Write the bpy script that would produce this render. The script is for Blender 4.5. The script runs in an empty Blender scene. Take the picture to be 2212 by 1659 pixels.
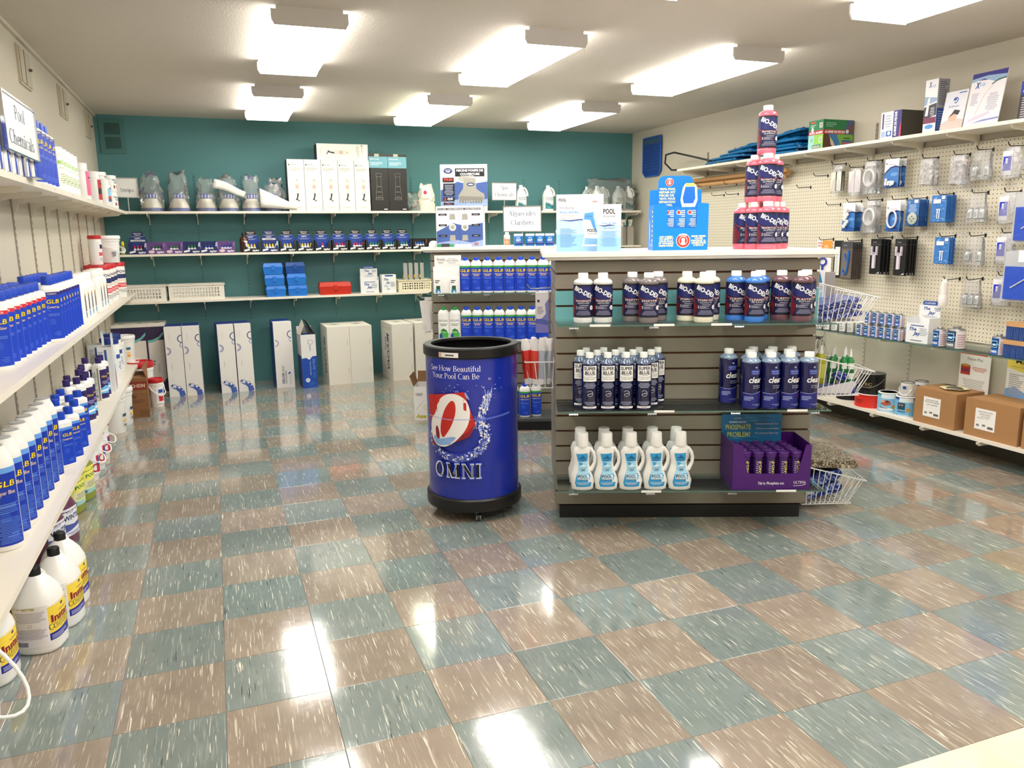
import bpy, math, random
from math import sin, cos, pi, radians as rad
from mathutils import Vector, Matrix
from mathutils.geometry import tessellate_polygon
random.seed(7)
SC = bpy.context.scene
COL = SC.collection
# ---------------- camera, world, exposure ----------------
cd = bpy.data.cameras.new('camera'); cam = bpy.data.objects.new('camera', cd); COL.objects.link(cam)
cd.sensor_width = 36.0; cd.lens = 27.495; cd.clip_start = .02
_r = Vector((0.93617471, -0.35131396, -0.01246604)); _u = Vector((0.07752906, 0.17174958, 0.98208519)); _f = Vector((0.3428792, 0.92036981, -0.18802466))
cam.matrix_world = Matrix(((_r.x, _u.x, -_f.x, .07395), (_r.y, _u.y, -_f.y, -2.88326), (_r.z, _u.z, -_f.z, 1.38529), (0, 0, 0, 1)))
SC.camera = cam
wd = bpy.data.worlds.new('world'); SC.world = wd; wd.use_nodes = True
wd.node_tree.nodes['Background'].inputs[0].default_value = (1, .98, .95, 1)
wd.node_tree.nodes['Background'].inputs[1].default_value = .35
SC.view_settings.view_transform = 'Standard'; SC.view_settings.look = 'None'
SC.view_settings.gamma = 1; SC.view_settings.use_curve_mapping = False
SC.view_settings.exposure = 0.62
LAMP = 9.0      # brightness of the fluorescent diffusers
SC.cycles.max_bounces = 8; SC.cycles.transparent_max_bounces = 24

# ---------------- materials ----------------
def lin(h):
    h = h.lstrip('#'); o = []
    for i in (0, 2, 4):
        c = int(h[i:i+2], 16) / 255
        o.append(c / 12.92 if c <= .04045 else ((c + .055) / 1.055) ** 2.4)
    return (*o, 1)
MC = {}
def mat(c, rough=.5, metal=0., emit=0., bump=0., bscale=80., var=0., name=None, trans=0., coat=0.):
    k = (c, rough, metal, emit, bump, bscale, var, trans, coat)
    if k in MC: return MC[k]
    m = bpy.data.materials.new(name or 'surface'); m.use_nodes = True; nt = m.node_tree; b = nt.nodes['Principled BSDF']
    b.inputs['Base Color'].default_value = lin(c); b.inputs['Roughness'].default_value = rough; b.inputs['Metallic'].default_value = metal
    if trans: b.inputs['Transmission Weight'].default_value = trans
    if coat: b.inputs['Coat Weight'].default_value = coat; b.inputs['Coat Roughness'].default_value = .08
    if emit: b.inputs['Emission Color'].default_value = lin(c); b.inputs['Emission Strength'].default_value = emit
    if bump or var:
        tc = nt.nodes.new('ShaderNodeTexCoord'); nz = nt.nodes.new('ShaderNodeTexNoise'); nz.inputs['Scale'].default_value = bscale; nz.inputs['Detail'].default_value = 4
        nt.links.new(tc.outputs['Object'], nz.inputs['Vector'])
        if bump:
            bp = nt.nodes.new('ShaderNodeBump'); bp.inputs['Strength'].default_value = bump; bp.inputs['Distance'].default_value = .004
            nt.links.new(nz.outputs['Fac'], bp.inputs['Height']); nt.links.new(bp.outputs['Normal'], b.inputs['Normal'])
        if var:
            mx = nt.nodes.new('ShaderNodeMix'); mx.data_type = 'RGBA'; L = lin(c)
            mx.inputs['A'].default_value = (*[x * (1 - var) for x in L[:3]], 1); mx.inputs['B'].default_value = (*[min(1, x * (1 + var)) for x in L[:3]], 1)
            nt.links.new(nz.outputs['Fac'], mx.inputs['Factor']); nt.links.new(mx.outputs['Result'], b.inputs['Base Color'])
    MC[k] = m; return m
def film(c='ffffff', clear=.7, gloss=.25, rough=.12, name='clear plastic'):
    """thin clear sheet: see-through share, mirror share, rest milky"""
    k = ('film', c, clear, gloss, rough)
    if k in MC: return MC[k]
    m = bpy.data.materials.new(name); m.use_nodes = True; nt = m.node_tree; nt.nodes.clear()
    o = nt.nodes.new('ShaderNodeOutputMaterial'); t = nt.nodes.new('ShaderNodeBsdfTransparent'); g = nt.nodes.new('ShaderNodeBsdfGlossy'); d = nt.nodes.new('ShaderNodeBsdfDiffuse')
    t.inputs[0].default_value = lin(c); d.inputs[0].default_value = lin(c); g.inputs['Roughness'].default_value = rough
    fr = nt.nodes.new('ShaderNodeLayerWeight'); fr.inputs['Blend'].default_value = gloss
    a = nt.nodes.new('ShaderNodeMixShader'); a.inputs[0].default_value = clear; b = nt.nodes.new('ShaderNodeMixShader')
    nt.links.new(d.outputs[0], a.inputs[1]); nt.links.new(t.outputs[0], a.inputs[2])
    nt.links.new(fr.outputs['Fresnel'], b.inputs[0]); nt.links.new(a.outputs[0], b.inputs[1]); nt.links.new(g.outputs[0], b.inputs[2]); nt.links.new(b.outputs[0], o.inputs[0])
    MC[k] = m; return m

# ---------------- mesh builder ----------------
class MB:
    def __init__(s): s.v = []; s.f = []; s.m = []; s.mats = []
    def mi(s, m):
        if isinstance(m, str): m = mat(m, .45)
        if m not in s.mats: s.mats.append(m)
        return s.mats.index(m)
    def add(s, vs, fs, m, M=None):
        n = len(s.v); s.v += [tuple(M @ Vector(p)) if M else tuple(p) for p in vs]; i = s.mi(m)
        for f in fs: s.f.append([n + j for j in f]); s.m.append(i)
    def box(s, x0, x1, y0, y1, z0, z1, m, M=None, tx=0, ty=0):
        """tx, ty: how much the top is wider (+) or narrower (-) on each side"""
        vs = [(x0, y0, z0), (x1, y0, z0), (x1, y1, z0), (x0, y1, z0), (x0-tx, y0-ty, z1), (x1+tx, y0-ty, z1), (x1+tx, y1+ty, z1), (x0-tx, y1+ty, z1)]
        s.add(vs, [(3, 2, 1, 0), (4, 5, 6, 7), (0, 1, 5, 4), (1, 2, 6, 5), (2, 3, 7, 6), (3, 0, 4, 7)], m, M); return s
    def lathe(s, prof, m, n=20, sx=1., sy=1., M=None, close=True):
        """prof [(r, z)]; m one material or one per segment"""
        k = len(prof); vs = []
        for r, z in prof:
            for i in range(n): a = 2*pi*i/n; vs.append((r*sx*cos(a), r*sy*sin(a), z))
        ms = m if isinstance(m, list) else [m]*(k-1); base = len(s.v)
        s.v += [tuple(M @ Vector(p)) if M else p for p in vs]
        for j in range(k-1):
            mi = s.mi(ms[j])
            for i in range(n):
                i2 = (i+1) % n; s.f.append([base+j*n+i, base+j*n+i2, base+(j+1)*n+i2, base+(j+1)*n+i]); s.m.append(mi)
        if close:
            if prof[0][0] > 1e-5: s.f.append([base+i for i in range(n)][::-1]); s.m.append(s.mi(ms[0]))
            if prof[-1][0] > 1e-5: s.f.append([base+(k-1)*n+i for i in range(n)]); s.m.append(s.mi(ms[-1]))
        return s
    def tube(s, pts, r, m, n=6, closed=False):
        P = [Vector(p) for p in pts]; k = len(P); base = len(s.v); mi = s.mi(m); up = None
        for i, p in enumerate(P):
            a = P[(i-1) % k] if (closed or i > 0) else p; b = P[(i+1) % k] if (closed or i < k-1) else p
            t = (b - a)
            t = t.normalized() if t.length > 1e-9 else Vector((0, 0, 1))
            if up is None: up = Vector((0, 0, 1)) if abs(t.z) < .9 else Vector((1, 0, 0))
            q = t.cross(up)
            if q.length < 1e-4: q = t.cross(Vector((1, .3, .2)))
            q.normalize(); w = q.cross(t).normalized(); up = w
            rr = r[i] if isinstance(r, (list, tuple)) else r
            for j in range(n): an = 2*pi*j/n; s.v.append(tuple(p + q*rr*cos(an) + w*rr*sin(an)))
        for i in range(k if closed else k-1):
            i2 = (i+1) % k
            for j in range(n):
                j2 = (j+1) % n; s.f.append([base+i*n+j, base+i*n+j2, base+i2*n+j2, base+i2*n+j]); s.m.append(mi)
        if not closed:
            s.f.append([base+j for j in range(n)]); s.m.append(mi); s.f.append([base+(k-1)*n+j for j in range(n)][::-1]); s.m.append(mi)
        return s
    def prism(s, poly, ax, a, b, m, M=None):
        """2D polygon extruded along axis ax (0 x: poly in yz, 1 y: poly in xz, 2 z: poly in xy)"""
        mk = {0: lambda p, t: (t, p[0], p[1]), 1: lambda p, t: (p[0], t, p[1]), 2: lambda p, t: (p[0], p[1], t)}[ax]
        n = len(poly); vs = [mk(p, a) for p in poly] + [mk(p, b) for p in poly]
        fs = [(i, (i+1) % n, n+(i+1) % n, n+i) for i in range(n)]
        for t in tessellate_polygon([[Vector((p[0], p[1], 0)) for p in poly]]): fs += [tuple(t), tuple(n+i for i in t)[::-1]]
        s.add(vs, fs, m, M); return s
    def build(s, name, parent=None, smooth=35, loc=None, rz=None, fix=True):
        me = bpy.data.meshes.new(name); me.from_pydata(s.v, [], s.f)
        for m in s.mats: me.materials.append(m)
        me.polygons.foreach_set('material_index', s.m)
        if smooth:
            me.polygons.foreach_set('use_smooth', [True]*len(s.f)); me.update()
            me.set_sharp_from_angle(angle=rad(smooth))
        me.update(); me.validate()
        o = bpy.data.objects.new(name, me); COL.objects.link(o)
        if parent: o.parent = parent
        if loc: o.location = loc
        if rz is not None: o.rotation_euler = (0, 0, rz)
        return o
def tag(o, label, cat, group=None, kind=None):
    if len(label.split()) > 16: print('LONG', label)
    o['label'] = label; o['category'] = cat
    if group: o['group'] = group
    if kind: o['kind'] = kind
    return o
def root(name, loc=(0, 0, 0), rz=0.):
    o = bpy.data.objects.new(name, None); o.empty_display_size = .05; COL.objects.link(o); o.location = loc; o.rotation_euler = (0, 0, rz); return o
KIDS = {}
def kids(o): return [c for c in bpy.data.objects if c.parent == o]
def dup(o, parent=None):
    c = o.copy(); COL.objects.link(c)
    if parent: c.parent = parent
    if o.name not in KIDS: KIDS[o.name] = [k.name for k in kids(o)]
    for k in KIDS[o.name]: dup(bpy.data.objects[k], c)
    return c
PROTO = {}
def put(key, fn, loc, rz, label, cat, group=None, tilt=None):
    """first use of a key builds the thing, later uses copy it with its parts"""
    if key not in PROTO: o = fn(); PROTO[key] = o.name
    else: o = dup(bpy.data.objects[PROTO[key]])
    o.location = loc; o.rotation_euler = (tilt[0] if tilt else 0, tilt[1] if tilt else 0, rz)
    for q in ('label', 'category', 'group'):
        if q in o: del o[q]
    return tag(o, label, cat, group)
ORD = ['first', 'second', 'third', 'fourth', 'fifth', 'sixth', 'seventh', 'eighth', 'ninth', 'tenth', 'eleventh', 'twelfth', 'thirteenth', 'fourteenth', 'fifteenth', 'sixteenth', 'seventeenth', 'eighteenth']

# ---------------- flat print: 2D art wrapped on a surface ----------------
TC = {}
def glyphs(txt, off=0., shear=0.):
    k = (txt, off, shear)
    if k in TC: return TC[k]
    cu = bpy.data.curves.new('t', 'FONT'); cu.body = txt; cu.size = 1; cu.resolution_u = 2; cu.offset = off; cu.shear = shear
    ob = bpy.data.objects.new('t', cu); me = bpy.data.meshes.new_from_object(ob)
    V = [(v.co.x, v.co.y) for v in me.vertices]; P = [[V[i] for i in p.vertices] for p in me.polygons]
    bpy.data.objects.remove(ob); bpy.data.curves.remove(cu); bpy.data.meshes.remove(me)
    if V: x0 = min(v[0] for v in V); x1 = max(v[0] for v in V); y0 = min(v[1] for v in V); y1 = max(v[1] for v in V)
    else: x0 = x1 = y0 = y1 = 0
    TC[k] = (P, x0, x1, y0, y1); return TC[k]
def band(cx, cy, rx, ry, a0, a1, T, t):
    n = max(3, int(abs(a1-a0)/18)); o = []
    for i in range(n):
        a = rad(a0+(a1-a0)*i/n); b = rad(a0+(a1-a0)*(i+1)/n)
        o.append([(cx+rx*cos(a), cy+ry*sin(a)), (cx+rx*cos(b), cy+ry*sin(b)), (cx+(rx-T)*cos(b), cy+(ry-t)*sin(b)), (cx+(rx-T)*cos(a), cy+(ry-t)*sin(a))])
    return o
SG = {  # a plain high-contrast roman face: V stem, v thin stem, E bowl, H hairline, D slanted stroke, d thin slanted, o dot
'a': (.42, 'E .19 .13 .16 .14 0 360;V .31 .03 .3 0;E .19 .3 .15 .15 0 160;H .3 .42 0'), 'b': (.48, 'V .1 0 .68 2;E .25 .22 .2 .23 -180 180'),
'c': (.42, 'E .23 .22 .2 .23 50 310'), 'd': (.48, 'V .37 0 .68 3;E .22 .22 .19 .23 0 360'), 'e': (.42, 'E .23 .22 .2 .23 0 315;H .06 .4 .23'),
'f': (.3, 'V .13 0 .55 1;E .25 .54 .15 .14 60 180;H .03 .28 .42'), 'g': (.46, 'E .21 .28 .17 .17 0 360;E .22 -.06 .2 .13 0 360;H .3 .44 .43'),
'h': (.52, 'V .1 0 .68 3;E .25 .27 .19 .18 0 180;V .4 0 .27 1'), 'i': (.24, 'V .12 0 .45 3;o .11 .61 .055'), 'l': (.24, 'V .12 0 .68 3'),
'm': (.78, 'V .1 0 .45 3;E .25 .27 .18 .18 0 180;V .39 0 .27 1;E .53 .27 .18 .18 0 180;V .67 0 .27 1'), 'n': (.52, 'V .1 0 .45 3;E .25 .27 .19 .18 0 180;V .4 0 .27 1'),
'o': (.47, 'E .23 .22 .21 .23 0 360'), 'p': (.48, 'V .1 -.2 .45 3;E .26 .22 .2 .23 -180 180'), 'r': (.34, 'V .1 0 .45 3;E .26 .27 .18 .18 50 170'),
's': (.36, 'E .18 .335 .13 .115 20 270;E .18 .115 .14 .125 -160 90'), 't': (.28, 'V .12 .08 .56 0;H .02 .25 .42;E .2 .12 .12 .12 180 310'),
'u': (.52, 'V .1 .14 .45 2;E .25 .16 .19 .16 180 360;V .4 0 .45 3'), 'w': (.66, 'D .07 .45 .21 0;d .21 0 .33 .45;D .33 .45 .47 0;d .47 0 .59 .45;H 0 .14 .43;H .52 .66 .43'),
'y': (.46, 'D .07 .45 .24 0;d .12 -.2 .39 .45;H 0 .14 .43;H .32 .46 .43'), 'A': (.66, 'd .08 0 .33 .66;D .33 .66 .57 0;H .17 .47 .2;H 0 .16 0;H .46 .66 0'),
'B': (.58, 'V .14 0 .66 3;E .26 .49 .22 .17 -90 90;E .28 .17 .26 .18 -90 90;H .1 .28 .635;H .1 .28 .33;H .1 .28 0'), 'C': (.62, 'E .34 .33 .3 .35 45 315'),
'P': (.54, 'V .14 0 .66 3;E .26 .48 .23 .18 -90 90;H .08 .28 .635;H .08 .28 .3'), 'S': (.48, 'E .24 .49 .18 .17 20 270;E .24 .17 .2 .19 -160 90'),
'H': (.7, 'V .13 0 .66 3;V .57 0 .66 3;H .13 .57 .32'), 'Y': (.62, 'D .07 .66 .31 .3;d .31 .3 .55 .66;V .31 0 .3 1;H 0 .16 .635;H .46 .62 .635'),
'O': (.7, 'E .34 .33 .32 .35 0 360'), 'M': (.86, 'v .12 0 .66 3;D .13 .66 .42 .02;d .42 0 .7 .66;V .7 0 .66 3'), 'N': (.74, 'v .12 0 .66 3;D .12 .66 .6 0;v .62 0 .66 3'), 'I': (.3, 'V .15 0 .66 3'), ' ': (.24, '')}
def serif(txt, T=.08, t=.03):
    P = []; x = 0
    for ch in txt:
        ad, ops = SG[ch]; ad += (T-.08)*.9
        for op in [o for o in ops.split(';') if o]:
            k, *a = op.split(); a = [float(q) for q in a]
            if k in 'Vv':
                w = T if k == 'V' else t+.01; P.append([(x+a[0]-w/2, a[1]), (x+a[0]+w/2, a[1]), (x+a[0]+w/2, a[2]), (x+a[0]-w/2, a[2])]); f = int(a[3]); q = w/2+.06
                if f & 1: P.append([(x+a[0]-q, a[1]), (x+a[0]+q, a[1]), (x+a[0]+q, a[1]+t), (x+a[0]-q, a[1]+t)])
                if f & 2: P.append([(x+a[0]-q, a[2]-t), (x+a[0]+(q if a[2] > .6 and ch.isupper() else 0), a[2]-t), (x+a[0]+(q if a[2] > .6 and ch.isupper() else 0), a[2]), (x+a[0]-q, a[2])])
            elif k == 'E': P += band(x+a[0], a[1], a[2]+(T-.08)/2, a[3], a[4], a[5], T, t)
            elif k == 'H': P.append([(x+a[0], a[2]), (x+a[1], a[2]), (x+a[1], a[2]+t), (x+a[0], a[2]+t)])
            elif k in 'Dd': w = (T if k == 'D' else t+.01)*1.15/2; P.append([(x+a[0]-w, a[1]), (x+a[0]+w, a[1]), (x+a[2]+w, a[3]), (x+a[2]-w, a[3])])
            elif k == 'o': P.append([(x+a[0]+a[2]*cos(j*pi/4), a[1]+a[2]*sin(j*pi/4)) for j in range(8)])
        x += ad
    return P, 0, x, 0, .66
def clip(poly, x, keep_right):
    o = []; n = len(poly)
    for i in range(n):
        a, b = poly[i], poly[(i+1) % n]; ia = (a[0] >= x) == keep_right or a[0] == x; ib = (b[0] >= x) == keep_right or b[0] == x
        if ia: o.append(a)
        if ia != ib: t = (x-a[0])/(b[0]-a[0]); o.append((x, a[1]+t*(b[1]-a[1])))
    return o
class D:
    def __init__(s): s.L = []
    def rect(s, x0, y0, x1, y1, c): s.L.append(([[(x0, y0), (x1, y0), (x1, y1), (x0, y1)]], c)); return s
    def poly(s, pts, c):
        P = [[pts[i] for i in t] for t in tessellate_polygon([[Vector((p[0], p[1], 0)) for p in pts]])] if len(pts) > 3 else [pts]
        s.L.append((P, c)); return s
    def circ(s, x, y, r, c, ry=None, n=16, rot=0):
        ry = ry or r; cr, sr = cos(rot), sin(rot); s.L.append(([[(x+r*cos(2*pi*i/n)*cr-ry*sin(2*pi*i/n)*sr, y+r*cos(2*pi*i/n)*sr+ry*sin(2*pi*i/n)*cr) for i in range(n)]], c)); return s
    def ring(s, x, y, r, w, c, a0=0, a1=360, ry=None): s.L.append((band(x, y, r, ry or r, a0, a1, w, w), c)); return s
    def stroke(s, pts, w, c):
        P = []
        for i in range(len(pts)-1):
            a, b = Vector(pts[i]), Vector(pts[i+1]); d = b-a
            if d.length < 1e-9: continue
            n = Vector((-d.y, d.x)).normalized(); w0 = w[i]/2 if isinstance(w, list) else w/2; w1 = w[i+1]/2 if isinstance(w, list) else w/2
            P.append([tuple(a-n*w0), tuple(b-n*w1), tuple(b+n*w1), tuple(a+n*w0)])
        s.L.append((P, c)); return s
    def text(s, txt, x, y, h, c, al='C', w=None, rot=0., off=.0, shear=0., face=None, T=.08, t=.03, fit=1):
        """h: height of the capitals; w: width to fit into"""
        P, x0, x1, y0, y1 = serif(txt, T, t) if face == 'serif' else glyphs(txt, off, shear)
        k = h/(.66 if face == 'serif' else .7); kx = k
        if w: kx = w/max(1e-6, x1-x0) if fit else min(k, w/max(1e-6, x1-x0))
        W = (x1-x0)*kx; ox = {'C': -W/2, 'L': 0, 'R': -W}[al]; cr, sr = cos(rot), sin(rot)
        s.L.append(([[(x+(ox+(p[0]-x0)*kx)*cr-p[1]*k*sr, y+(ox+(p[0]-x0)*kx)*sr+p[1]*k*cr) for p in q] for q in P], c)); return s
    def lines(s, x0, y0, x1, y1, n, c, al='C', fill=.45, seed=1):
        rn = random.Random(seed); P = []; p = (y1-y0)/n
        for i in range(n):
            w = (x1-x0)*rn.uniform(.6, 1); a = {'C': (x0+x1)/2-w/2, 'L': x0, 'R': x1-w}[al]; yy = y0+p*i
            P.append([(a, yy), (a+w, yy), (a+w, yy+p*fill), (a, yy+p*fill)])
        s.L.append((P, c)); return s
    def bars(s, x0, y0, x1, y1, c='222222', seed=3):
        rn = random.Random(seed); x = x0; P = []
        while x < x1: w = rn.choice((.03, .05, .08))*(x1-x0)*.6; P.append([(x, y0), (min(x+w, x1), y0), (min(x+w, x1), y1), (x, y1)]); x += w + rn.choice((.03, .05))*(x1-x0)*.8
        s.L.append((P, c)); return s
    def sub(s, d, dx, dy, k=1.):
        for P, c in d.L: s.L.append(([[(p[0]*k+dx, p[1]*k+dy) for p in q] for q in P], c))
        return s
    def wrap(s, mb, fn, strip=None, h0=.0006, dh=.0001, clipx=None):
        for li, (P, c) in enumerate(s.L):
            h = h0+li*dh; i = mb.mi(c)
            for q in P:
                for lo, hi in ([clipx] if clipx else [(-9, 9)]):
                    if clipx: q = clip(q, lo, True); q = clip(q, hi, False) if len(q) > 2 else q
                if len(q) < 3: continue
                if strip:
                    a = min(p[0] for p in q); b = max(p[0] for p in q); k0 = math.floor(a/strip); k1 = math.floor(b/strip-1e-9)
                    parts = []
                    for k in range(k0, k1+1):
                        g = q
                        if k > k0: g = clip(g, k*strip, True)
                        if k < k1 and len(g) > 2: g = clip(g, (k+1)*strip, False)
                        if len(g) > 2: parts.append(g)
                else: parts = [q]
                for g in parts:
                    base = len(mb.v); mb.v += [fn(p[0], p[1], h) for p in g]; mb.f.append(list(range(base, base+len(g)))); mb.m.append(i)
def smooth(P, n=4):
    o = []; k = len(P)
    for i in range(k):
        a, b, c, e = P[(i-1) % k], P[i], P[(i+1) % k], P[(i+2) % k]
        for j in range(n):
            t = j/n; o.append(tuple(.5*(2*b[q]+(c[q]-a[q])*t+(2*a[q]-5*b[q]+4*c[q]-e[q])*t*t+(3*b[q]-a[q]-3*c[q]+e[q])*t**3) for q in (0, 1)))
    return o
def on_cyl(rx, ry, z0=0., a0=-pi/2):
    """front of the thing is -y; u runs to the right seen from the front"""
    r = (rx+ry)/2
    def fn(u, v, h):
        a = a0+u/r; return ((rx+h)*cos(a), (ry+h)*sin(a), z0+v)
    return fn
def face(o, ux, uy=(0, 0, 1)):
    o, ux, uy = Vector(o), Vector(ux), Vector(uy); n = ux.cross(uy)
    return lambda u, v, h: tuple(o+ux*u+uy*v+n*h)
# ---------------- room ----------------
XL, XR, YB, YF, ZC, T = -.83, 4.5, 5.08, -4.6, 2.46, .3048
def tile_mat(base, base2, light, dark, dk):
    m = bpy.data.materials.new('vinyl tile'); m.use_nodes = True; nt = m.node_tree; b = nt.nodes['Principled BSDF']; N = nt.nodes.new; L = nt.links.new
    tc = N('ShaderNodeTexCoord'); oi = N('ShaderNodeObjectInfo'); mul = N('ShaderNodeVectorMath'); mul.operation = 'MULTIPLY_ADD'
    cmb = N('ShaderNodeCombineXYZ'); L(oi.outputs['Random'], cmb.inputs[0]); L(oi.outputs['Random'], cmb.inputs[1]); L(oi.outputs['Random'], cmb.inputs[2])
    L(cmb.outputs[0], mul.inputs[0]); mul.inputs[1].default_value = (37, 53, 71); L(tc.outputs['Object'], mul.inputs[2])
    def nz(scl, det, off=0, rough=.55):
        mp = N('ShaderNodeMapping'); mp.inputs['Scale'].default_value = scl; mp.inputs['Location'].default_value = (off, off*.7, 0); L(mul.outputs[0], mp.inputs[0])
        t = N('ShaderNodeTexNoise'); t.inputs['Scale'].default_value = 1; t.inputs['Detail'].default_value = det; t.inputs['Roughness'].default_value = rough; t.inputs['Distortion'].default_value = .25; L(mp.outputs[0], t.inputs['Vector']); return t.outputs['Fac']
    def ramp(src, a, c):
        r = N('ShaderNodeMapRange'); r.inputs['From Min'].default_value = a; r.inputs['From Max'].default_value = c; L(src, r.inputs['Value']); return r.outputs[0]
    def mix(f, a, c):
        x = N('ShaderNodeMix'); x.data_type = 'RGBA'; L(f, x.inputs['Factor'])
        for k, q in (('A', a), ('B', c)):
            if isinstance(q, str): x.inputs[k].default_value = lin(q)
            else: L(q, x.inputs[k])
        return x.outputs['Result']
    c = mix(ramp(nz((14, 9, 1), 5), .35, .68), base, base2)
    c = mix(ramp(nz((150, 8, 1), 3, 9), .56, .85), c, light)
    c = mix(ramp(nz((120, 6, 1), 2, 3, .4), .665, .70), c, light)
    c = mix(ramp(nz((260, 10, 1), 2, 17, .4), .675, .71), c, 'F2EDDC')
    c = mix(ramp(nz((190, 9, 1), 2, 31, .4), dk, dk+.06), c, dark)
    hsv = N('ShaderNodeHueSaturation'); r = N('ShaderNodeMapRange'); r.inputs['To Min'].default_value = .90; r.inputs['To Max'].default_value = 1.08; L(oi.outputs['Random'], r.inputs['Value']); L(r.outputs[0], hsv.inputs['Value']); L(c, hsv.inputs['Color'])
    L(hsv.outputs[0], b.inputs['Base Color'])
    rr = N('ShaderNodeMapRange'); rr.inputs['To Min'].default_value = .05; rr.inputs['To Max'].default_value = .15; L(nz((8, 7, 1), 4, 50), rr.inputs['Value']); L(rr.outputs[0], b.inputs['Roughness'])
    bp = N('ShaderNodeBump'); bp.inputs['Strength'].default_value = .14; bp.inputs['Distance'].default_value = .002; L(nz((22, 18, 1), 3, 70), bp.inputs['Height']); L(bp.outputs[0], b.inputs['Normal'])
    b.inputs['Coat Weight'].default_value = .55; b.inputs['Coat Roughness'].default_value = .085; b.inputs['Coat IOR'].default_value = 1.5
    return m
M_BEI = tile_mat('94877A', 'A09384', 'CBC2B0', '6E655A', .74); M_GRE = tile_mat('7C8885', '85918E', 'ACB2AB', '4A5356', .68)
M_CRM = tile_mat('F2E6CC', 'F6ECD6', 'FFF6E2', 'E0CDA8', .72)
fl = MB().box(XL-.1, XR+.1, YF-.1, YB+.1, -.08, -.004, mat('4A4A45', .8)).build('floor', smooth=0); tag(fl, 'floor of checkered beige and grey-green vinyl tiles', 'floor', kind='structure')
def tile_mesh(m, w=T, d=T):
    b = MB(); g = .0004; c = .0009
    b.add([(g, g, -.003), (w-g, g, -.003), (w-g, d-g, -.003), (g, d-g, -.003), (g, g, -c*.5), (w-g, g, -c*.5), (w-g, d-g, -c*.5), (g, d-g, -c*.5), (g+c, g+c, 0), (w-g-c, g+c, 0), (w-g-c, d-g-c, 0), (g+c, d-g-c, 0)],
          [(0, 1, 5, 4), (1, 2, 6, 5), (2, 3, 7, 6), (3, 0, 4, 7), (4, 5, 9, 8), (5, 6, 10, 9), (6, 7, 11, 10), (7, 4, 8, 11), (8, 9, 10, 11)], m); return b
rt = random.Random(3); TM = {}; cells = []
for i in range(-3, 15):
    for j in range(-15, 17):
        x0, x1, y0, y1 = max(XL, i*T), min(XR, (i+1)*T), max(YF, j*T), min(YB, (j+1)*T)
        if x1-x0 < .02 or y1-y0 < .02: continue
        dx, dy = (x0+x1)/2-.074, (y0+y1)/2+2.883; dep = dx*.343+dy*.92; lat = dx*.936-dy*.351
        vis = dep > 1.0 and abs(lat) < dep*.72+.25
        cells.append((0 if vis else 1, dep, i, j, x0, x1, y0, y1))
cells.sort(); rest = {}
for n, (nv, dep, i, j, x0, x1, y0, y1) in enumerate(cells):
    m = M_CRM if j < -5 else (M_BEI if (i+j) % 2 else M_GRE); w, d = round(x1-x0, 4), round(y1-y0, 4); k = (m.name, w, d)
    if n < 300 and not nv:
        if k not in TM: o = tile_mesh(m, w, d).build('tile', fl, smooth=0); TM[k] = o
        else: o = TM[k].copy(); COL.objects.link(o)
        o.location = (x0, y0, rt.uniform(-.0002, .0001)); o.rotation_euler = (rt.uniform(-.0009, .0009), rt.uniform(-.0009, .0009), 0)
    else: rest.setdefault(m.name, []).append((m, x0, y0, w, d))
b = MB()
for k in rest:
    for m, x0, y0, w, d in rest[k]: tb = tile_mesh(m, w, d); b.add(tb.v, tb.f, m, Matrix.Translation((x0, y0, 0)))
o = b.build('tile_field', fl, smooth=0); o['kind'] = 'stuff'
M_WALL = mat('C8C1B0', .75, bump=.25, bscale=160, name='cream wall paint'); M_TEAL = mat('51878A', .6, bump=.2, bscale=160, name='teal wall paint'); M_CEIL = mat('D2CABE', .85, bump=.9, bscale=140, name='stippled ceiling')
def struct(b, name, label, smooth=0, parent=None):
    o = b.build(name, parent, smooth=smooth)
    if not parent: tag(o, label, name.split('_')[0], kind='structure')
    return o
wb = struct(MB().box(XL-.1, XR+.1, YB, YB+.1, 0, ZC, M_TEAL), 'wall_back', 'teal painted back wall behind the white shelves')
wl = struct(MB().box(XL-.1, XL, YF, YB, 0, ZC, M_WALL), 'wall_left', 'cream painted left wall above the stocked shelves')
wr = struct(MB().box(XR, XR+.1, YF, YB, 0, ZC, M_WALL), 'wall_right', 'cream painted right wall behind the pegboard')
wf = struct(MB().box(XL-.1, XR+.1, YF-.1, YF, 0, ZC, M_WALL), 'wall_front', 'cream painted wall at the near end of the shop')
ce = struct(MB().box(XL-.1, XR+.1, YF-.1, YB+.1, ZC, ZC+.1, M_CEIL), 'ceiling', 'off-white stippled ceiling with fluorescent lamps')
struct(MB().box(XL, XR, YB-.012, YB, 0, .12, M_TEAL), 'baseboard_back', 'teal baseboard under the back wall')
struct(MB().box(XR-.03, XR, YF, YB-.012, 0, .10, mat('5A554B', .7)), 'baseboard_right', 'dark baseboard under the right wall')
struct(MB().box(XL, XL+.012, YF, YB-.012, 0, .10, mat('B9B09C', .7)), 'baseboard_left', 'cream baseboard under the left wall')
struct(MB().box(XL, XL+.02, YF, YB, ZC-.02, ZC, M_WALL), 'trim_1', 'thin cream trim strip where left wall meets ceiling')
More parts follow.
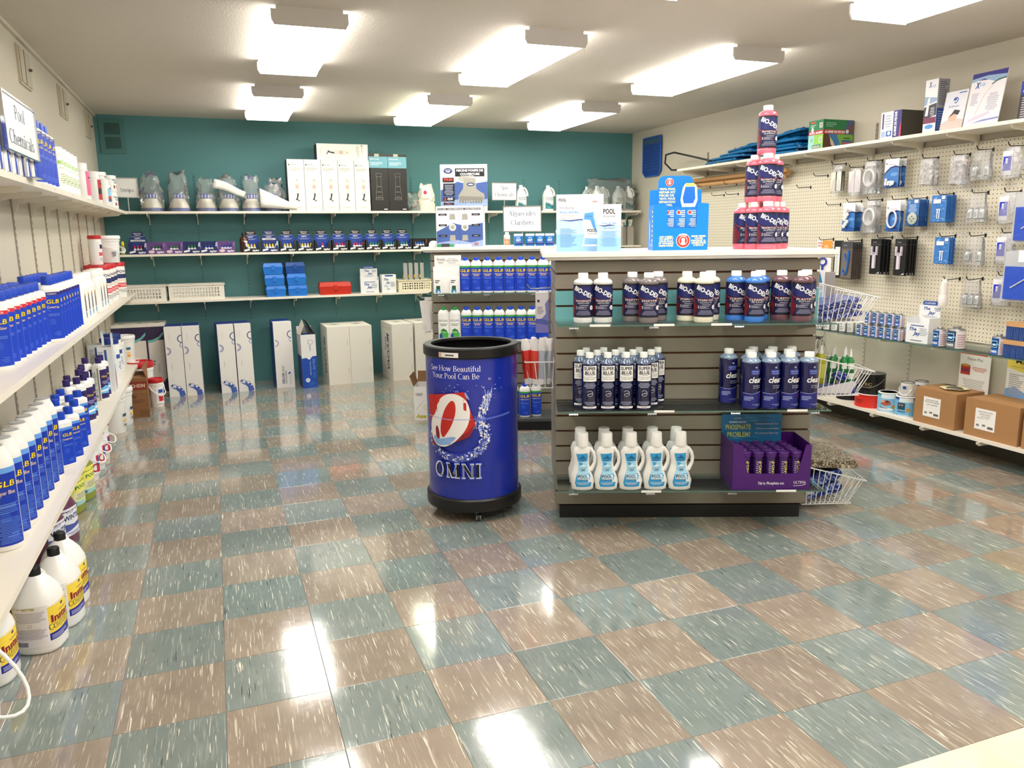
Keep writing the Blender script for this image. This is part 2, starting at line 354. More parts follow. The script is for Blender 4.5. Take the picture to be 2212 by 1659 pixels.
# shelf standards (slotted uprights)
def standard(m, x, y, z0, z1, dx, dy, parent):
    b = MB()
    if dx: b.box(x, x+.006, y-.009, y+.009, z0, z1, m)
    else: b.box(x-.009, x+.009, y-.006, y, z0, z1, m)
    dk = mat('2A3432' if not dx else '6A6458', .8); z = z0+.02
    while z < z1-.02:
        for s in (-.003, .003):
            if dx > 0: b.box(x+.0055, x+.0066, y+s-.0012, y+s+.0012, z, z+.016, dk)
            elif dx < 0: b.box(x-.0006, x+.0005, y+s-.0012, y+s+.0012, z, z+.016, dk)
            else: b.box(x+s-.0012, x+s+.0012, y-.0066, y-.0055, z, z+.016, dk)
        z += .032
    return b.build('shelf_standard', parent, smooth=0)
SX = [-.455+.4064*k for k in range(13)]; SY = [-1.21+.4*k for k in range(16)]; RY = [1.96-.4064*k for k in range(-7, 9)]
s0 = standard(M_TEAL, 0, 0, .60, 1.96, 0, -1, wb); s0.location = (SX[0], YB, 0)
for x in SX[1:]: c = s0.copy(); COL.objects.link(c); c.location = (x, YB, 0)
M_STD = mat('CFC7B5', .5)
s0 = standard(mat('A9A192', .5), 0, 0, .2, 1.66, 1, 0, wl); s0.location = (XL, SY[0], 0)
for y in SY[1:]: c = s0.copy(); COL.objects.link(c); c.location = (XL, y, 0)
s0 = standard(M_STD, 0, 0, .12, .68, -1, 0, wr); s0.location = (XR-.006, RY[0], 0)
for y in RY[1:]: c = s0.copy(); COL.objects.link(c); c.location = (XR-.006, y, 0)
s0 = standard(mat('8F897C', .5), 0, 0, 1.915, 2.12, -1, 0, wr); s0.location = (XR-.006, 3.62, 0)
for y in (3.21, 2.80, 2.39, 1.98, 1.58, 1.17, .76, .35): c = s0.copy(); COL.objects.link(c); c.location = (XR-.006, y, 0)
# left wall hatches and back vent
M_HAT = mat('C3BBA6', .6)
def hatch(y, label):
    b = MB(); z0, z1 = 2.22, 2.40
    b.box(XL, XL+.012, y, y+.28, z0-.01, z1+.01, M_HAT).box(XL+.012, XL+.018, y+.015, y+.265, z0, z1, mat('B5AD99', .6)).box(XL+.018, XL+.021, y+.11, y+.115, z0, z1, mat('8F8878', .6))
    o = b.build('wall_hatch', smooth=0); tag(o, label, 'hatch', 'hatches along the left wall')
    k = MB().lathe([(.008, 0), (.008, .012), (.004, .016)], mat('6B4B45', .5), 10, M=Matrix.Translation((XL+.021, y+.2, z0+.09)) @ Matrix.Rotation(pi/2, 4, 'Y')).build('knob', o)
hatch(2.14, 'square cream wall hatch nearest the camera, high on the left wall'); hatch(3.33, 'square cream wall hatch in the middle, high on the left wall'); hatch(4.5, 'square cream wall hatch nearest the teal back wall corner')
b = MB(); M_V = mat('4A7C7A', .5); b.box(-.79, -.59, YB-.012, YB, 2.13, 2.43, M_V).box(-.765, -.615, YB-.016, YB-.012, 2.155, 2.41, M_V)
v = b.build('wall_vent', smooth=0); tag(v, 'teal painted louvred vent near the ceiling at the left of the back wall', 'vent')
b = MB()
for zz in (2.17, 2.29):
    for k in range(12): b.box(-.748+k*.0105, -.7435+k*.0105, YB-.0175, YB-.0158, zz, zz+.10, mat('1C2B2B', .8))
b.build('slot', v, smooth=0)['kind'] = 'stuff'
# ---------------- fluorescent lamps ----------------
M_DIF = mat('FFFBF5', .3, emit=LAMP, name='lamp diffuser'); M_DIFG = mat('FAFFE6', .3, emit=LAMP*.85, name='greenish lamp diffuser'); M_CAP = mat('CFCBC8', .35); M_TRAY = mat('DDD8D0', .4)
def lamp(g=False):
    r = root('fluorescent_lamp'); w, L = .178, 1.22
    MB().box(-w+.02, w-.02, .01, L-.01, -.03, 0, M_TRAY).build('housing', r, smooth=0)
    P = [(-w, -.022), (-w, -.058), (-w+.012, -.078), (w-.012, -.078), (w, -.058), (w, -.022), (w-.022, -.022), (-w+.022, -.022)]
    MB().prism(P, 1, .006, L-.006, M_DIFG if g else M_DIF).build('diffuser', r, smooth=0)
    b = MB(); Q = [(-w+.02, 0), (-w+.02, -.014), (-w-.004, -.014), (-w-.004, -.06), (-w+.01, -.084), (w-.01, -.084), (w+.004, -.06), (w+.004, -.014), (w-.02, -.014), (w-.02, 0)]
    e = MB().prism(Q, 1, -.004, .006, M_CAP).build('end_cap', r, smooth=0); f = e.copy(); COL.objects.link(f); f.parent = r; f.location = (0, L-.002, 0)
    return r
LB = [('leftmost', .59), ('middle', 1.88), ('rightmost', 3.19)]
for row, y, t in (('row nearest the teal back wall', 3.26, 0), ('second row from the teal back wall', 1.21, 0), ('row above the camera end of the shop', -.92, 1), ('last row behind the camera', -3.0, 1)):
    for nm, x in LB:
        g = row.startswith('row nearest') and nm == 'middle'
        put('lampg' if g else 'lamp', lambda: lamp(g), (x, y, ZC), 0, f'{nm} wraparound fluorescent ceiling lamp, {row}' + (', glowing faintly green' if g else ''), 'ceiling lamp', 'fluorescent ceiling lamps')
# ---------------- wall shelves ----------------
M_SH = mat('EFE8DA', .35, var=.02, bscale=6, name='white melamine shelf'); M_BR = mat('E6DFD0', .4)
def bracket_mb(dx, dy, L, h=.06):
    """plate from the wall (0,0,0) outward along (dx,dy), under the board"""
    P = [(0, 0), (L, 0), (L, -.012), (L-.02, -.024), (.07, -h*.62), (.03, -h*.8), (.012, -h*1.5), (0, -h*1.6)]
    b = MB(); M = Matrix(((dx, -dy, 0, 0), (dy, dx, 0, 0), (0, 0, 1, 0), (0, 0, 0, 1))); b.prism(P, 1, -.004, .004, M_BR, M); return b
def shelf(name, label, x0, x1, y0, y1, z, br, dirn, L, th=.02, board=None, h=.06, mt=None):
    r = root(name, (0, 0, 0)); tag(r, label, 'shelf')
    (board or MB().box(x0, x1, y0, y1, z-th, z, mt or M_SH)).build('board', r, smooth=0)
    p0 = None
    for (x, y) in br:
        if p0 is None: p0 = o = bracket_mb(*dirn, L, h).build('bracket', r, smooth=0)
        else: o = p0.copy(); COL.objects.link(o)
        o.location = (x, y, z-th)
    return r
for nm, z, x1 in (('long white shelf highest on the teal back wall', 1.622, 4.45), ('long white shelf in the middle of the teal back wall', 1.252, 4.46), ('long white shelf lowest on the teal back wall', .835, 4.45)):
    shelf('wall_shelf', nm, -.80, x1, 4.78, YB-.008, z, [(x, YB-.008) for x in SX], (0, -1), .28)
def lx(y): return -.61+(4.78-y)*.05/5.78          # front edge of the left shelves
for nm, z, yb in (('long white shelf highest on the left wall', 1.62, 4.775), ('long white shelf in the middle of the left wall', .925, 4.775), ('long white shelf lowest on the left wall', .35, 4.775)):
    y0 = -1.6
    b = MB()
    for ya, yc in ((y0, .98), (.982, 2.66 if z < .5 else 3.1), (2.662 if z < .5 else 3.102, yb)): b.prism([(XL+.008, ya), (lx(ya), ya), (lx(yc), yc), (XL+.008, yc)], 2, z-.024, z, M_SH)
    shelf('wall_shelf', nm, 0, 0, 0, 0, z, [(XL+.007, y) for y in SY if y < 4.7], (1, 0), .20, .024, b, .05)
# price tags on shelf edges
def tagmesh(): return MB().box(0, .0015, 0, .03, 0, .014, 'F4F2EC').box(.0015, .0018, .004, .026, .005, .008, '8890A0')
tg = None
for z, ys, rn_ in ((1.6, (.92, 1.22, 1.75, 2.3, 2.8), 'top'), (.903, (1.25, 1.62, 2.2), 'middle'), (.328, (.25, .72, 1.12, 1.55, 1.95), 'bottom')):
    for y in ys:
        if tg is None: tg = o = tagmesh().build('price_tag', smooth=0)
        else: o = tg.copy(); COL.objects.link(o)
        o.location = (lx(y)-.0002, y, z+.003); tag(o, f'small white price tag on the {rn_} left shelf edge, {ORD[ys.index(y)]} from the near end', 'price tag', 'price tags on the left shelf edges')
# right wall: top shelf, pegboard, glass shelf, base shelf
shelf('wall_shelf', 'long white shelf above the pegboard on the right wall', 4.2, XR-.008, -.6, 2.18, 1.965, [(XR-.008, y) for y in (1.98, 1.58, 1.17, .76, .35)], (-1, 0), .27)
shelf('wall_shelf', 'white shelf at the far end above the pegboard, holding blue leaf nets', 4.2, XR-.008, 2.184, 3.68, 1.965, [(XR-.008, y) for y in (3.62, 3.21, 2.80, 2.39)], (-1, 0), .27)
PX = XR-.012
b = MB(); p = .0254; y0, z0 = -.35, .685; ny, nz_ = 165, 48; M_PEG = mat('E4DCC6', .55, name='cream pegboard')
G = {}
def vid(y, z):
    k = (round(y, 5), round(z, 5))
    if k not in G: G[k] = len(b.v); b.v.append((PX, k[0], k[1]))
    return G[k]
b.mi(M_PEG); R8 = .0034
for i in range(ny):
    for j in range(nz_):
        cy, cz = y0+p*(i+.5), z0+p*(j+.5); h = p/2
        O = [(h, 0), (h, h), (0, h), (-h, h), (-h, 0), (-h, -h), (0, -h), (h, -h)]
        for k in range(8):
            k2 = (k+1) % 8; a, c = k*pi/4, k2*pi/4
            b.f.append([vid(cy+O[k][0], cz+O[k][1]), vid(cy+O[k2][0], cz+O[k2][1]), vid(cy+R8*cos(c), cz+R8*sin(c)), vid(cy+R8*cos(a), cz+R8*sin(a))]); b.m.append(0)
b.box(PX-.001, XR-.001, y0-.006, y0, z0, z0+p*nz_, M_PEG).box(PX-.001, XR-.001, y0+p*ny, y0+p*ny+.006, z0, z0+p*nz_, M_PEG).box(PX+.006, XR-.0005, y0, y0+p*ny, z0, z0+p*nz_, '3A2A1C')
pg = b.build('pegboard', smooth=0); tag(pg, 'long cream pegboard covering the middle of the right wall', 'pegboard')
M_GL = film('F4FAF7', .97, .05, .03, 'shelf glass'); M_GE = mat('55786E', .15, trans=.0, name='green glass edge')
def glass(x0, x1, y0, y1, z0, z1, edges='xXyY'):
    b = MB(); b.add([(x0, y0, z1), (x1, y0, z1), (x1, y1, z1), (x0, y1, z1), (x0, y0, z0), (x1, y0, z0), (x1, y1, z0), (x0, y1, z0)], [(0, 1, 2, 3), (7, 6, 5, 4)], M_GL)
    b.add([(x0, y0, z1), (x1, y0, z1), (x1, y1, z1), (x0, y1, z1), (x0, y0, z0), (x1, y0, z0), (x1, y1, z0), (x0, y1, z0)], [(4, 5, 1, 0), (7, 4, 0, 3)], M_GE); b.add([(x1, y0, z1), (x1, y1, z1), (x0, y1, z1), (x1, y0, z0), (x1, y1, z0), (x0, y1, z0)], [(3, 4, 1, 0), (4, 5, 2, 1)], M_GL); return b
def gshelf(label, x0, x1, y0, y1, z, ys):
    r = root('glass_shelf'); tag(r, label, 'shelf'); glass(x0, x1, y0, y1, z-.007, z).build('glass_pane', r, smooth=0)
    for y in ys: MB().prism([(XR-.014, z-.007), (x0+.02, z-.007), (x0+.02, z-.02), (XR-.014, z-.05)], 1, y-.004, y+.004, M_BR).build('bracket', r, smooth=0)
gshelf('long glass shelf under the pegboard, holding blue primer cans', 4.2, XR-.014, .30, 2.35, .668, (1.96, 1.54, 1.14, .73, .34))
gshelf('near glass shelf under the pegboard, holding deck brushes', 4.2, XR-.014, -.6, .296, .668, (-.1,))
shelf('wall_shelf', 'white bottom shelf along the right wall, holding cardboard boxes', 4.2, XR-.03, -.6, 1.40, .17, [(XR-.03, y) for y in (1.14, .73, .33, -.08)], (-1, 0), .29, h=.04)
shelf('wall_shelf', 'far white bottom shelf along the right wall behind the slatwall stand', 4.2, XR-.03, 1.404, 2.35, .17, [(XR-.03, y) for y in (1.54, 1.96)], (-1, 0), .29, h=.04)
rp = random.Random(5); tg = None
for z, ys, rn_ in ((1.895, (2.0, 1.84, 1.62, 1.45, 1.28, 1.1, .93, .77, .6), 'top'), (1.635, (1.9, 1.72, 1.45, 1.22, 1.02, .8, .62, .47), 'second'), (1.35, (1.85, 1.62, 1.3, 1.08, .78, .62, .45), 'third'), (1.14, (.88, .7, .52), 'lowest')):
    for y in ys:
        if tg is None: tg = o = MB().box(-.0015, 0, 0, .05, 0, .011, 'F6F3EC').box(-.0018, -.0015, .006, .044, .004, .007, '777777').build('price_tag', smooth=0)
        else: o = tg.copy(); COL.objects.link(o)
        o.location = (PX-.0002, y, z+rp.uniform(-.004, .004)); tag(o, f'thin white price strip on the pegboard, {rn_} row, {ORD[ys.index(y)]} from the far end', 'price tag', 'price tags on the pegboard')
# ---------------- slatwall stands ----------------
TH = -.3813; IA = Vector((1.579, .495, 0)); GA = Vector((2.1134, 2.4813, 0)); IT = Vector((cos(TH), sin(TH), 0)); INN = Vector((sin(TH), -cos(TH), 0))
def ISL(s, o, z): return tuple(IA+IT*s+INN*o+Vector((0, 0, z)))
def GON(s, o, z): return tuple(GA+IT*s+INN*o+Vector((0, 0, z)))
M_TAU = mat('8C8579', .45, name='taupe slatwall'); M_SLT = mat('6FB3B8', .35, name='teal slat'); M_MDF = mat('6B4326', .7); M_KICK = mat('16181B', .4); M_TOP = mat('F1ECE6', .3); M_CHR = mat('C9CCD0', .2, 1.)
def stand(loc, s0, s1, label, teal):
    r = root('slatwall_stand', loc, TH); tag(r, label, 'display stand'); DEP = .76
    MB().box(s0+.02, s1-.03, .0, DEP-.02, 0, .064, M_KICK).build('plinth', r, smooth=0)
    MB().box(s0+.008, s1-.008, .014, DEP-.014, .064, 1.262, M_MDF).build('core', r, smooth=0)
    # slats: profile with lipped groove
    zs = [.066]+[.14+.0758*k for k in range(15)]; zs.append(1.262)
    def slat(z0, z1, a, c, side, m):
        e = .005; b = MB()
        if side in 'FB':
            ya, yb_ = (0, .014) if side == 'F' else (DEP-.014, DEP)
            b.box(a, c, ya, yb_, z0+e, z1-e, m)
        else:
            xa, xb = (s0, s0+.008) if side == 'L' else (s1-.008, s1)
            b.box(xa, xb, .0145, DEP-.0145, z0+e, z1-e, m)
        return b
    for side in 'FBLR':
        pm = {}
        for k in range(len(zs)-1):
            m = M_SLT if teal and side == 'F' and k in teal else M_TAU; hgt = round(zs[k+1]-zs[k], 3); key = (m.name, hgt)
            if key in pm: o = pm[key].copy(); COL.objects.link(o); o.location.z = zs[k]-pm[key]['z0']
            else: o = slat(zs[k], zs[k+1], s0, s1, side, m).build('slat', r, smooth=0); o['z0'] = zs[k]; pm[key] = o
            if m is M_SLT: o['label'] = 'teal slat'
    # moulded white top
    b = MB(); P = [(.03, 1.262), (.045, 1.266), (.048, 1.275), (.06, 1.279), (.06, 1.296), (.055, 1.300)]
    vs = []
    for q, z in P: vs += [(s0-q, -q, z), (s1+q, -q, z), (s1+q, DEP+q, z), (s0-q, DEP+q, z)]
    fs = [(4*k+i, 4*k+(i+1) % 4, 4*k+4+(i+1) % 4, 4*k+4+i) for k in range(len(P)-1) for i in range(4)]+[(3, 2, 1, 0), (20, 21, 22, 23)]
    b.add(vs, fs, M_TOP); b.build('moulded_top', r, smooth=0)
    return r
ist = stand(tuple(IA), -.022, 1.205, 'near four-sided slatwall display stand with two teal slats', (12, 13))
gst = stand(tuple(GA), -.62, .60, 'far slatwall display stand behind the blue barrel', ())
def stand_shelf(at, s0, s1, z, label, depth=.27, clips=()):
    r = root('glass_shelf', at(0, 0, 0), TH); tag(r, label, 'shelf')
    glass(s0, s1, -depth, -.003, z-.006, z).build('glass_pane', r, smooth=0)
    for s in clips:
        b = MB(); b.prism([(-.001, z-.008), (-depth+.05, z-.008), (-depth+.05, z-.02), (-.001, z-.06)], 0, s-.0015, s+.0015, film('FFFFFF', .6, .3, .05, 'acrylic')); b.build('bracket', r, smooth=0)
        c = MB(); c.tube([(s-.02, -depth-.004, z-.012), (s+.02, -depth-.004, z-.012)], .004, M_CHR, 8)
        for q in (-.018, -.006, .006, .018): c.tube([(s+q-.002, -depth-.004, z-.012), (s+q+.002, -depth-.004, z-.012)], .0065, M_CHR, 8)
        c.tube([(s, -depth-.004, z-.012), (s, -depth+.01, z-.008)], .003, M_CHR, 6); c.build('clip', r)
    return r
ishelf = [stand_shelf(ISL, -.02, 1.195, z, f'{n} glass shelf on the front of the near slatwall stand', clips=(.05, .40, .77, 1.12)) for n, z in (('top', .988), ('middle', .600), ('bottom', .226))]
gshelfs = [stand_shelf(GON, -.62, .59, z, f'{n} glass shelf on the front of the far slatwall stand', .25, (-.52, -.2, .13)) for n, z in (('upper', .983), ('lower', .635))]
bd = root('deck_shelf', GON(0, 0, 0), TH); tag(bd, 'dark base deck at the foot of the far slatwall stand', 'shelf'); MB().box(-.60, .58, -.30, -.003, .07, .09, mat('4A4D50', .3)).build('board', bd, smooth=0); MB().box(-.58, .56, -.27, -.003, 0, .07, M_KICK).build('plinth', bd, smooth=0)
# price strips on the glass edges
tg = None
for s, z in ((.12, .988), (.40, .988), (.65, .988), (.41, .6), (1.0, .6), (.36, .226), (.97, .226)):
    if tg is None: tg = o = MB().box(0, .09, -.0015, 0, -.006, .004, 'F8F7F2').build('price_tag', smooth=0)
    else: o = tg.copy(); COL.objects.link(o)
    o.location = ISL(s, .2705, z); o.rotation_euler = (0, 0, TH); tag(o, f'thin white price strip on the {"top" if z > .9 else "middle" if z > .5 else "bottom"} glass shelf edge, '+('left' if s < .3 or (z < .9 and s < .5) else 'centre' if s < .5 else 'right')+' one', 'price tag', 'price strips on the glass shelves')
# ---------------- bottles ----------------
def art(fn):
    return fn
W, NV, BLU, YEL = 'FAFAF7', '14183A', '0B3FC4', 'FFDD3A'
def glb_art(w, h, bandc, bandtxt, sub1, subc='F2EAD8', num=None, deep=BLU, big=1.):
    d = D(); d.rect(-w/2, 0, w/2, h, deep).rect(-w/2, h*.93, w/2, h, bandc)
    if bandtxt: d.text(bandtxt, 0, h*.945, h*.035, W, w=w*.5)
    d.ring(-w*.02, h*.76, w*.44, w*.02, '5E93F2', 120, 250)
    gh = w*.215*big
    d.text('GLB', 0, h*.76, gh, '20180C', w=w*.76*big, off=.055, shear=.12).text('GLB', 0, h*.76, gh, YEL, w=w*.71*big, off=.012, shear=.12)
    d.text(sub1, 0, h*.66, h*.05, '7A1D10' if subc == 'F2EAD8' else '10103A', w=w*.66, off=.03).text(sub1, 0, h*.66, h*.05, subc, w=w*.64)
    if num: d.text(num, 0, h*.595, h*.05, '7A1D10', w=w*.42, off=.05).text(num, 0, h*.595, h*.05, 'FFE9C0', w=w*.38)
    d.lines(-w*.30, h*.50, w*.30, h*.56, 2, '7C9EEE', fill=.3, seed=2).lines(-w*.26, h*.32, w*.18, h*.44, 5, '3F6FE0', 'L', .4, 4).lines(-w*.12, h*.08, w*.26, h*.18, 3, '6A92EE', 'R', .25, 8)
    return d
def back_print(w, h, c='7486A8'):
    d = D(); d.rect(-w/2, 0, w/2, h, 'EEF0F4').lines(-w*.45, h*.42, w*.45, h*.95, 16, c, 'L', .45, 3).lines(-w*.45, h*.2, w*.45, h*.36, 5, '8A94B8', 'L', .45, 5).bars(-w*.4, h*.03, w*.4, h*.13, '2A3A8A'); return d
def bottle(name, prof, cap, body_m, cap_m, fa, z0, sx=1., sy=1., n=24, back=None, extra=None, wrapw=None, lname='label', strip=.007, knurl=0):
    r = root(name); R = max(p[0] for p in prof)
    b = MB().lathe(prof, body_m, n, sx, sy)
    if extra: extra(b)
    b.build('bottle_body', r)
    if cap:
        c = MB().lathe(cap, cap_m, 20)
        c.build('cap', r)
    d = MB(); fa.wrap(d, on_cyl(R*sx, R*sy, z0), strip, clipx=wrapw)
    if back: back.wrap(d, on_cyl(R*sx, R*sy, z0, pi/2), strip)
    d.build(lname, r, smooth=0); return r
def qprof(R, H, neck=.016, sh=.19):
    """quart bottle: base fillet, straight body, domed shoulder, neck"""
    s = H*(1-sh)
    return [(R*.86, 0), (R*.97, .003), (R, .009), (R, s-.012), (R*.985, s-.002), (R*.9, s+.008), (R*.72, s+.018), (neck+.003, s+.026), (neck, s+.03), (neck, s+.034)]
def scap(r, z0, h): return [(r, z0), (r, z0+h*.9), (r*.94, z0+h), (0, z0+h)]
WH = mat('F3F3F0', .3, name='white plastic'); M_CB = mat('0A46C8', .35, name='blue cap'); M_WC = mat('F7F7F5', .4, name='white cap')
def glb_bottle(R=.0385, H=.25, bandc='3AA33A', bt='', s1='Algimycin', num='2000', sy=.72, lw=None, capm=None, subc='F2EAD8', deep=BLU, lh=.70, blank=0, big=1.):
    lw = lw or R*2.3
    fa = glb_art(lw, H*lh, bandc, bt, s1, subc, num, deep, big)
    return bottle('algaecide_bottle', qprof(R, H, .015, .18), scap(.019, H*.82+.016, H*.105), WH, capm or M_CB, fa, H*.055, 1, sy, back=back_print(lw*.9, H*.64))
NUM = ORD
# far stand, upper shelf: nine; front row
for i in range(9):
    put('g2000', lambda: glb_bottle(), GON(-.352+.0782*i, .20, .983), TH, f'{NUM[i]} from left of the green-banded blue bottles, upper shelf, far stand', 'bottle', 'green band bottles on the upper shelf of the far stand')
for i in range(8):
    put('g600', lambda: glb_bottle(num='600'), GON(-.352+.0782*i, .18, .635), TH, f'{NUM[i]} from left of the blue-label bottles on the lower shelf, behind the barrel', 'bottle', 'blue bottles on the lower shelf of the far stand')
for i in range(6):
    put('gbase', lambda: glb_bottle(num=None, s1='Algimycin'), GON(-.27+.082*i, .20 if i % 2 else .235, .09), TH, f'{NUM[i]} from left of the blue-label bottles on the dark base deck', 'bottle', 'blue bottles on the deck of the far stand')
def regal():
    d = D(); w, h = .078, .17; d.rect(-w/2, 0, w/2, h, 'F4F4F0').text('REGAL', 0, h*.78, .014, '1C3A66', w=w*.8).lines(-w*.35, h*.6, w*.35, h*.72, 2, '6A8A6A').poly([(-.03, .01), (.03, .01), (.034, .05), (-.02, .06)], '4CB04C').rect(-.03, .01, -.008, .045, '1A4FA8').poly([(-.02, .07), (.0, .085), (.02, .07), (.026, .045), (.01, .06), (-.01, .06)], '2F8A3A')
    return bottle('algaecide_bottle', qprof(.041, .25, .015, .18), scap(.019, .221, .026), WH, mat('1F9A3C', .4), d, .014, 1, .75, back=back_print(.07, .16))
put('regal', regal, GON(-.515, .18, .635), TH, 'white bottle with green cap and leaf label, leftmost behind the barrel', 'bottle'); put('regal', regal, GON(-.435, .18, .635), TH, 'white bottle with green cap and leaf label, beside the first blue-label bottle', 'bottle')
# bio-dex quarts
def bd_art(w, h, lines, script=None, redx=.28, big=1.):
    d = D(); d.rect(-w/2, 0, w/2, h, '151A45').rect(-w/2, h*.965, w/2, h, '0B0B14').rect(-w/2, 0, w/2, h*.03, '0B0B14')
    d.poly([(-w/2, h*.72), (-w*.22, h*.55), (-w*.14, h*.3), (-w*.2, .0), (-w/2, 0)], '6E1220').poly([(w*redx, h*.95), (w/2, h*.95), (w/2, h*.05), (w*.25, h*.05), (w*.3, h*.4), (w*.36, h*.62)], '7A1820')
    d.circ(0, h*.74, w*.24, '1B2263', h*.19).ring(0, h*.72, w*.27, w*.012, 'B03A30', 190, 350, h*.22)
    fs = .135
    d.text('BIO-DEX', -w*.012, h*.70, h*fs*big, '0A0A22', w=w*.36*big, rot=rad(-27), off=.05, fit=1).text('BIO-DEX', -w*.012, h*.702, h*fs*big, 'FFFFFF', w=w*.355*big, rot=rad(-27), off=.03)
    y = h*.47
    for t in lines: d.text(t, 0, y, h*(.06 if t == lines[0] else .035), 'F4F4F4', w=w*(.27 if t == lines[0] else .2)); y -= h*.055
    d.lines(-w*.10, h*.36, w*.12, h*.385, 1, 'DDDDEE')
    for k in range(3): d.rect(-w*.13, h*(.26+.03*k), -w*.115, h*(.275+.03*k), 'FFFFFF').lines(-w*.1, h*(.255+.03*k), w*.06, h*(.275+.03*k), 1, 'C8C8D8', 'L', .5, k)
    d.lines(-w*.14, h*.07, w*.14, h*.21, 5, '8A8AA6', seed=6).circ(w*.145, h*.29, w*.038, 'FFFFFF').circ(w*.145, h*.29, w*.026, 'E8E8E8').text('32', w*.145, h*.28, h*.03, 'B02020', w=w*.03)
    return d
def liquid(c, clear=.0): return mat(c, .18, trans=clear, coat=.4)
def bio(c, lines, name='treatment_bottle', R=.0435, H=.222):
    w = 2*pi*R*.98
    return bottle(name, [(R*.9, 0), (R*.98, .003), (R, .01), (R, .022), (R*.97, .026), (R*.97, .172), (R, .176), (R, .182), (R*.9, .19), (R*.66, .196), (.0235, .198), (.0235, .2)], scap(.0225, .199, .0235), liquid(c), M_WC, bd_art(w, .146, lines), .0265, n=26, wrapw=(-w/2, w/2))
BD = {'clear': ('D9DAD8', ['PHOSPHATE', 'REMOVER']), 'grey': ('7B7374', ['ENZYME', 'OIL-OUT', 'CONCENTRATE']), 'cream': ('DFDBC6', ['STAIN OFF', 'Aquadex 50']), 'blue': ('3E7CD2', ['CLEAREX', '500']), 'plum': ('6E4B55', ['PLASTER', "WHITE 'N BRITE"]), 'pink': ('F56A7E', ['PROTECT-ALL', 'SUPREME'])}
def putbd(k, s, o, z, lab, rz=0, grp=None, at=ISL): put('bd_'+k, lambda: bio(*BD[k]), at(s, o, z), TH+rz, lab, 'bottle', grp)
zt = .988
putbd('clear', .099, .14, zt, 'clear bottle with dark label and white cap, leftmost on the teal-slat shelf', grp='treatment quarts on the top glass shelf'); putbd('clear', .188, .14, zt, 'clear bottle with dark label, second from left on the teal-slat shelf', grp='treatment quarts on the top glass shelf')
for k, nm, S in (('grey', 'greyish', (.325, .39, .446)), ('cream', 'cream', (.573, .637, .685)), ('blue', 'bright blue', (.795, .864, .91)), ('plum', 'plum-brown', (1.0, 1.071, 1.12))):
    for i, (s, o) in enumerate(zip(S, (.10, .17, .075))):
        putbd(k, s, o, zt, f'{nm} liquid quart bottle, {("left", "front", "rear right")[i]} of its trio, top glass shelf', grp='treatment quarts on the top glass shelf')
# pink pyramid on the moulded top
zp = 1.300; c0 = (.985, -.11); va = Vector((-.037, -.0802)); vb = Vector((.0510, -.0722)); v0 = Vector(c0)
P6 = [(v0, 'at the front of the pyramid base', 0), (v0+va, 'left in the middle rank of the pyramid base', 0), (v0+vb, 'right in the middle rank of the pyramid base', .05), (v0+2*va, 'at the left corner of the pyramid base', .4), (v0+va+vb, 'hidden at the rear centre of the pyramid base', 0), (v0+2*vb, 'at the right corner of the pyramid base', -.1)]
for p, t, rz in P6: putbd('pink', p.x, p.y, zp, 'pink quart bottle '+t, rz=rz, grp='pyramid of pink quart bottles')
vc = v0+(va+vb)/3
for p, t, rz in [(vc, 'front', -.1), (vc+va, 'left', -.2), (vc+vb, 'right', 0)]: putbd('pink', p.x, p.y, zp+.2228, f'pink quart bottle, {t} one in the middle tier of the pyramid', rz=rz, grp='pyramid of pink quart bottles')
vc = v0+(va+vb)*2/3
putbd('pink', vc.x, vc.y, zp+.4456, 'single pink quart bottle topping the pyramid', grp='pyramid of pink quart bottles')
# super blue and clear
M_DEEP = mat('0D0F3C', .12, coat=.5, name='deep blue liquid'); M_CLR = mat('5D6C88', .12, coat=.5, name='empty bottle shoulder')
def super_blue():
    R, H = .0365, .262; w = .066; d = D()
    d.rect(-w/2, .135, w/2, .205, W).text('SUPER', 0, .186, .0145, '101230', w=w*.86, off=.03).text('BLUE', 0, .167, .0145, '101230', w=w*.7, off=.03).ring(0, .175, w*.45, .0015, '101230', 200, 340, .014).text('The Original Crystal Clear', 0, .151, .005, '22264A', w=w*.9).text('Pool Water Polisher', 0, .143, .005, '22264A', w=w*.74)
    d.lines(-w*.44, .105, w*.44, .13, 4, 'A8B0CC').ring(0, .08, .0135, .0016, 'DDE2EE', -150, 150).text('poolife', 0, .077, .006, 'E6E9F2', w=.019, rot=.2).lines(-w*.4, .028, w*.4, .045, 3, '9AA2C0').rect(-w/2, .012, w/2, .021, 'F2F2F2').lines(-w*.3, .014, w*.3, .019, 1, '444A6A')
    return bottle('clarifier_bottle', [(R*.86, 0), (R*.98, .004), (R, .012), (R, .205), (R*.93, .213), (R*.72, .224), (.017, .234), (.016, .238), (.016, .242)], scap(.0172, .238, .023), [M_DEEP]*4+[M_CLR]*4, M_WC, d, 0)
k = 0
for i, (s, o) in enumerate([(.124, .225), (.205, .225), (.287, .225), (.366, .225), (.088, .15), (.165, .15), (.247, .15), (.328, .15), (.41, .15), (.12, .075), (.2, .075), (.282, .075), (.365, .075), (.452, .075)]):
    rk = ('front', 'middle', 'rear')[0 if o > .2 else 1 if o > .1 else 2]; j = (i, i-4, i-9)[0 if o > .2 else 1 if o > .1 else 2]
    put('sb', super_blue, ISL(s, o, .6), TH, f'dark blue clarifier bottle, {NUM[j]} from left in the {rk} rank, middle glass shelf', 'bottle', 'dark blue clarifier bottles on the middle glass shelf')
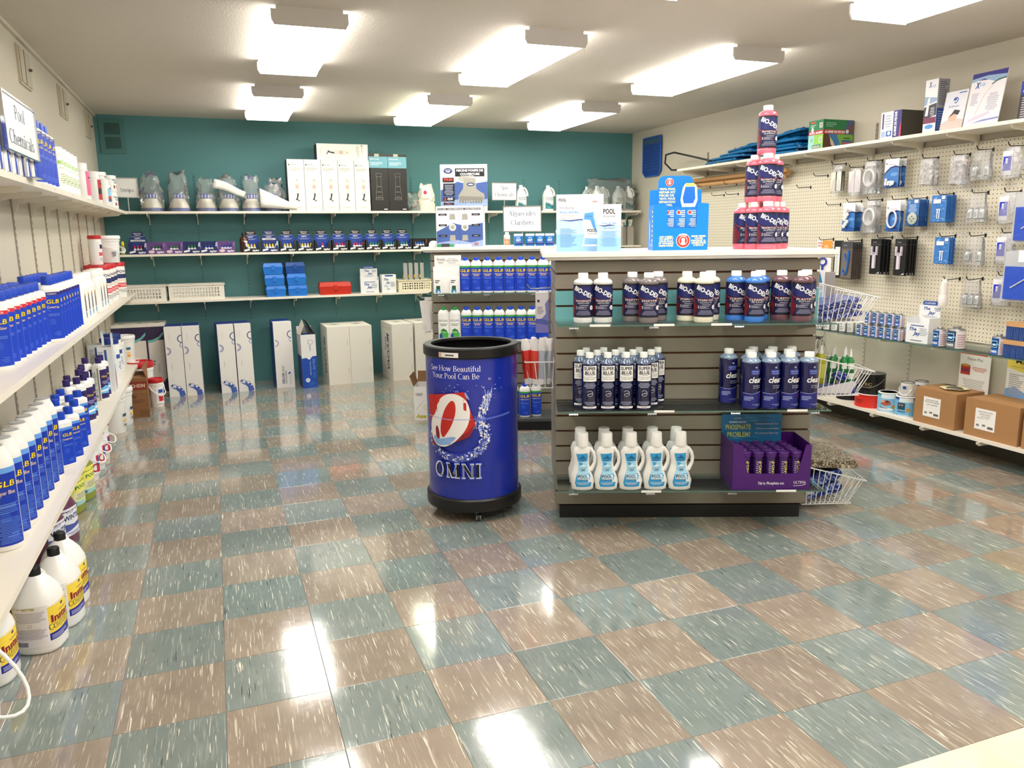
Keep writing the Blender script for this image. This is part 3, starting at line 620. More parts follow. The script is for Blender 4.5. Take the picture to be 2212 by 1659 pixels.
def clear_bottle():
    R, H = .0415, .255; w = .105; d = D()
    d.rect(-w*.17, .16, w*.25, .183, '2A3A9A').text('NATURAL', w*.04, .172, .006, 'C8D4F4', w=w*.34).text('chemistry', w*.04, .164, .0045, 'C8D4F4', w=w*.3).circ(w*.04, .192, .0045, 'E8EEFF').circ(w*.035, .1905, .003, '151A55')
    d.text('clear', w*.07, .125, .026, 'FFFFFF', w=w*.62, off=.018, shear=.22).text('Concentrated', w*.12, .108, .006, 'D0D4E8', w=w*.36, shear=.2).text('4 in 1 Clarifier', w*.12, .099, .006, 'D0D4E8', w=w*.36, shear=.2)
    d.poly([(-w/2, .01), (w/2, .01), (w/2, .088), (w*.2, .08), (-w*.1, .074), (-w/2, .078)], '1A1F78').stroke([(-w/2, .078), (-w*.1, .074), (w*.2, .08), (w/2, .088)], .0015, 'B8C4EE').lines(-w*.42, .045, 0, .065, 3, 'A8B2E0', 'L').lines(-w*.1, .02, w*.4, .03, 2, '8A94C8', 'R').poly([(w*.3, .05), (w*.42, .062), (w*.46, .075), (w*.38, .07), (w*.3, .06)], 'C02A3A')
    return bottle('clarifier_bottle', [(R*.88, 0), (R*.98, .004), (R, .012), (R, .208), (R*.96, .212), (R, .216), (R*.95, .222), (R*.7, .23), (.02, .234), (.02, .236)], scap(.0215, .234, .022), [mat('0F1248', .12, coat=.5)]*4+[mat('7F93AC', .12, coat=.5)]*5, M_WC, d, 0)
for i, (s, o) in enumerate([(.845, .225), (.932, .225), (1.016, .225), (1.1, .225), (.862, .14), (.95, .14), (1.036, .14), (.775, .1), (.90, .052), (.99, .052), (1.078, .052)]):
    put('clr', clear_bottle, ISL(s, o, .6), TH+.18, 'navy bottle with slanting white lettering, '+('first from left in the front rank', 'second from left in the front rank', 'third from left in the front rank', 'rightmost in the front rank', 'first in the second rank', 'second in the second rank', 'third in the second rank', 'standing apart at the rear left', 'first in the rear rank', 'second in the rear rank', 'rightmost in the rear rank')[i], 'bottle', 'navy clarifier bottles on the middle glass shelf')
# handled white bottles
def pmarvel():
    r = root('handled_bottle'); C = [(.0, .035), (.012, .050), (.04, .055), (.07, .051), (.10, .041), (.125, .036), (.15, .038), (.175, .041), (.198, .037), (.206, .024)]
    b = MB(); n = 24; vs = []; zz = [0, .004]+[c[0]*1.0 for c in C[1:]]; rr = [.046, .051]+[c[1] for c in C[1:]]
    for z, R in zip(zz, rr):
        off = -.006 if .06 < z < .18 else 0
        for i in range(n): a = 2*pi*i/n; vs.append((off+R*cos(a), R*.62*sin(a) if z < .2 else R*.95*sin(a), z))
    k = len(zz); fs = [(j*n+i, j*n+(i+1) % n, (j+1)*n+(i+1) % n, (j+1)*n+i) for j in range(k-1) for i in range(n)]+[tuple(range(n))[::-1], tuple((k-1)*n+i for i in range(n))]
    b.add(vs, fs, WH); b.build('bottle_body', r, smooth=60)
    MB().tube([(.022, 0, .196), (.036, 0, .192), (.05, 0, .172), (.0565, 0, .15), (.055, 0, .125), (.045, 0, .102), (.036, 0, .09)], [.008, .009, .0085, .008, .008, .0095, .012], WH, 10).build('handle', r)
    MB().lathe([(.027, .205), (.0275, .215), (.0255, .262), (.024, .267), (0, .267)], WH, 24).build('cap', r)
    d = D(); L = [(-.03, .166), (.022, .168), (.024, .15), (.02, .12), (.024, .09), (.036, .06), (.04, .03), (.036, .012), (-.03, .011), (-.036, .03), (-.03, .06), (-.02, .095), (-.022, .13)]
    d.poly(L, '37A6E4'); d.poly([(-.022, .13), (-.02, .095), (-.027, .07), (.031, .072), (.022, .1), (.021, .13)], 'A9DDF6'); d.poly([(-.02, .105), (-.0215, .118), (.0205, .118), (.0205, .105)], 'DDF3FC')
    d.text('the', 0, .158, .004, '12386A', w=.007).text('ALL', 0, .150, .007, '12386A', w=.014, off=.03).text('NATURAL', 0, .142, .007, '12386A', w=.032, off=.03).lines(-.018, .131, .018, .139, 2, '3A70A8').ring(0, .094, .018, .001, '12386A', 30, 330, .01).lines(-.01, .088, .013, .098, 3, '1C4A80').rect(-.024, .045, .028, .07, 'CBEBFA')
    d.text('POOL', 0, .054, .014, '0E1B4E', w=.043, off=.02).text('marvel', 0, .044, .009, '0E1B4E', w=.043).lines(-.03, .022, .03, .036, 3, 'D8F0FC')
    m = MB()
    def fn(u, v, h):
        R = .0; z = v+.006
        for q in range(len(zz)-1):
            if zz[q] <= z <= zz[q+1]: t = (z-zz[q])/(zz[q+1]-zz[q]+1e-9); R = rr[q]*(1-t)+rr[q+1]*t; break
        R = R or .05; off = -.006 if .06 < z < .18 else 0
        x = u; c = max(.05, 1-((x-off)/R)**2); return (x, -(R*.62)*c**.5-h, z)
    for q in range(len(d.L)): pass
    d.wrap(m, fn, .006, h0=.0008, dh=.00022); m.build('label', r, smooth=0); return r
for i in range(5):
    s = (.094, .204, .315, .429, .540)[i]
    put('pm', pmarvel, ISL(s, .225, .226), TH, f'white handled bottle with sky-blue label, {NUM[i]} from left in the front row', 'bottle', 'white handled bottles on the bottom glass shelf')
for i in range(5):
    s = (.094, .204, .315, .429, .540)[i]
    put('pm', pmarvel, ISL(s-.004, .135, .226), TH, f'white handled bottle, {NUM[i]} from left in the rear row', 'bottle', 'white handled bottles on the bottom glass shelf')
# ---------------- left wall shelves ----------------
LF = rad(90)
def Lp(y, back, z): return (lx(y)-back, y, z)
def flat_bottle(w, dp, H, fa, capm, bandside=True, capr=.021, caph=.026, name='chemical_bottle', lab='label', lw=None):
    """oblong bottle; front -y; a clear level strip on its side"""
    r = root(name); a, b_ = w/2, dp/2; n = 28; rings = [(.88, 0), (.98, .004), (1, .012), (1, H*.80), (.97, H*.825), (.8, H*.85), (.55, H*.868), (.30, H*.878)]
    b = MB(); vs = []
    for s, z in rings:
        for i in range(n):
            t = 2*pi*i/n; c, q = cos(t), sin(t); e = .55; vs.append((a*s*math.copysign(abs(c)**e, c), b_*s*math.copysign(abs(q)**e, q), z))
    k = len(rings); b.add(vs, [(j*n+i, j*n+(i+1) % n, (j+1)*n+(i+1) % n, (j+1)*n+i) for j in range(k-1) for i in range(n)]+[tuple(range(n))[::-1], tuple((k-1)*n+i for i in range(n))], WH)
    b.build('bottle_body', r, smooth=50)
    MB().lathe(scap(capr, H*.87, H-H*.87), capm, 20).build('cap', r)
    d = MB(); fa.wrap(d, lambda u, v, h: (u, -b_*(1-abs(u/a)**3.6)**(1/3.6) if abs(u) < a else 0, 0) and (max(-a, min(a, u)), -b_*(max(0, 1-abs(min(1, abs(u)/a))**3.6))**(1/3.6)-h, H*.05+v), .006)
    bp = back_print(dp*.5, H*.66); bp.wrap(d, face((-a-.0003, dp*.08, H*.06), (0, -1, 0)))
    D().rect(-.005, 0, .005, H*.74, '8F9488').wrap(d, face((-a-.0004, -dp*.27, H*.03), (0, -1, 0)))
    d.build('label', r, smooth=0); return r
def cow():
    w = .096; h = .225; d = glb_art(w*.9, h*.95, '2B1F7A', 'CLEARLY', 'Coverup', big=.95); return flat_bottle(.096, .064, .30, d, M_CB, capr=.023)
for i in range(8):
    put('cow', cow, Lp(1.215+.086*i, .075, .925), rad(40), f'large blue-label bottle, {NUM[i]} from the near end of the front row, middle left shelf', 'bottle', 'large purple band bottles on the middle left shelf')
for i in range(6): put('cow', cow, (lx(1.2)-.170, 1.24+.086*i, .925), rad(40), f'blue-capped bottle, {NUM[i]} in the wall-side row behind the large blue-label bottles', 'bottle', 'blue capped bottles against the left wall')
def balance(): 
    d = glb_art(.08, .2, 'D8283A', 'BALANCER', 'Stabilizer'); return flat_bottle(.09, .062, .28, d, M_CB, capr=.024)
for i in range(8):
    put('bal', balance, (lx(1)-.112, 1.10-.1*i, .925), rad(42), f'red-banded blue bottle, {NUM[i]} from far end of its row, middle left shelf', 'bottle', 'red band bottles on the middle left shelf')
for i in range(7):
    put('bal', balance, (lx(1)-.19, 1.13-.1*i, .925), rad(42), f'blue-capped bottle, {NUM[i]} from far end, against wall behind the red-banded bottles', 'bottle', 'blue capped bottles against the left wall')
def white_round(col, art_, H=.26, R=.05, capm=None): return bottle('powder_bottle', [(R*.9, 0), (R, .006), (R, H*.72), (R*.9, H*.78), (R*.72, H*.82), (R*.7, H*.83)], scap(R*.74, H*.83, H*.17), WH, capm or M_WC, art_, H*.12, n=22, back=back_print(R*1.6, H*.5))
def art_label(w, h, base, bands, txt=None, tc='FFFFFF', txt2=None):
    d = D(); d.rect(-w/2, 0, w/2, h, base)
    for y0, y1, c in bands: d.rect(-w/2, h*y0, w/2, h*y1, c)
    if txt: d.text(txt, 0, h*.72, h*.13, tc, w=w*.8, off=.03)
    if txt2: d.text(txt2, 0, h*.56, h*.1, tc, w=w*.7)
    d.lines(-w*.4, h*.1, w*.4, h*.3, 5, '8890A0'); return d
M_RED = mat('C8202C', .4, name='red lid')
WR = lambda: white_round('', art_label(.055, .13, '20204A', [(0, .22, '4FA8E0'), (.22, .27, 'FFFFFF'), (.9, 1, 'E8B020')], 'WATER', 'F4E8B0', 'CARE'), .27, .055)
for i, (y, bk) in enumerate([(2.06, .09), (2.2, .09), (2.34, .09), (2.48, .09), (2.8, .09), (2.95, .09), (3.1, .09), (1.98, .18), (2.13, .18), (2.28, .18), (2.44, .18)]):
    put('wrd', WR, Lp(y, bk, .925), LF+.25, f'white round bottle, navy label, {NUM[i % 7]} from near end '+('in front' if i < 7 else 'by the wall')+', middle left shelf', 'bottle', 'white round bottles on the middle left shelf')
def jar(name, R, H, lid_m, lab, lidh=.035, z0=None, lidr=None):
    r = root(name); lr = lidr or R*1.02
    MB().lathe([(R*.94, 0), (R, .008), (R, H-lidh-.012), (R*.96, H-lidh-.004), (R*.9, H-lidh)], WH, 28).build('jar_body', r)
    MB().lathe([(lr, H-lidh-.002), (lr*1.0, H-.006), (lr*.96, H), (lr*.8, H), (lr*.78, H-.003), (0, H-.003)], lid_m, 32).build('lid', r)
    d = MB(); lab.wrap(d, on_cyl(R, R, (z0 if z0 is not None else H*.08)), .009); back_print(R*1.3, H*.6).wrap(d, on_cyl(R, R, H*.12, pi*1.0), .009); d.build('label', r, smooth=0); return r
RJ = lambda: jar('chlorine_tub', .083, .28, M_RED, D().rect(-.09, 0, .09, .2, 'F6F4F0').text('POWER', 0, .165, .02, '1C2250', w=.13, off=.03).rect(-.085, .12, .085, .155, '26306A').rect(-.07, .1, .07, .112, 'E8D8C0').rect(-.085, .05, .085, .085, 'E04A50').lines(-.07, .06, .07, .08, 2, 'F8D0D0').lines(-.07, .01, .07, .04, 3, '909090'), .03, .03)
for i, (y, bk, t) in enumerate([(4.25, .1, 'at the far end'), (3.92, .13, 'second from the far end'), (3.72, .13, 'third from the far end'), (3.5, .13, 'nearest the white round bottles')]):
    put('rj', RJ, Lp(y, bk, .925), rad(66), f'red-lidded white tub on the middle left shelf, {t}', 'tub', 'red-lidded tubs on the middle left shelf')
put('redcapb', lambda: bottle('chlorine_bottle', [(.04, 0), (.043, .004), (.043, .18), (.04, .186)], scap(.045, .184, .026), WH, M_RED, D().rect(-.05, 0, .05, .15, 'F6EEF0').rect(-.03, .1, .04, .13, '20285A').rect(-.04, .05, .04, .075, 'D85A68').lines(-.04, .01, .04, .04, 3, '909090'), .015, back=back_print(.06, .14)), Lp(3.52, .13, 1.2051), LF, 'tall white bottle with red cap standing on the red-lidded tubs', 'bottle')
def pail(R=.11, H=.21, lab=None, lidc=None, hand=True, handle_up=False, name='white_pail', M_H=None):
    r = root(name); lm = mat(lidc, .4) if lidc else M_WC
    MB().lathe([(R*.84, 0), (R*.86, .004), (R*.95, H*.78), (R*.99, H*.79), (R*.99, H*.83), (R*.95, H*.84), (R*.95, H*.9)], WH, 32).build('bucket', r)
    MB().lathe([(R*1.0, H*.86), (R*1.03, H*.88), (R*1.03, H*.96), (R*.98, H), (R*.9, H), (R*.88, H*.97), (0, H*.97)], lm, 32).build('lid', r)
    hm = M_H or M_WC
    P = [(R*1.04*cos(a), -R*1.04*abs(sin(a))*(.55 if not handle_up else .1)-.0, H*.8-(.09 if not handle_up else -.12)*abs(sin(a))) for a in [pi*k/12 for k in range(13)]]
    P = [(p[0], p[1]-(.03 if not handle_up and 2 < i < 10 else 0) - R*.5*(0 if handle_up else sin(pi*i/12)), p[2]) for i, p in enumerate(P)]
    if hand: MB().tube(P, .004, hm, 8).build('handle', r)
    if lab: d = MB(); lab.wrap(d, on_cyl(R*.955, R*.955, 0), .009, h0=.002); d.build('label', r, smooth=0)
    return r
put('pailu', lambda: pail(.105, .21, D().lines(-.06, .05, -.02, .09, 3, '555555'), hand=True), Lp(4.4, .135, 1.2051) if 0 else Lp(4.13, .125, 1.2051), LF-.5, 'white pail with bail handle standing on the red-lidded tubs', 'pail')
# bottom left shelf (z .35)
def seaq(big=0):
    d = glb_art(.078, .175, '5C9AEE', '', 'Seaquest' if not big else 'Super', big=.85); return flat_bottle(.084, .066, .255, d, M_CB, capr=.0205, name='chemical_bottle')
fr = [(1.145, .075), (1.04, .13), (1.27, .06), (1.36, .155), (1.45, .06)]
for i, (y, bk) in enumerate(fr+[(1.50, .15), (1.59, .1), (1.63, .17), (1.71, .08), (1.20, .18), (1.79, .17)]):
    put('sea', seaq, Lp(y, bk, .35), rad(48), ('blue-capped bottle nearest the aisle at the near end, bottom left shelf', 'blue-capped bottle beside the tall white bottles, bottom left shelf', 'blue-capped bottle just behind the nearest aisle one, bottom left shelf')[i] if i < 3 else f'blue-capped white bottle, {NUM[i-3]} in the group behind the foremost three, bottom left shelf', 'bottle', 'blue capped bottles on the bottom left shelf')
def tallw():
    d = glb_art(.09, .27, '6AA4F0', '', 'Super Blue', big=1.0, deep='0A35B0'); d.lines(-.042, .01, .042, .1, 16, '5F8EEA', 'C', .35, 9); d.lines(-.042, .115, .042, .15, 6, '5F8EEA', 'C', .35, 9)
    r = root('chemical_bottle'); R = .052; H = .36
    MB().lathe([(R*.9, 0), (R, .006), (R, .29), (R*.97, .305), (R*.8, .33), (R*.62, .352), (R*.58, .36), (0, .361)], WH, 26, 1, .85).build('bottle_body', r, smooth=60)
    MB().lathe([(R*.5, .3615), (R*.5, .3635), (0, .3635)], mat('B9BDBF', .3), 24).build('cap', r)
    m = MB(); d.wrap(m, on_cyl(R, R*.85, .02), .006); m.build('label', r, smooth=0); return r
for i, (y, bk) in enumerate([(.94, .1), (.82, .1), (.70, .1), (.58, .1), (.46, .1), (.34, .1), (.22, .1), (.10, .1)]):
    put('tallw', tallw, Lp(y, bk, .35), rad(36), f'tall white bottle, deep blue label, {NUM[i]} from far end of its row, bottom left shelf', 'bottle', 'tall blue label bottles on the bottom left shelf')
M_PUR = mat('2A1A66', .4)
def purple(t='Winter'):
    d = D(); w, h = .07, .19; d.rect(-w/2, 0, w/2, h, '2B1E5E').text(t, w*.02, h*.72, .014, YEL, w=w*.8, shear=.15).poly([(-w/2, .035), (w/2, .03), (w/2, .075), (0, .085), (-w/2, .07)], '6EB8EE').poly([(-w/2, .045), (w/2, .05), (w/2, .062), (-w/2, .056)], 'F4FAFF').lines(-w*.4, h*.5, w*.4, h*.62, 3, 'B8A8E8').rect(-w/2, 0, w/2, .012, '3A2A78')
    return flat_bottle(.08, .07, .28, d, M_PUR, capr=.0185)
for i, (y, bk) in enumerate([(2.11, .1), (2.2, .1), (2.78, .1), (2.9, .1), (1.93, .16), (2.0, .12), (2.09, .18), (2.3, .15), (2.4, .15), (2.5, .16), (2.8, .18)]):
    put('purp', purple, Lp(y, bk, .35), rad(60), ('purple-capped bottle nearest, in front on the bottom left shelf', 'purple-capped bottle second from near end, bottom left shelf', 'purple-capped bottle before the striped carton, bottom left shelf', 'purple-capped bottle touching the striped carton, bottom left shelf')[i] if i < 4 else f'purple-capped bottle, {NUM[i-4]} in the wall-side rank of the bottom left shelf', 'bottle', 'purple capped bottles on the bottom left shelf')
def carton(name, w, d_, h, c, faces=None, cut=None, rough=.55, var=.03):
    """root mesh is the carton; front -y; base centre at origin"""
    b = MB().box(-w/2, w/2, -d_/2, d_/2, 0, h, mat(c, rough, var=var, bscale=30)); F = faces or {}
    if 'F' in F: F['F'].wrap(b, face((-w/2, -d_/2, 0), (1, 0, 0)))
    if 'L' in F: F['L'].wrap(b, face((-w/2, d_/2, 0), (0, -1, 0)))
    if 'R' in F: F['R'].wrap(b, face((w/2, -d_/2, 0), (0, 1, 0)))
    if 'T' in F: F['T'].wrap(b, face((-w/2, -d_/2, h), (1, 0, 0), (0, 1, 0)))
    b.build('carton', r_ := root(name), smooth=0)
    return r_
def strip_carton():
    d = D().rect(0, 0, .12, .4, 'E8EAEE').rect(.06, 0, .12, .4, '9FC0E0').rect(.075, .18, .115, .36, 'F4F4F4').poly([(.07, .02), (.115, .05), (.115, .14), (.08, .12)], 'B85A6A'); f = D().rect(0, 0, .09, .4, 'EDEDF0').lines(.008, .14, .05, .37, 16, '8890A0', 'L').rect(.055, .02, .075, .38, '2B5FA8').lines(.01, .02, .08, .1, 5, 'A05068', 'L')
    return carton('chemical_carton', .09, .12, .31, 'E6E8EC', {'R': d, 'F': D().sub(f, 0, 0, .77), 'L': D().sub(f, 0, 0, .77)})
put('stc', strip_carton, Lp(3.12, .09, .35), 0, 'tall pale carton with blue stripe, near one of two on the bottom left shelf', 'carton'); put('stc', strip_carton, Lp(3.28, .165, .35), 0, 'tall pale carton with blue stripe, behind its twin and nearer the wall', 'carton')
BLID = mat('16307E', .4)
bl = lambda: jar('chemical_tub', .062, .33, BLID, D().rect(-.05, .08, .05, .22, 'EFF2F6').rect(-.05, .18, .05, .21, '2A58A8').lines(-.04, .1, .04, .16, 5, '7080A0'), .04, .0)
put('blj', bl, Lp(3.45, .1, .35), LF, 'white tub with navy lid beside the far wall-side carton', 'tub'); put('blj', bl, Lp(3.72, .11, .35), LF, 'white tub with navy lid, farther one, bottom left shelf', 'tub')
p1 = D().rect(-.06, .03, .09, .14, 'F1F1F3').lines(-.05, .04, .02, .13, 8, '9AA0AC', 'L').lines(.03, .04, .08, .13, 6, '9AA0AC', 'L')
put('pl1', lambda: pail(.068, .235, p1, hand=False), Lp(4.0, .125, .35), -.2, 'narrow white pail on the far end of the bottom left shelf, nearer one', 'pail')
p2 = D().rect(.04, .12, .075, .14, '2A6A8A').rect(.045, .09, .07, .1, 'F2C43C').rect(.045, .06, .07, .078, 'E8A828')
put('pl2', lambda: pail(.092, .235, p2, hand=False), Lp(4.45, .105, .35), -.15, 'wide white pail at the very end of the bottom left shelf', 'pail')
# top left shelf (z 1.62)
def cow_top(): d = glb_art(.085, .215, '2B1F7A', 'CLARITY', 'Clear Blue', big=.95); return flat_bottle(.098, .07, .285, d, M_CB, capr=.023)
for i in range(4): put('ct', cow_top, Lp(1.14+.1*i, .055, 1.62), rad(68), f'blue-label bottle, {NUM[i]} from near end beside the framed pool sign', 'bottle', 'blue label bottles on the top left shelf')
for i in range(3): put('ct', cow_top, Lp(1.09+.1*i, .145, 1.62), LF, f'blue-capped bottle, {NUM[i]} by the wall on the top left shelf', 'bottle', 'blue label bottles on the top left shelf')
def silver(): d = D().rect(-.025, 0, .03, .17, '1038B8').rect(-.045, 0, -.028, .17, 'F4F4F4').lines(-.02, .03, .02, .1, 5, '6A8AE0'); return bottle('chemical_canister', [(.04, 0), (.043, .004), (.043, .19), (.04, .2), (0, .2)], None, mat('B9BCC0', .25, .7), None, d, .01)
for i, y in enumerate((.35, .47, .59, .71, .83, .95)): put('sil', silver, Lp(y, .06, 1.62), LF+.3, f'silver and blue canister, {NUM[i]} from near end under the framed pool sign', 'canister', 'silver canisters on the top left shelf')
mio = lambda: jar('spa_canister', .055, .215, WH, D().rect(-.06, 0, .06, .165, 'F6F7F4').rect(-.05, .01, -.03, .15, '3F86C4').text('MIO', 0, .12, .02, '9ACB3A', w=.045, off=.03).text('mineral', .0, .1, .009, '9ACB3A', w=.04).lines(-.02, .03, .05, .08, 5, 'B8C870').ring(.02, .03, .02, .003, '5A8AA0', 20, 160), .035, .012)
for i in range(5): put('mio', mio, Lp(1.62+.118*i+.04, .065, 1.62), rad(62), f'white canister with green lettering, {NUM[i]} from near end, top left shelf', 'canister', 'green lettered canisters on the top left shelf')
for i, (k, y, R, H, la) in enumerate([('pinkb', 2.62, .052, .22, [('E86A9A', .02, .17)]), ('redb', 3.2, .05, .215, [('C0202C', .1, .16), ('1A1A1C', .06, .1), ('C0202C', .02, .06)]), ('bluwb', 3.72, .056, .2, [('8CC8E8', .05, .13), ('2C5AA0', .03, .05), ('C84038', .05, .07)])]):
    def f(R=R, H=H, la=la):
        d = D()
        for c, y0, y1 in la: d.rect(-.028, y0*.95, .045, y1*.95, c)
        d.lines(-.02, .12, .03, .14, 1, '301020'); return bottle('spa_bottle', [(R*.94, 0), (R, .006), (R, H*.76), (R*.93, H*.8), (R*.8, H*.82)], scap(R*.84, H*.81, H*.19), WH, M_WC, d, .01, back=back_print(R*1.4, H*.6))
    put(k, f, Lp(y, .065, 1.62), LF-.25, ('white bottle with pink label on the top left shelf', 'white bottle with red and black label on the top left shelf', 'wide white bottle with blue and red picture label, top left shelf')[i], 'bottle')
    if i < 2: put(k, f, Lp(y+.24, .1, 1.62), LF-.25, ('white bottle with pink label, farther of two', 'white bottle with red and black label, farther of two')[i]+' on the top left shelf', 'bottle')
yo = lambda: jar('spa_tub', .068, .135, WH, D().rect(-.05, .01, .06, .1, 'FAFAF8').text('YELLOW', 0, .08, .013, '1A2A5A', w=.085, off=.04).text('OUT', 0, .06, .013, '1A2A5A', w=.05, off=.04).rect(-.03, .02, -.015, .045, '7A2030').rect(.0, .02, .03, .045, 'F0A070'), .026, .012)
put('yo', yo, Lp(4.35, .09, 1.62), LF-.3, 'wide white tub at the far end of the top left shelf, lower one', 'tub'); put('yo', yo, Lp(4.35, .09, 1.7551), LF-.3, 'wide white tub stacked on another at the far end of the top left shelf', 'tub')
put('yo', yo, Lp(4.0, .125, 1.62), LF, 'wide white tub by the wall behind the picture-label bottle, lower one', 'tub'); put('yo', yo, Lp(4.0, .125, 1.7551), LF, 'wide white tub by the wall, stacked behind the picture-label bottle', 'tub')
# floor under the left shelves
def jug(capm, fa, body=None, H=.29, w=.155, name='gallon_jug', fb=None):
    r = root(name); bm = body or WH; a, dp = w/2, w*.47
    b = MB(); n = 28; rings = [(.9, 0), (.98, .005), (1, .014), (1.0, H*.56), (1.02, H*.575), (1, H*.59), (.96, H*.64), (.8, H*.74), (.56, H*.83), (.34, H*.89), (.2, H*.91)]
    vs = []
    for s, z in rings:
        for i in range(n): t = 2*pi*i/n; c, q = cos(t), sin(t); e = .72; vs.append((a*s*math.copysign(abs(c)**e, c), dp*s*math.copysign(abs(q)**e, q), z))
    k = len(rings); b.add(vs, [(j*n+i, j*n+(i+1) % n, (j+1)*n+(i+1) % n, (j+1)*n+i) for j in range(k-1) for i in range(n)]+[tuple(range(n))[::-1], tuple((k-1)*n+i for i in range(n))], bm); b.build('jug_body', r, smooth=60)
    MB().tube([(.012, 0, H*.88), (.034, 0, H*.9), (.055, 0, H*.84), (.068, 0, H*.74), (.073, 0, H*.64), (.068, 0, H*.585)], [.010, .011, .011, .011, .012, .014], bm, 10).build('handle', r)
    MB().lathe([(.02, H*.89), (.0205, H*.9), (.0205, H*.985), (.018, H), (0, H)], capm, 20).build('cap', r)
    d = MB(); fn = lambda u, v, h: (u, -dp*(max(0, 1-min(1, abs(u)/a)**2.78))**(1/2.78)-h, v); fa.wrap(d, fn, .007)
    if fb: fb.wrap(d, lambda u, v, h: (-(a+h)*(max(0, 1-min(1, abs(u)/dp)**2.78))**(1/2.78), -u, v), .007)
    d.build('label', r, smooth=0); return r
BK = mat('141416', .4); w = .14
ins = D().rect(-.07, .045, .07, .17, 'FFE04A').poly([(-.07, .045), (.07, .045), (.07, .078), (-.07, .07)], '22289A').circ(0, .155, .009, '4A4A6A', .005).lines(-.03, .135, .03, .142, 2, '7A7020').text('Instant', 0, .108, .024, '8E1A30', w=.115, off=.04).text('CONDITIONER', 0, .083, .02, '3A3A10', w=.13, off=.06).text('CONDITIONER', 0, .083, .02, 'FFE95A', w=.126, off=.01).lines(-.06, .05, .02, .066, 3, 'C8CCF0', 'L')
insb = D().rect(-.055, .03, .055, .175, 'F0EEF2').rect(-.055, .165, -.02, .17, 'B04050').rect(-.02, .164, .02, .171, 'A09010').lines(-.052, .12, .052, .158, 8, 'B5B2C6', 'C', .5).ring(0, .108, .006, .001, '5A5080').lines(-.05, .06, .052, .098, 9, 'B5B2C6', 'C', .5).bars(-.048, .034, -.012, .05, '3A3A7A')
ij = lambda: jug(BK, ins, fb=insb)
for i, (x, y, rz, t) in enumerate([(-.59, .045, 78, 'nearest whole one showing its back text'), (-.56, .215, 80, 'second one from the near end'), (-.565, .375, 80, 'farthest one with yellow label'), (-.74, .02, 82, 'against the wall beside the nearest one'), (-.70, -.14, 82, 'cut off by the left picture edge'), (-.76, .2, 85, 'against the wall, second from near')]):
    put('ij', ij, (x, y, 0), rad(rz), f'white gallon jug with black cap on the floor, {t}', 'jug', 'white conditioner jugs on the floor')
M_WN = mat('6B3A55', .25, coat=.3)
pj_ = lambda: jug(BK, D().rect(-.065, .05, .065, .18, 'E9ECF4').text('Pool', -.02, .155, .012, '2A3A8A', w=.04).text('WINTER', 0, .125, .022, '1A2260', w=.12, off=.03).poly([(-.065, .07), (.065, .09), (.065, .11), (0, .1), (-.065, .11)], '4A5AA8').lines(-.05, .055, .05, .07, 2, '5060A0'), M_WN)
put('wj', pj_, (-.72, .88, 0), rad(70), 'purple winterizing jug with pale label on the floor, nearer one', 'jug'); put('wj', pj_, (-.70, 1.07, 0), rad(70), 'purple winterizing jug with pale label on the floor, farther one', 'jug')
M_YG = mat('8F9A2C', .25, coat=.3)
yj = lambda: jug(BK, D().rect(-.068, .045, .068, .19, 'F2EF6A').text('POOL', 0, .13, .018, '1E6A3A', w=.1, off=.03).text('YEL', .03, .165, .012, '1E3A2A', w=.05).rect(-.06, .07, .05, .115, 'E6E6C0').lines(-.055, .075, .045, .11, 6, '8A8A60').poly([(-.068, .045), (.068, .045), (.068, .062), (-.068, .07)], '9CCFCF').bars(-.066, .05, -.05, .065), M_YG)
put('yj', yj, (-.735, 1.54, 0), rad(75), 'yellow-green gallon jug on the floor, nearer one', 'jug'); put('yj', yj, (-.715, 1.75, 0), rad(75), 'yellow-green gallon jug on the floor, farther one', 'jug')
RHM = mat('B8202A', .4)
rj2 = lambda: pail(.085, .25, D().rect(-.05, .04, .06, .17, 'F6F6F8').rect(-.01, .05, .03, .15, 'C8283C').rect(0, .09, .025, .14, '2A3F9A').ring(-.02, .08, .025, .009, 'C8283C'), 'B4232C', True)
for i, (x, y) in enumerate([(-.74, 2.12), (-.735, 2.36), (-.735, 2.6)]): put('rj2', rj2, (x, y, 0), rad(70), f'white pail with red lid on the floor, {NUM[i]} from near end', 'pail', 'red-lidded pails under the left shelves')
wp = D().rect(.03, .12, .07, .14, '2A4A5A').rect(.035, .08, .06, .1, 'F0C030').rect(.035, .05, .06, .065, '6A6A6A')
wpf = lambda: pail(.105, .29, wp, None, False)
put('wpf', wpf, (-.725, 3.35, 0), rad(40), 'tall white pail on the floor under the left shelf, nearer one', 'pail'); put('wpf', wpf, (-.70, 3.6, 0), rad(40), 'tall white pail on the floor before the brown acid carton', 'pail')
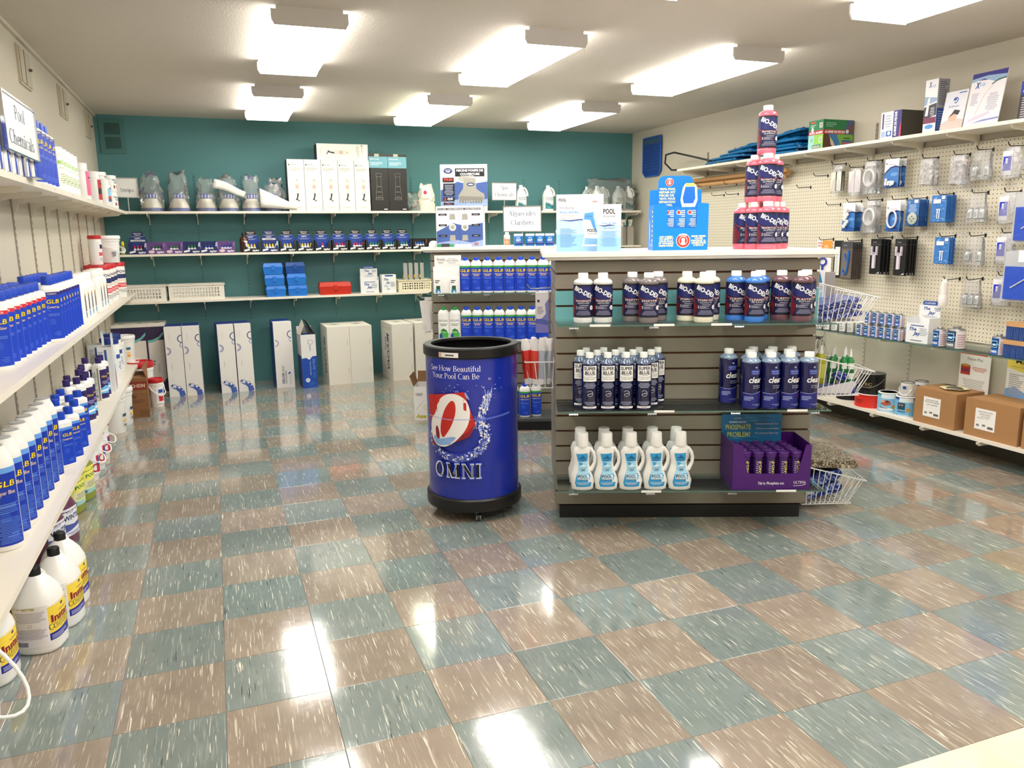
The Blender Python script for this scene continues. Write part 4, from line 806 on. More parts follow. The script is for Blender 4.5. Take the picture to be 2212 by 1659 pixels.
# ---------------- back wall: top shelf ----------------
ZB1, ZB2, ZB3 = 1.622, 1.252, .835
def vacuum_head():
    r = root('pool_vacuum'); CR = mat('F1EBDC', .4); BL = mat('2346A8', .35)
    MB().lathe([(.082, 0), (.088, .004), (.088, .026), (.084, .03), (0, .03)], BL, 28).build('base_ring', r)
    MB().lathe([(.086, .03), (.084, .045), (.07, .075), (.056, .098), (.05, .112), (0, .112)], CR, 28).build('cone', r)
    b = MB().lathe([(.049, .112), (.052, .116), (.053, .15), (.049, .156), (0, .156)], BL, 28)
    for k in range(12): a = 2*pi*k/12; b.box(-.004, .004, .0505, .0545, .118, .148, 'E8ECF6', Matrix.Rotation(a, 4, 'Z'))
    b.build('collar', r); return r
def bag(name, w, d_, h, seed, m=None, top=.62, sub=3):
    """loose clear plastic bag: crumpled closed shell standing on z=0"""
    rn = random.Random(seed); b = MB(); n = 22; k = 12; vs = []
    from mathutils import noise
    for j in range(k+1):
        t = j/k; z = h*t; s = (1-.06*t) if t < .5 else (1-.03)*(1-(t-.5)*2*(1-top)*.9); flat = 1 if t < .5 else 1-(t-.5)*1.5
        for i in range(n):
            a = 2*pi*i/n; p = Vector((cos(a)*2.2+seed*3.1, sin(a)*2.2, t*3.5)); q = noise.noise(p)*.42*(.2+t)+noise.noise(p*3)*.22*(.3+t)
            R = 1+q; x = w/2*s*R*cos(a); y = d_/2*s*max(.15, flat)*R*sin(a)
            vs.append((x, max(-d_*.55, min(d_*.55, y)), max(.0005 if j == 0 else .003, z*(1+.16*noise.noise(Vector((cos(a)*1.5, sin(a)*1.5, seed))))) if j else .0005))
    fs = [(j*n+i, j*n+(i+1) % n, (j+1)*n+(i+1) % n, (j+1)*n+i) for j in range(k) for i in range(n)]+[tuple(k*n+i for i in range(n))]
    b.add(vs, fs, m or film('FDFDFB', .86, .28, .12, 'clear bag plastic')); return b.build(name, smooth=28)
for i, (x, hh, bw) in enumerate([(-.415, .34, .24), (-.19, .37, .23), (.035, .31, .22), (.23, .33, .20), (.43, .34, .21), (.62, .27, .20)]):
    put('vh', vacuum_head, (x, 4.885, ZB1), 0, f'blue and cream pool vacuum in clear bag, {NUM[i]} from left, top back shelf', 'vacuum head', 'bagged vacuum heads on the top back shelf')
    b = bag('plastic_bag', min(bw, .2)*.92, .19, hh*.93, i+3); b.location = (x, 4.885, ZB1); tag(b, f'crumpled clear plastic bag around the {NUM[i]} vacuum head from left', 'plastic bag', 'clear bags on the top back shelf')
def sheet(name, pts, m, label, cat, sub=None):
    """curled paper sheet from a grid of points"""
    b = MB(); R, Cn = len(pts), len(pts[0]); b.add([p for r in pts for p in r], [(i*Cn+j, i*Cn+j+1, (i+1)*Cn+j+1, (i+1)*Cn+j) for i in range(R-1) for j in range(Cn-1)], m); o = b.build(name, smooth=60)
    s = o.modifiers.new('thickness', 'SOLIDIFY'); s.thickness = .0012; s.offset = 0; return tag(o, label, cat)
PAP = mat('F4F2EC', .5)
sheet('paper_sleeve', [[(.10+.26*t+.02*s, 4.775-.01*s, ZB1+.20-.07*t+.08*s*(1-t*.4)+.01*sin(t*5)) for t in [k/8 for k in range(9)]] for s in (0, .35, .7, 1)], PAP, 'white paper sleeve lying on the bags between the third and fourth vacuum heads', 'paper')
sheet('paper_sleeve', [[(.50+.32*t, 4.772-.012*sin(s*2), ZB1+.012+.02*(1-t)+(.17-.13*t)*s) for t in [k/8 for k in range(9)]] for s in (0, .3, .65, 1)], PAP, 'white paper sleeve leaning on the rightmost vacuum head on the top back shelf', 'paper')
b = bag('plastic_bag', .17, .16, .30, 17, film('DDE0DE', .6, .3, .12)); b.location = (.655, 4.98, ZB1); tag(b, 'large glossy clear bag by the first white tall box on the top back shelf', 'plastic bag')
def sanit():
    d = D().rect(.012, .41, .022, .424, '3A3A40').text('PENTAIR', .028, .412, .011, '3A3A40', al='L', w=.05).lines(.015, .365, .125, .395, 3, 'B8B0A0', 'L')
    d.rect(.055, .245, .105, .30, 'E4E0D6').rect(.06, .2, .1, .245, 'D9D4CA').lines(.065, .205, .095, .24, 4, 'C88878').rect(.062, .155, .098, .195, 'E0DCD2').circ(.082, .278, .004, '222222').stroke([(.085, .16), (.08, .125), (.07, .1), (.062, .112)], [.014, .012, .008, .004], '26262A').stroke([(.07, .12), (.09, .09), (.1, .1)], [.006, .008, .003], '3A3A3E').lines(.03, .03, .12, .04, 2, 'C8C4BC')
    return d
sw = lambda: carton('vacuum_carton', .15, .20, .465, 'F3EFE6', {'F': sanit(), 'L': D().rect(0, 0, .2, .465, '2A2A2C')})
for i in range(5): put('sw', sw, (.829+.1535*i, 4.88, ZB1), 0, f'tall white printed carton, {NUM[i]} from left under the lying white carton', 'carton', 'white pump cartons on the top back shelf')
fd = D(); S_ = sanit()
for P, c in S_.L: fd.L.append(([[(p[1], .15-p[0]) for p in q] for q in P], c))
put('swf', lambda: carton('vacuum_carton', .474, .2, .147, 'F3EFE6', {'F': fd, 'L': D().rect(0, 0, .2, .147, '2A2A2C')}), (1.268, 4.89, ZB1+.4652), 0, 'white printed carton lying across the five tall white cartons', 'carton')
blk = D().rect(0, .40, .18, .505, '6FA8BC').text('PENTAIR', .03, .475, .013, 'E8F2F4', al='L', w=.07).circ(.02, .481, .006, 'E8F2F4').lines(.015, .425, .14, .46, 3, 'C8E0E8', 'L').rect(.055, .505, .1, .53, 'B8B2A0')
for k in ((.065, .32, .05, .03), (.07, .23, .04, .09), (.065, .18, .05, .045), (.06, .12, .06, .055)):
    x0, y0, ww, hh = k; blk.stroke([(x0, y0), (x0+ww, y0), (x0+ww, y0+hh), (x0, y0+hh), (x0, y0)], .0016, '9A948E')
blk.stroke([(.055, .105), (.125, .105), (.12, .125), (.06, .125), (.055, .105)], .0016, 'B8B0AA').ring(.09, .145, .012, .0015, 'B8B0AA', 180, 360).rect(.13, .012, .165, .02, 'E8E8E8')
kb = lambda: carton('vacuum_carton', .18, .2, .53, '1E1C1C', {'F': blk}, rough=.35)
put('kb', kb, (1.597, 4.88, ZB1), 0, 'tall black carton with sky-blue band, left of the pair', 'carton'); put('kb', kb, (1.7795, 4.88, ZB1), 0, 'tall black carton with sky-blue band, right of the pair', 'carton')
b = bag('plastic_bag', .17, .2, .26, 31, mat('ECE8D8', .35, bump=.6, bscale=30)); b.location = (2.08, 4.88, ZB1); tag(b, 'cream plastic refill bag with magenta dot beside the pump cartons', 'bag'); dd = MB(); D().circ(0, 0, .018, 'C8285A').wrap(dd, face((2.045, 4.772, ZB1+.175), (1, 0, 0))); o = dd.build('dot_label', b, smooth=0); o.location = (-2.08, -4.88, -ZB1)
b = bag('plastic_bag', .15, .16, .17, 33); b.location = (1.96, 4.9, ZB1); tag(b, 'small clear bag with a black and red brush, right of the black cartons', 'plastic bag')
m = MB(); m.box(-.045, .05, -.02, .02, .003, .03, '2A2226', Matrix.Rotation(-.5, 4, 'Y') @ Matrix.Translation((0, 0, .02))); m.tube([(-.01, -.025, .045), (.03, -.025, .085), (.045, -.02, .1)], .008, mat('A8283A', .4)); o = m.build('brush', smooth=0); o.location = (1.955, 4.895, ZB1+.001); tag(o, 'black and red vacuum brush inside the small clear bag', 'brush')
put('whbox', lambda: carton('white_box', .2, .18, .22, 'EFEDE6'), (2.60, 4.9, ZB1), 0, 'plain white box on the top back shelf behind the pump cartons', 'box')
# signs
def frame_sign(w, h, lines, hT, post=.1, face_='serif', baseplate=True, dpt=.012, back=True):
    r = root('framed_sign'); m = M_CHR; z = post
    b = MB(); t = .007
    b.box(-w/2, w/2, -dpt/2, dpt/2, z, z+t, m).box(-w/2, w/2, -dpt/2, dpt/2, z+h-t, z+h, m).box(-w/2, -w/2+t, -dpt/2, dpt/2, z+t, z+h-t, m).box(w/2-t, w/2, -dpt/2, dpt/2, z+t, z+h-t, m); b.build('frame', r, smooth=0)
    c = MB().box(-w/2+t, w/2-t, -.001, .003, z+t, z+h-t, mat('FAFAF8', .4)); d = D()
    y = h*.62 if len(lines) > 1 else h*.3
    for s, ww in lines: d.text(s, 0, y, hT, '3E4E78', w=ww, face='serif', T=.09, t=.035); y -= hT*1.9
    d.wrap(c, face((0, -.001, z), (1, 0, 0))); c.build('card', r, smooth=0)
    if post: MB().tube([(0, 0, 0.003), (0, 0, z)], .005, m, 8).build('post', r)
    if baseplate: MB().box(-.06, .06, -.045, .045, 0, .004, m).build('foot', r, smooth=0)
    return r
put('s_spa', lambda: frame_sign(.275, .18, [('Spa', .075), ('Chemicals', .21)], .037, .105), (2.90, 4.86, ZB1), 0, 'small framed sign on a post reading Spa Chemicals, on the top back shelf', 'sign')
put('s_alg', lambda: frame_sign(.285, .19, [('Algaecides', .205), ('Clarifiers', .17)], .035, .102), GON(.048, -.2, 1.3), TH, 'framed sign on a post reading Algaecides Clarifiers, on the far stand', 'sign')
put('s_str', lambda: frame_sign(.18, .172, [('Strips', .11)], .03, .118), (-.600, 4.88, ZB1), 0, 'small framed sign ending in rips, behind the white tubs at the left corner', 'sign')
put('s_pool', lambda: frame_sign(.56, .21, [('Pool', .17), ('Chemicals', .42)], .05, .08, dpt=.014), Lp(.70, .01, 1.62), rad(90), 'large framed sign reading Pool Chemicals at the left edge of the picture', 'sign')
# silk jugs
AQ = D().rect(-.045, .02, .045, .14, 'F4F6F4').rect(-.045, .128, .045, .133, '1A4A6A').text('AQUA SILK', 0, .108, .012, '1A2A3A', w=.08, off=.02).lines(-.02, .1, .035, .104, 1, '5A7A8A').poly([(-.045, .02), (.045, .02), (.045, .06), (.02, .055), (-.01, .075), (-.045, .085)], '1E7A86').stroke([(-.045, .092), (-.01, .082), (.02, .062), (.045, .067)], .004, '1A2A3A').lines(-.03, .03, .02, .045, 3, '8AC8D0', 'L')
aq = lambda: jug(M_WC, AQ, H=.26, w=.112)
for i, x in enumerate((3.09, 3.395)): put('aq', aq, (x, 4.88, ZB1), 0, f'white jug with teal wave label, {("right beside the spa sign", "standing alone between spa sign and bagged jugs")[i]}', 'jug', 'white spa jugs on the top back shelf')
for i, x in enumerate((3.965, 4.09, 4.215, 4.335)): put('aq', aq, (x, 4.87 if i != 1 else 4.98, ZB1), 0, f'white jug with teal wave label inside the clear bag, {NUM[i]} from left', 'jug', 'white spa jugs on the top back shelf')
put('aq', aq, (3.9, 4.985, ZB1), 0, 'white jug with teal wave label at the rear left of the clear bag', 'jug', 'white spa jugs on the top back shelf')
b = bag('plastic_bag', .60, .27, .33, 41, film('EEF2F0', .86, .2, .1), top=.8); b.location = (4.15, 4.91, ZB1+.001); tag(b, 'large clear plastic bag around the white spa jugs in the far right corner', 'plastic bag')
# ---------------- middle back shelf: reagent trays ----------------
def reagent(bc, body='E8E8EC'):
    r = root('reagent_bottle'); MB().lathe([(.011, 0), (.012, .002), (.012, .042), (.008, .048), (.006, .05)], mat(body, .3), 12).build('bottle_body', r); MB().lathe([(.0085, .048), (.0085, .056), (.003, .072), (0, .073)], mat(bc, .4), 12).build('cap', r); return r
def tray(c, c2, card, oval=False, logo='taylor'):
    r = root('display_tray'); w = .146; dp = .10; M = mat(c, .45)
    b = MB().box(-w/2, w/2, -dp/2, dp/2, 0, .003, M).box(-w/2, w/2, dp/2-.002, dp/2, .003, .105 if not card else .12, M)
    pr = [(-w/2, .003), (w/2, .003), (w/2, .098), (w/2-.012, .098), (w/2-.03, .036), (-w/2+.03, .036), (-w/2+.012, .098), (-w/2, .098)]
    b.prism(pr, 1, -dp/2, -dp/2+.002, M); b.box(-w/2, -w/2+.002, -dp/2+.002, dp/2-.002, .003, .1, M).box(w/2-.002, w/2, -dp/2+.002, dp/2-.002, .003, .1, M)
    d = D(); d.poly([(w/2-.012, .098), (w/2, .098), (w/2, .04), (w/2-.02, .065)], c2).poly([(w/2-.022, .05), (w/2-.004, .04), (w/2-.004, .066)], c)
    if oval: d.circ(-w/2+.035, .02, .025, 'E8D0D8', .013)
    else: d.poly([(-w/2+.006, .008), (-w/2+.055, .018), (-w/2+.055, .034), (-w/2+.006, .024)], 'F4F4F6')
    d.text(logo, .035, .010, .016, 'FFFFFF', w=.062, off=.04, shear=.15); d.wrap(b, face((0, -dp/2, 0), (1, 0, 0))); b.build('tray', r, smooth=0)
    if card:
        k = MB(); top, main = card; y = dp/2-.004
        k.prism([(-.072, .003), (.072, .003), (.072, .125), (.058, .15), (.05, .152), (.046, .175), (.04, .196), (-.04, .196), (-.046, .175), (-.05, .152), (-.058, .15), (-.072, .125)], 1, y-.002, y, mat(main, .4))
        e = D().poly([(-.05, .156), (.05, .156), (.046, .175), (.04, .196), (-.04, .196), (-.046, .175)], top).text('Replacement', 0, .178, .009, 'F0F0F4', w=.066, off=.02).text('Reagents', 0, .164, .009, 'F0F0F4', w=.05, off=.02).stroke([(-.05, .155), (0, .149), (.05, .155)], .0025, 'E8ECF4').text('taylor', 0, .134, .011, 'F4F6FA', w=.05, off=.03, shear=.15)
        e.lines(-.055, .112, .055, .126, 2, 'A8B8E0') if main == '1A3F9C' else e.rect(-.06, .11, .06, .126, 'D8DCE0').lines(-.05, .113, .05, .123, 1, '6A7080')
        e.ring(-.02, .075, .02, .001, '8AA8E8'); e.wrap(k, face((0, y-.002, 0), (1, 0, 0))); k.build('header_card', r, smooth=0)
    return r
KB, NB, PB = ('15151A', '1A3F9C'), ('1B2A66', '22357E'), None
trs = [(-.556, '1C2A66', 'B8C4E0', NB, 0, 'C8243C', 3, 'navy tray with header card and red-capped reagents, leftmost'), (-.408, '6A4A8A', '8A6AAA', None, 1, '1F7A3C', 3, 'purple tray with green caps, left of two'), (-.262, '6A4A8A', '8A6AAA', None, 1, '1F7A3C', 3, 'purple tray with green caps, right of two'), (-.115, '1C2A66', 'B8C4E0', None, 0, '1F7A3C', 3, 'navy tray without header card, green caps'), (.03, '1C2A66', 'B8C4E0', None, 0, '1E3FA8', 3, 'navy tray without header card, blue caps'), (.178, '6A4A8A', '8A6AAA', None, 1, '1E3FA8', 4, 'purple tray with blue caps'),
  (.475, '1A1A1E', '2A2A30', KB, 0, 'F2DC30', 3, 'black tray and blue header card by the brown bottle'), (.637, '1C2A66', 'B8C4E0', NB, 0, 'F2DC30', 5, 'navy tray with header card and yellow caps'), (.797, '1A1A1E', '2A2A30', KB, 0, 'F2DC30', 3, 'black tray with yellow caps, left of two'), (.957, '1A1A1E', '2A2A30', KB, 0, 'F2DC30', 5, 'black tray with yellow caps, right of two'), (1.118, '1A1A1E', '2A2A30', KB, 0, 'C8243C', 1, 'black tray with a single red cap'), (1.28, '1A1A1E', '2A2A30', KB, 0, 'C8243C', 5, 'black tray full of red caps, left of two'), (1.442, '1A1A1E', '2A2A30', KB, 0, 'C8243C', 5, 'black tray full of red caps, right of two'), (1.6, '1A1A1E', '2A2A30', KB, 0, '1F8A4A', 5, 'black tray full of green caps, left of two'), (1.752, '1A1A1E', '2A2A30', KB, 0, '1F8A4A', 5, 'black tray full of green caps, right of two'), (1.905, '1A1A1E', '2A2A30', KB, 0, '1F8A4A', 3, 'black tray with three green caps, last header card at right'), (2.06, '1A1A1E', '6A4A2A', None, 0, '2A6AC8', 4, 'low black tray with blue caps'), (2.215, '1A1A1E', '6A4A2A', None, 0, '2A6AC8', 4, 'low black tray hidden behind the far stand, blue caps')]
seen = {}
for ti, (x, c, c2, card, ov, cap, nb, lb) in enumerate(trs):
    x -= .078 if x > .3 else 0
    put(f'tr{c}{card}{ov}', lambda: tray(c, c2, card, ov), (x, 4.84, ZB2), 0, lb+', middle back shelf', 'display tray', 'reagent display trays on the middle back shelf')
    for k in range(nb):
        a = (k-(nb-1)/2)*.0262
        seen[cap] = seen.get(cap, 0)+1; cn = {'C8243C': 'red', '1F7A3C': 'green', '1E3FA8': 'blue', 'F2DC30': 'yellow', '1F8A4A': 'bright green', '2A6AC8': 'mid-blue'}[cap]
        put('rg'+cap, lambda: reagent(cap), (x+a, 4.84-.022, ZB2+.0031), 0, f'{cn}-capped reagent bottle, {NUM[k]} in the {lb.split(" tray")[0]} tray, {NUM[ti]} tray from left', 'bottle', 'reagent bottles in the display trays')
put('ycb', lambda: bottle('sample_bottle', [(.018, 0), (.02, .003), (.02, .07), (.012, .082)], [(.0125, .08), (.0125, .1), (.006, .115), (0, .115)], mat('B8B84A', .2, trans=.4), mat('F0DC28', .4), D().rect(-.015, .01, .015, .06, 'E8E8D8'), 0), (-.675, 4.83, ZB2), 0, 'yellow-capped sample bottle at the left end of the middle back shelf', 'bottle')
put('brn', lambda: bottle('amber_bottle', [(.036, 0), (.039, .004), (.039, .115), (.034, .132), (.018, .146), (.017, .152)], scap(.0185, .15, .026), mat('4A2412', .15, coat=.5), BK, D().rect(-.004, .05, .03, .105, 'F2F0EE').rect(0, .075, .02, .09, 'D86070').rect(.0, .055, .02, .06, '6A8AC8'), 0), (.335, 4.84, ZB2), 0, 'brown bottle with white label between the purple and black trays', 'bottle')
# pump spray bottles at the right end
def sprayb():
    r = root('pump_bottle'); M = mat('A9A396', .4); MB().box(-.034, .034, -.03, .03, 0, .19, M).box(-.028, .028, -.025, .025, .19, .205, M).build('bottle_body', r, smooth=0)
    MB().lathe([(.013, .205), (.013, .235), (.008, .24), (.006, .26)], mat('D8D2C4', .4), 12).box(-.012, .012, -.035, .012, .245, .275, mat('D8D2C4', .4), ty=.006).box(-.004, .004, -.04, -.03, .215, .26, mat('D8D2C4', .4)).build('sprayer', r, smooth=0); return r
put('spr', sprayb, (4.27, 4.86, ZB2), .5, 'beige square pump bottle at the right end of the middle back shelf, left one', 'bottle'); put('spr', sprayb, (4.36, 4.86, ZB2), 0, 'beige square pump bottle at the right end of the middle back shelf, right one', 'bottle')
# ---------------- lower back shelf ----------------
def basket(w, d_, h, nx, rows, m='F1EDE2'):
    r = root('plastic_basket'); M = mat(m, .4); t = .003; b = MB().box(-w/2+.008, w/2-.008, -d_/2+.008, d_/2-.008, 0, t, M)
    def wallp(L, T_, n):
        # perforated wall in local (u, v): list of boxes
        o = []; mu = .035; v0 = .028; ph = (h-v0-.022)/rows; pw = (L-2*mu)/n; q = .62
        o.append((-L/2, L/2, 0, v0)); o.append((-L/2, L/2, v0+ph*rows, h)); o.append((-L/2, -L/2+mu, v0, v0+ph*rows)); o.append((L/2-mu, L/2, v0, v0+ph*rows))
        for j in range(rows): o.append((-L/2+mu, L/2-mu, v0+ph*j+ph*q, v0+ph*(j+1))) if j < rows else 0
        for i in range(n):
            for j in range(rows): o.append((-L/2+mu+pw*i+pw*q, -L/2+mu+pw*(i+1), v0+ph*j, v0+ph*j+ph*q))
        return o
    for u0, u1, v0, v1 in wallp(w, t, nx): b.box(u0, u1, -d_/2, -d_/2+t, v0, v1, M).box(u0, u1, d_/2-t, d_/2, v0, v1, M)
    for u0, u1, v0, v1 in wallp(d_-.006, t, max(3, int(nx*d_/w))): b.box(-w/2, -w/2+t, u0, u1, v0, v1, M).box(w/2-t, w/2, u0, u1, v0, v1, M)
    b.box(-w/2-.008, w/2+.008, -d_/2-.008, -d_/2, h-.008, h, M).box(-w/2-.008, w/2+.008, d_/2, d_/2+.008, h-.008, h, M).box(-w/2-.008, -w/2, -d_/2, d_/2, h-.008, h, M).box(w/2, w/2+.008, -d_/2, d_/2, h-.008, h, M)
    b.build('basket', r, smooth=0); return r
put('bsk', lambda: basket(.47, .24, .14, 16, 3), (-.597, 4.92, ZB3), 0, 'long white perforated basket at the left end of the lower back shelf', 'basket'); put('bsk', None, (-.105, 4.92, ZB3), 0, 'long white perforated basket, second from left on the lower back shelf', 'basket')
put('bsk2', lambda: basket(.36, .24, .12, 12, 3, 'F3EBCF'), (1.93, 4.90, ZB3), 0, 'cream perforated basket beside the far slatwall stand', 'basket')
def case(w, d_, h, c):
    r = root('test_kit_case'); M = mat(c, .35, var=.04, bscale=20)
    MB().box(-w/2+.008, w/2-.008, -d_/2+.006, d_/2-.006, 0, h*.62, M, tx=.008, ty=.006).build('case_body', r, smooth=0)
    MB().box(-w/2-.002, w/2+.002, -d_/2-.002, d_/2+.002, h*.62+.0005, h*.68, M).box(-w/2, w/2, -d_/2, d_/2, h*.68, h, M, tx=-.008, ty=-.012).build('lid', r, smooth=0)
    MB().box(-.016, .016, -d_/2-.006, -d_/2+.003, h*.40, h*.80, M).box(-.013, .013, -d_/2-.009, -d_/2-.005, h*.38, h*.46, M).build('latch', r, smooth=0); return r
bc = lambda: case(.178, .14, .104, '1F78D8')
for i, (x, z) in enumerate([(.588, 0), (.58, 1), (.572, 2), (.785, 0), (.78, 1)]): put('bc', bc, (x, 4.88, ZB3+.1045*z), 0, f'bright blue plastic case, {("bottom", "middle", "top")[z]} of the {"left" if i < 3 else "right"} stack on the lower back shelf', 'case', 'blue plastic cases on the lower back shelf')
put('bcd', lambda: case(.178, .14, .108, '1650A0'), (.775, 4.90, ZB3+.209), 0, 'darker blue plastic case topping the right stack', 'case')
put('rc', lambda: case(.30, .15, .118, 'C9321F'), (1.137, 4.87, ZB3), 0, 'long red plastic case on the lower back shelf', 'case')
def cleaner_box(w=.175):
    r = root('countertop_display'); M = mat('F2F3F4', .4); BLp = '2A5AA8'
    MB().box(-w/2, w/2, -.06, .06, 0, .003, M).box(-w/2, w/2, -.06, -.058, .003, .125, M).box(-w/2, -w/2+.002, -.058, .06, .003, .16, M).box(w/2-.002, w/2, -.058, .06, .003, .16, M).build('tray', r, smooth=0)
    d = D(); d.rect(-w*.3, .107, w*.3, .113, BLp).text('The', -.03, .078, .02, '1C4FA0', w=.05, shear=.3, off=.03).text('Jay', .0, .05, .022, '1C4FA0', w=.055, shear=.3, off=.03).lines(.01, .05, .075, .1, 5, 'A8B0BC').lines(-.06, .012, .06, .022, 1, '4A5A7A'); m = MB(); d.wrap(m, face((0, -.06, 0), (1, 0, 0))); m.build('print', r, smooth=0)
    k = MB().box(-w/2+.004, w/2-.004, .05, .0525, .003, .235, M).prism([(-w*.3, .235), (w*.3, .235), (w*.33, .248), (w*.3, .262), (-w*.3, .262), (-w*.33, .248)], 1, .05, .0525, BLp)
    e = D().text('The', -.02, .205, .018, '1C4FA0', w=.045, shear=.3, off=.03).text('Jay', .015, .178, .02, '1C4FA0', w=.055, shear=.3, off=.03).lines(.03, .2, .075, .225, 3, '7080A0').text('CLEANER', 0, .243, .011, 'FFFFFF', w=w*.5).lines(-.05, .155, .06, .17, 2, 'A8B0BC'); e.wrap(k, face((0, .05, 0), (1, 0, 0))); k.build('header_card', r, smooth=0); return r
put('jay', lambda: cleaner_box(), (1.475, 4.86, ZB3), -.12, 'white countertop display with blue script lettering on the lower back shelf, larger one', 'display tray'); put('jay2', lambda: carton('printed_box', .14, .11, .175, 'EEF0F0', {'F': D().rect(.03, .158, .11, .172, '2A5AA8').text('The', .04, .12, .02, '1C4FA0', w=.045, shear=.3, off=.03).text('Jay', .06, .09, .02, '1C4FA0', w=.045, shear=.3, off=.03).text('The', .04, .055, .018, '1C4FA0', w=.04, shear=.3).text('Jay', .06, .03, .018, '1C4FA0', w=.04, shear=.3).lines(.08, .06, .13, .11, 4, '8A94A8')}), (1.66, 4.86, ZB3), 0, 'white printed box with blue script lettering beside the larger display', 'box')
put('tube4', lambda: bottle('glue_tube', [(.016, 0), (.017, .004), (.017, .055), (.01, .06)], [(.011, .06), (.011, .075), (0, .076)], WH, M_WC, D().rect(-.016, .01, .016, .05, '9AB8D8'), 0, n=14), (1.45, 4.85, ZB3+.0031), 0, 'small white and blue tube in the larger script-lettered display, left one', 'tube'); put('tube4', None, (1.50, 4.85, ZB3+.0031), 0, 'small white and blue tube in the larger script-lettered display, right one', 'tube')
def wand():
    r = root('thermometer'); MB().lathe([(.018, 0), (.019, .01), (.019, .12), (.015, .13)], mat('14151C', .3), 14).build('float_body', r); MB().lathe([(.0215, .13), (.0215, .158), (.018, .163), (0, .163)], mat('F0C828', .4), 14).build('collar', r)
    MB().box(-.02, .02, -.0225, -.0215, .1, .28, film('EFEFEA', .55, .3, .1)).build('sleeve', r, smooth=0); MB().tube([(0, 0, .16), (.01, 0, .24), (.02, -.01, .3)], .0035, mat('2A2A2E', .5)).build('cord', r); return r
for i, x in enumerate((1.84, 1.89, 1.945, 2.0)): put('wand', wand, (x, 4.88-.004*i, ZB3+.0035), .1*i, f'black float thermometer with yellow collar in the cream basket, {NUM[i]} from left', 'thermometer', 'thermometers in the cream basket')
# ---------------- floor cartons along the back wall ----------------
def dolphin():
    d = D().rect(0, 0, .1425, .64, 'E7E1D6').rect(0, .50, .1425, .62, '2E2046').poly([(0, .50), (0, .475), (.05, .485), (.1, .515), (.13, .55), (.13, .575), (.09, .53), (.04, .505)], '6FC0B8').rect(.128, .03, .1425, .62, '2E2046').poly([(.07, .08), (.13, .16), (.13, .03), (.07, .03)], '2E2046').lines(.03, .28, .045, .33, 2, '3A3A44')
    d.text('Dolphin', .06, .09, .024, '2E2046', w=.11, rot=rad(85), shear=.3).text('by Maytronics', .075, .24, .010, '444444', w=.08, rot=rad(90)); return d
dol = lambda: carton('cleaner_carton', .1425, .36, .64, 'ECE7DB', {'F': dolphin(), 'T': D().rect(.05, .15, .09, .18, '2A2222')})
for i, x in enumerate((-.757, -.614, -.470)): put('dol', dol, (x, 4.885, 0), 0, f'tall floor carton with dark purple border and teal wave, {NUM[i]} from left', 'carton', 'purple-bordered cleaner cartons on the floor')
def vac():
    d = D().rect(0, 0, .14, .62, 'F0EEEA').ring(.138, .515, .036, .008, '2A3F8A', 90, 270).ring(.138, .46, .022, .006, '6A88C8', 90, 270).ring(.01, .41, .035, .009, '8088C0', -90, 90).ring(.012, .41, .02, .003, '3A4A8A', -90, 90)
    d.stroke([(.035, .09), (.07, .075), (.10, .05), (.11, 0)], [.03, .036, .045, .05], '4A66B8').circ(.04, .095, .026, 'DDE6F4', .018, rot=-.5).ring(.04, .095, .026, .003, '22357E', ry=.018).circ(.085, .082, .014, 'F4F6FA').ring(.085, .082, .014, .003, '22357E').circ(.03, .1, .008, '22357E')
    d.rect(.04, .5, .042, .56, 'C0B8A8').rect(.04, .24, .042, .29, '5A5A60'); return d
M_SIDE = D().rect(0, 0, .3, .62, '1E2E7A')
vc_ = lambda: carton('vacuum_carton', .14, .3, .62, 'F0EEEA', {'F': vac(), 'L': D().rect(0, 0, .3, .62, '27388A'), 'T': D().rect(0, .08, .14, .3, '27388A')})
for i, (x, y, rz) in enumerate([(-.328, 4.72, .0), (-.183, 4.72, .0), (.098, 4.71, .07), (.246, 4.72, .07)]): put('vc', vc_, (x, y, 0), rz, f'white floor carton with blue vacuum hose print, {NUM[i]} from left', 'carton', 'hose-print vacuum cartons on the floor')
def dlx():
    d = D().rect(0, 0, .165, .61, 'F1EFEC').ring(.155, .5, .035, .007, '2A3F8A', 90, 275).ring(.155, .45, .02, .005, '6A88C8', 90, 275).ring(.01, .42, .032, .008, '8088C0', -90, 90).text('DELUXE', .075, .04, .022, '1A2A5A', w=.1, rot=rad(90), off=.03, al='L').text('SERIES', .075, .148, .018, '3A4A6A', w=.06, rot=rad(90), al='L').text('POOL VACUUM HEAD', .095, .04, .011, '1A2A5A', w=.12, rot=rad(90), al='L', off=.03)
    for k in range(4): d.ring(.13, .04+.026*k, .01, .002, '9AA2B4')
    d.poly([(.105, .13), (.125, .15), (.135, .14), (.12, .125)], '2A4FB0'); return d
put('dlx', lambda: carton('vacuum_carton', .165, .3, .615, 'F1EFEC', {'F': dlx(), 'L': D().rect(0, 0, .3, .615, '1E3F9A'), 'T': D().rect(0, .1, .165, .3, '1E3F9A')}), (.600, 4.76, 0), .03, 'white floor carton with blue sides lettered DELUXE', 'carton')
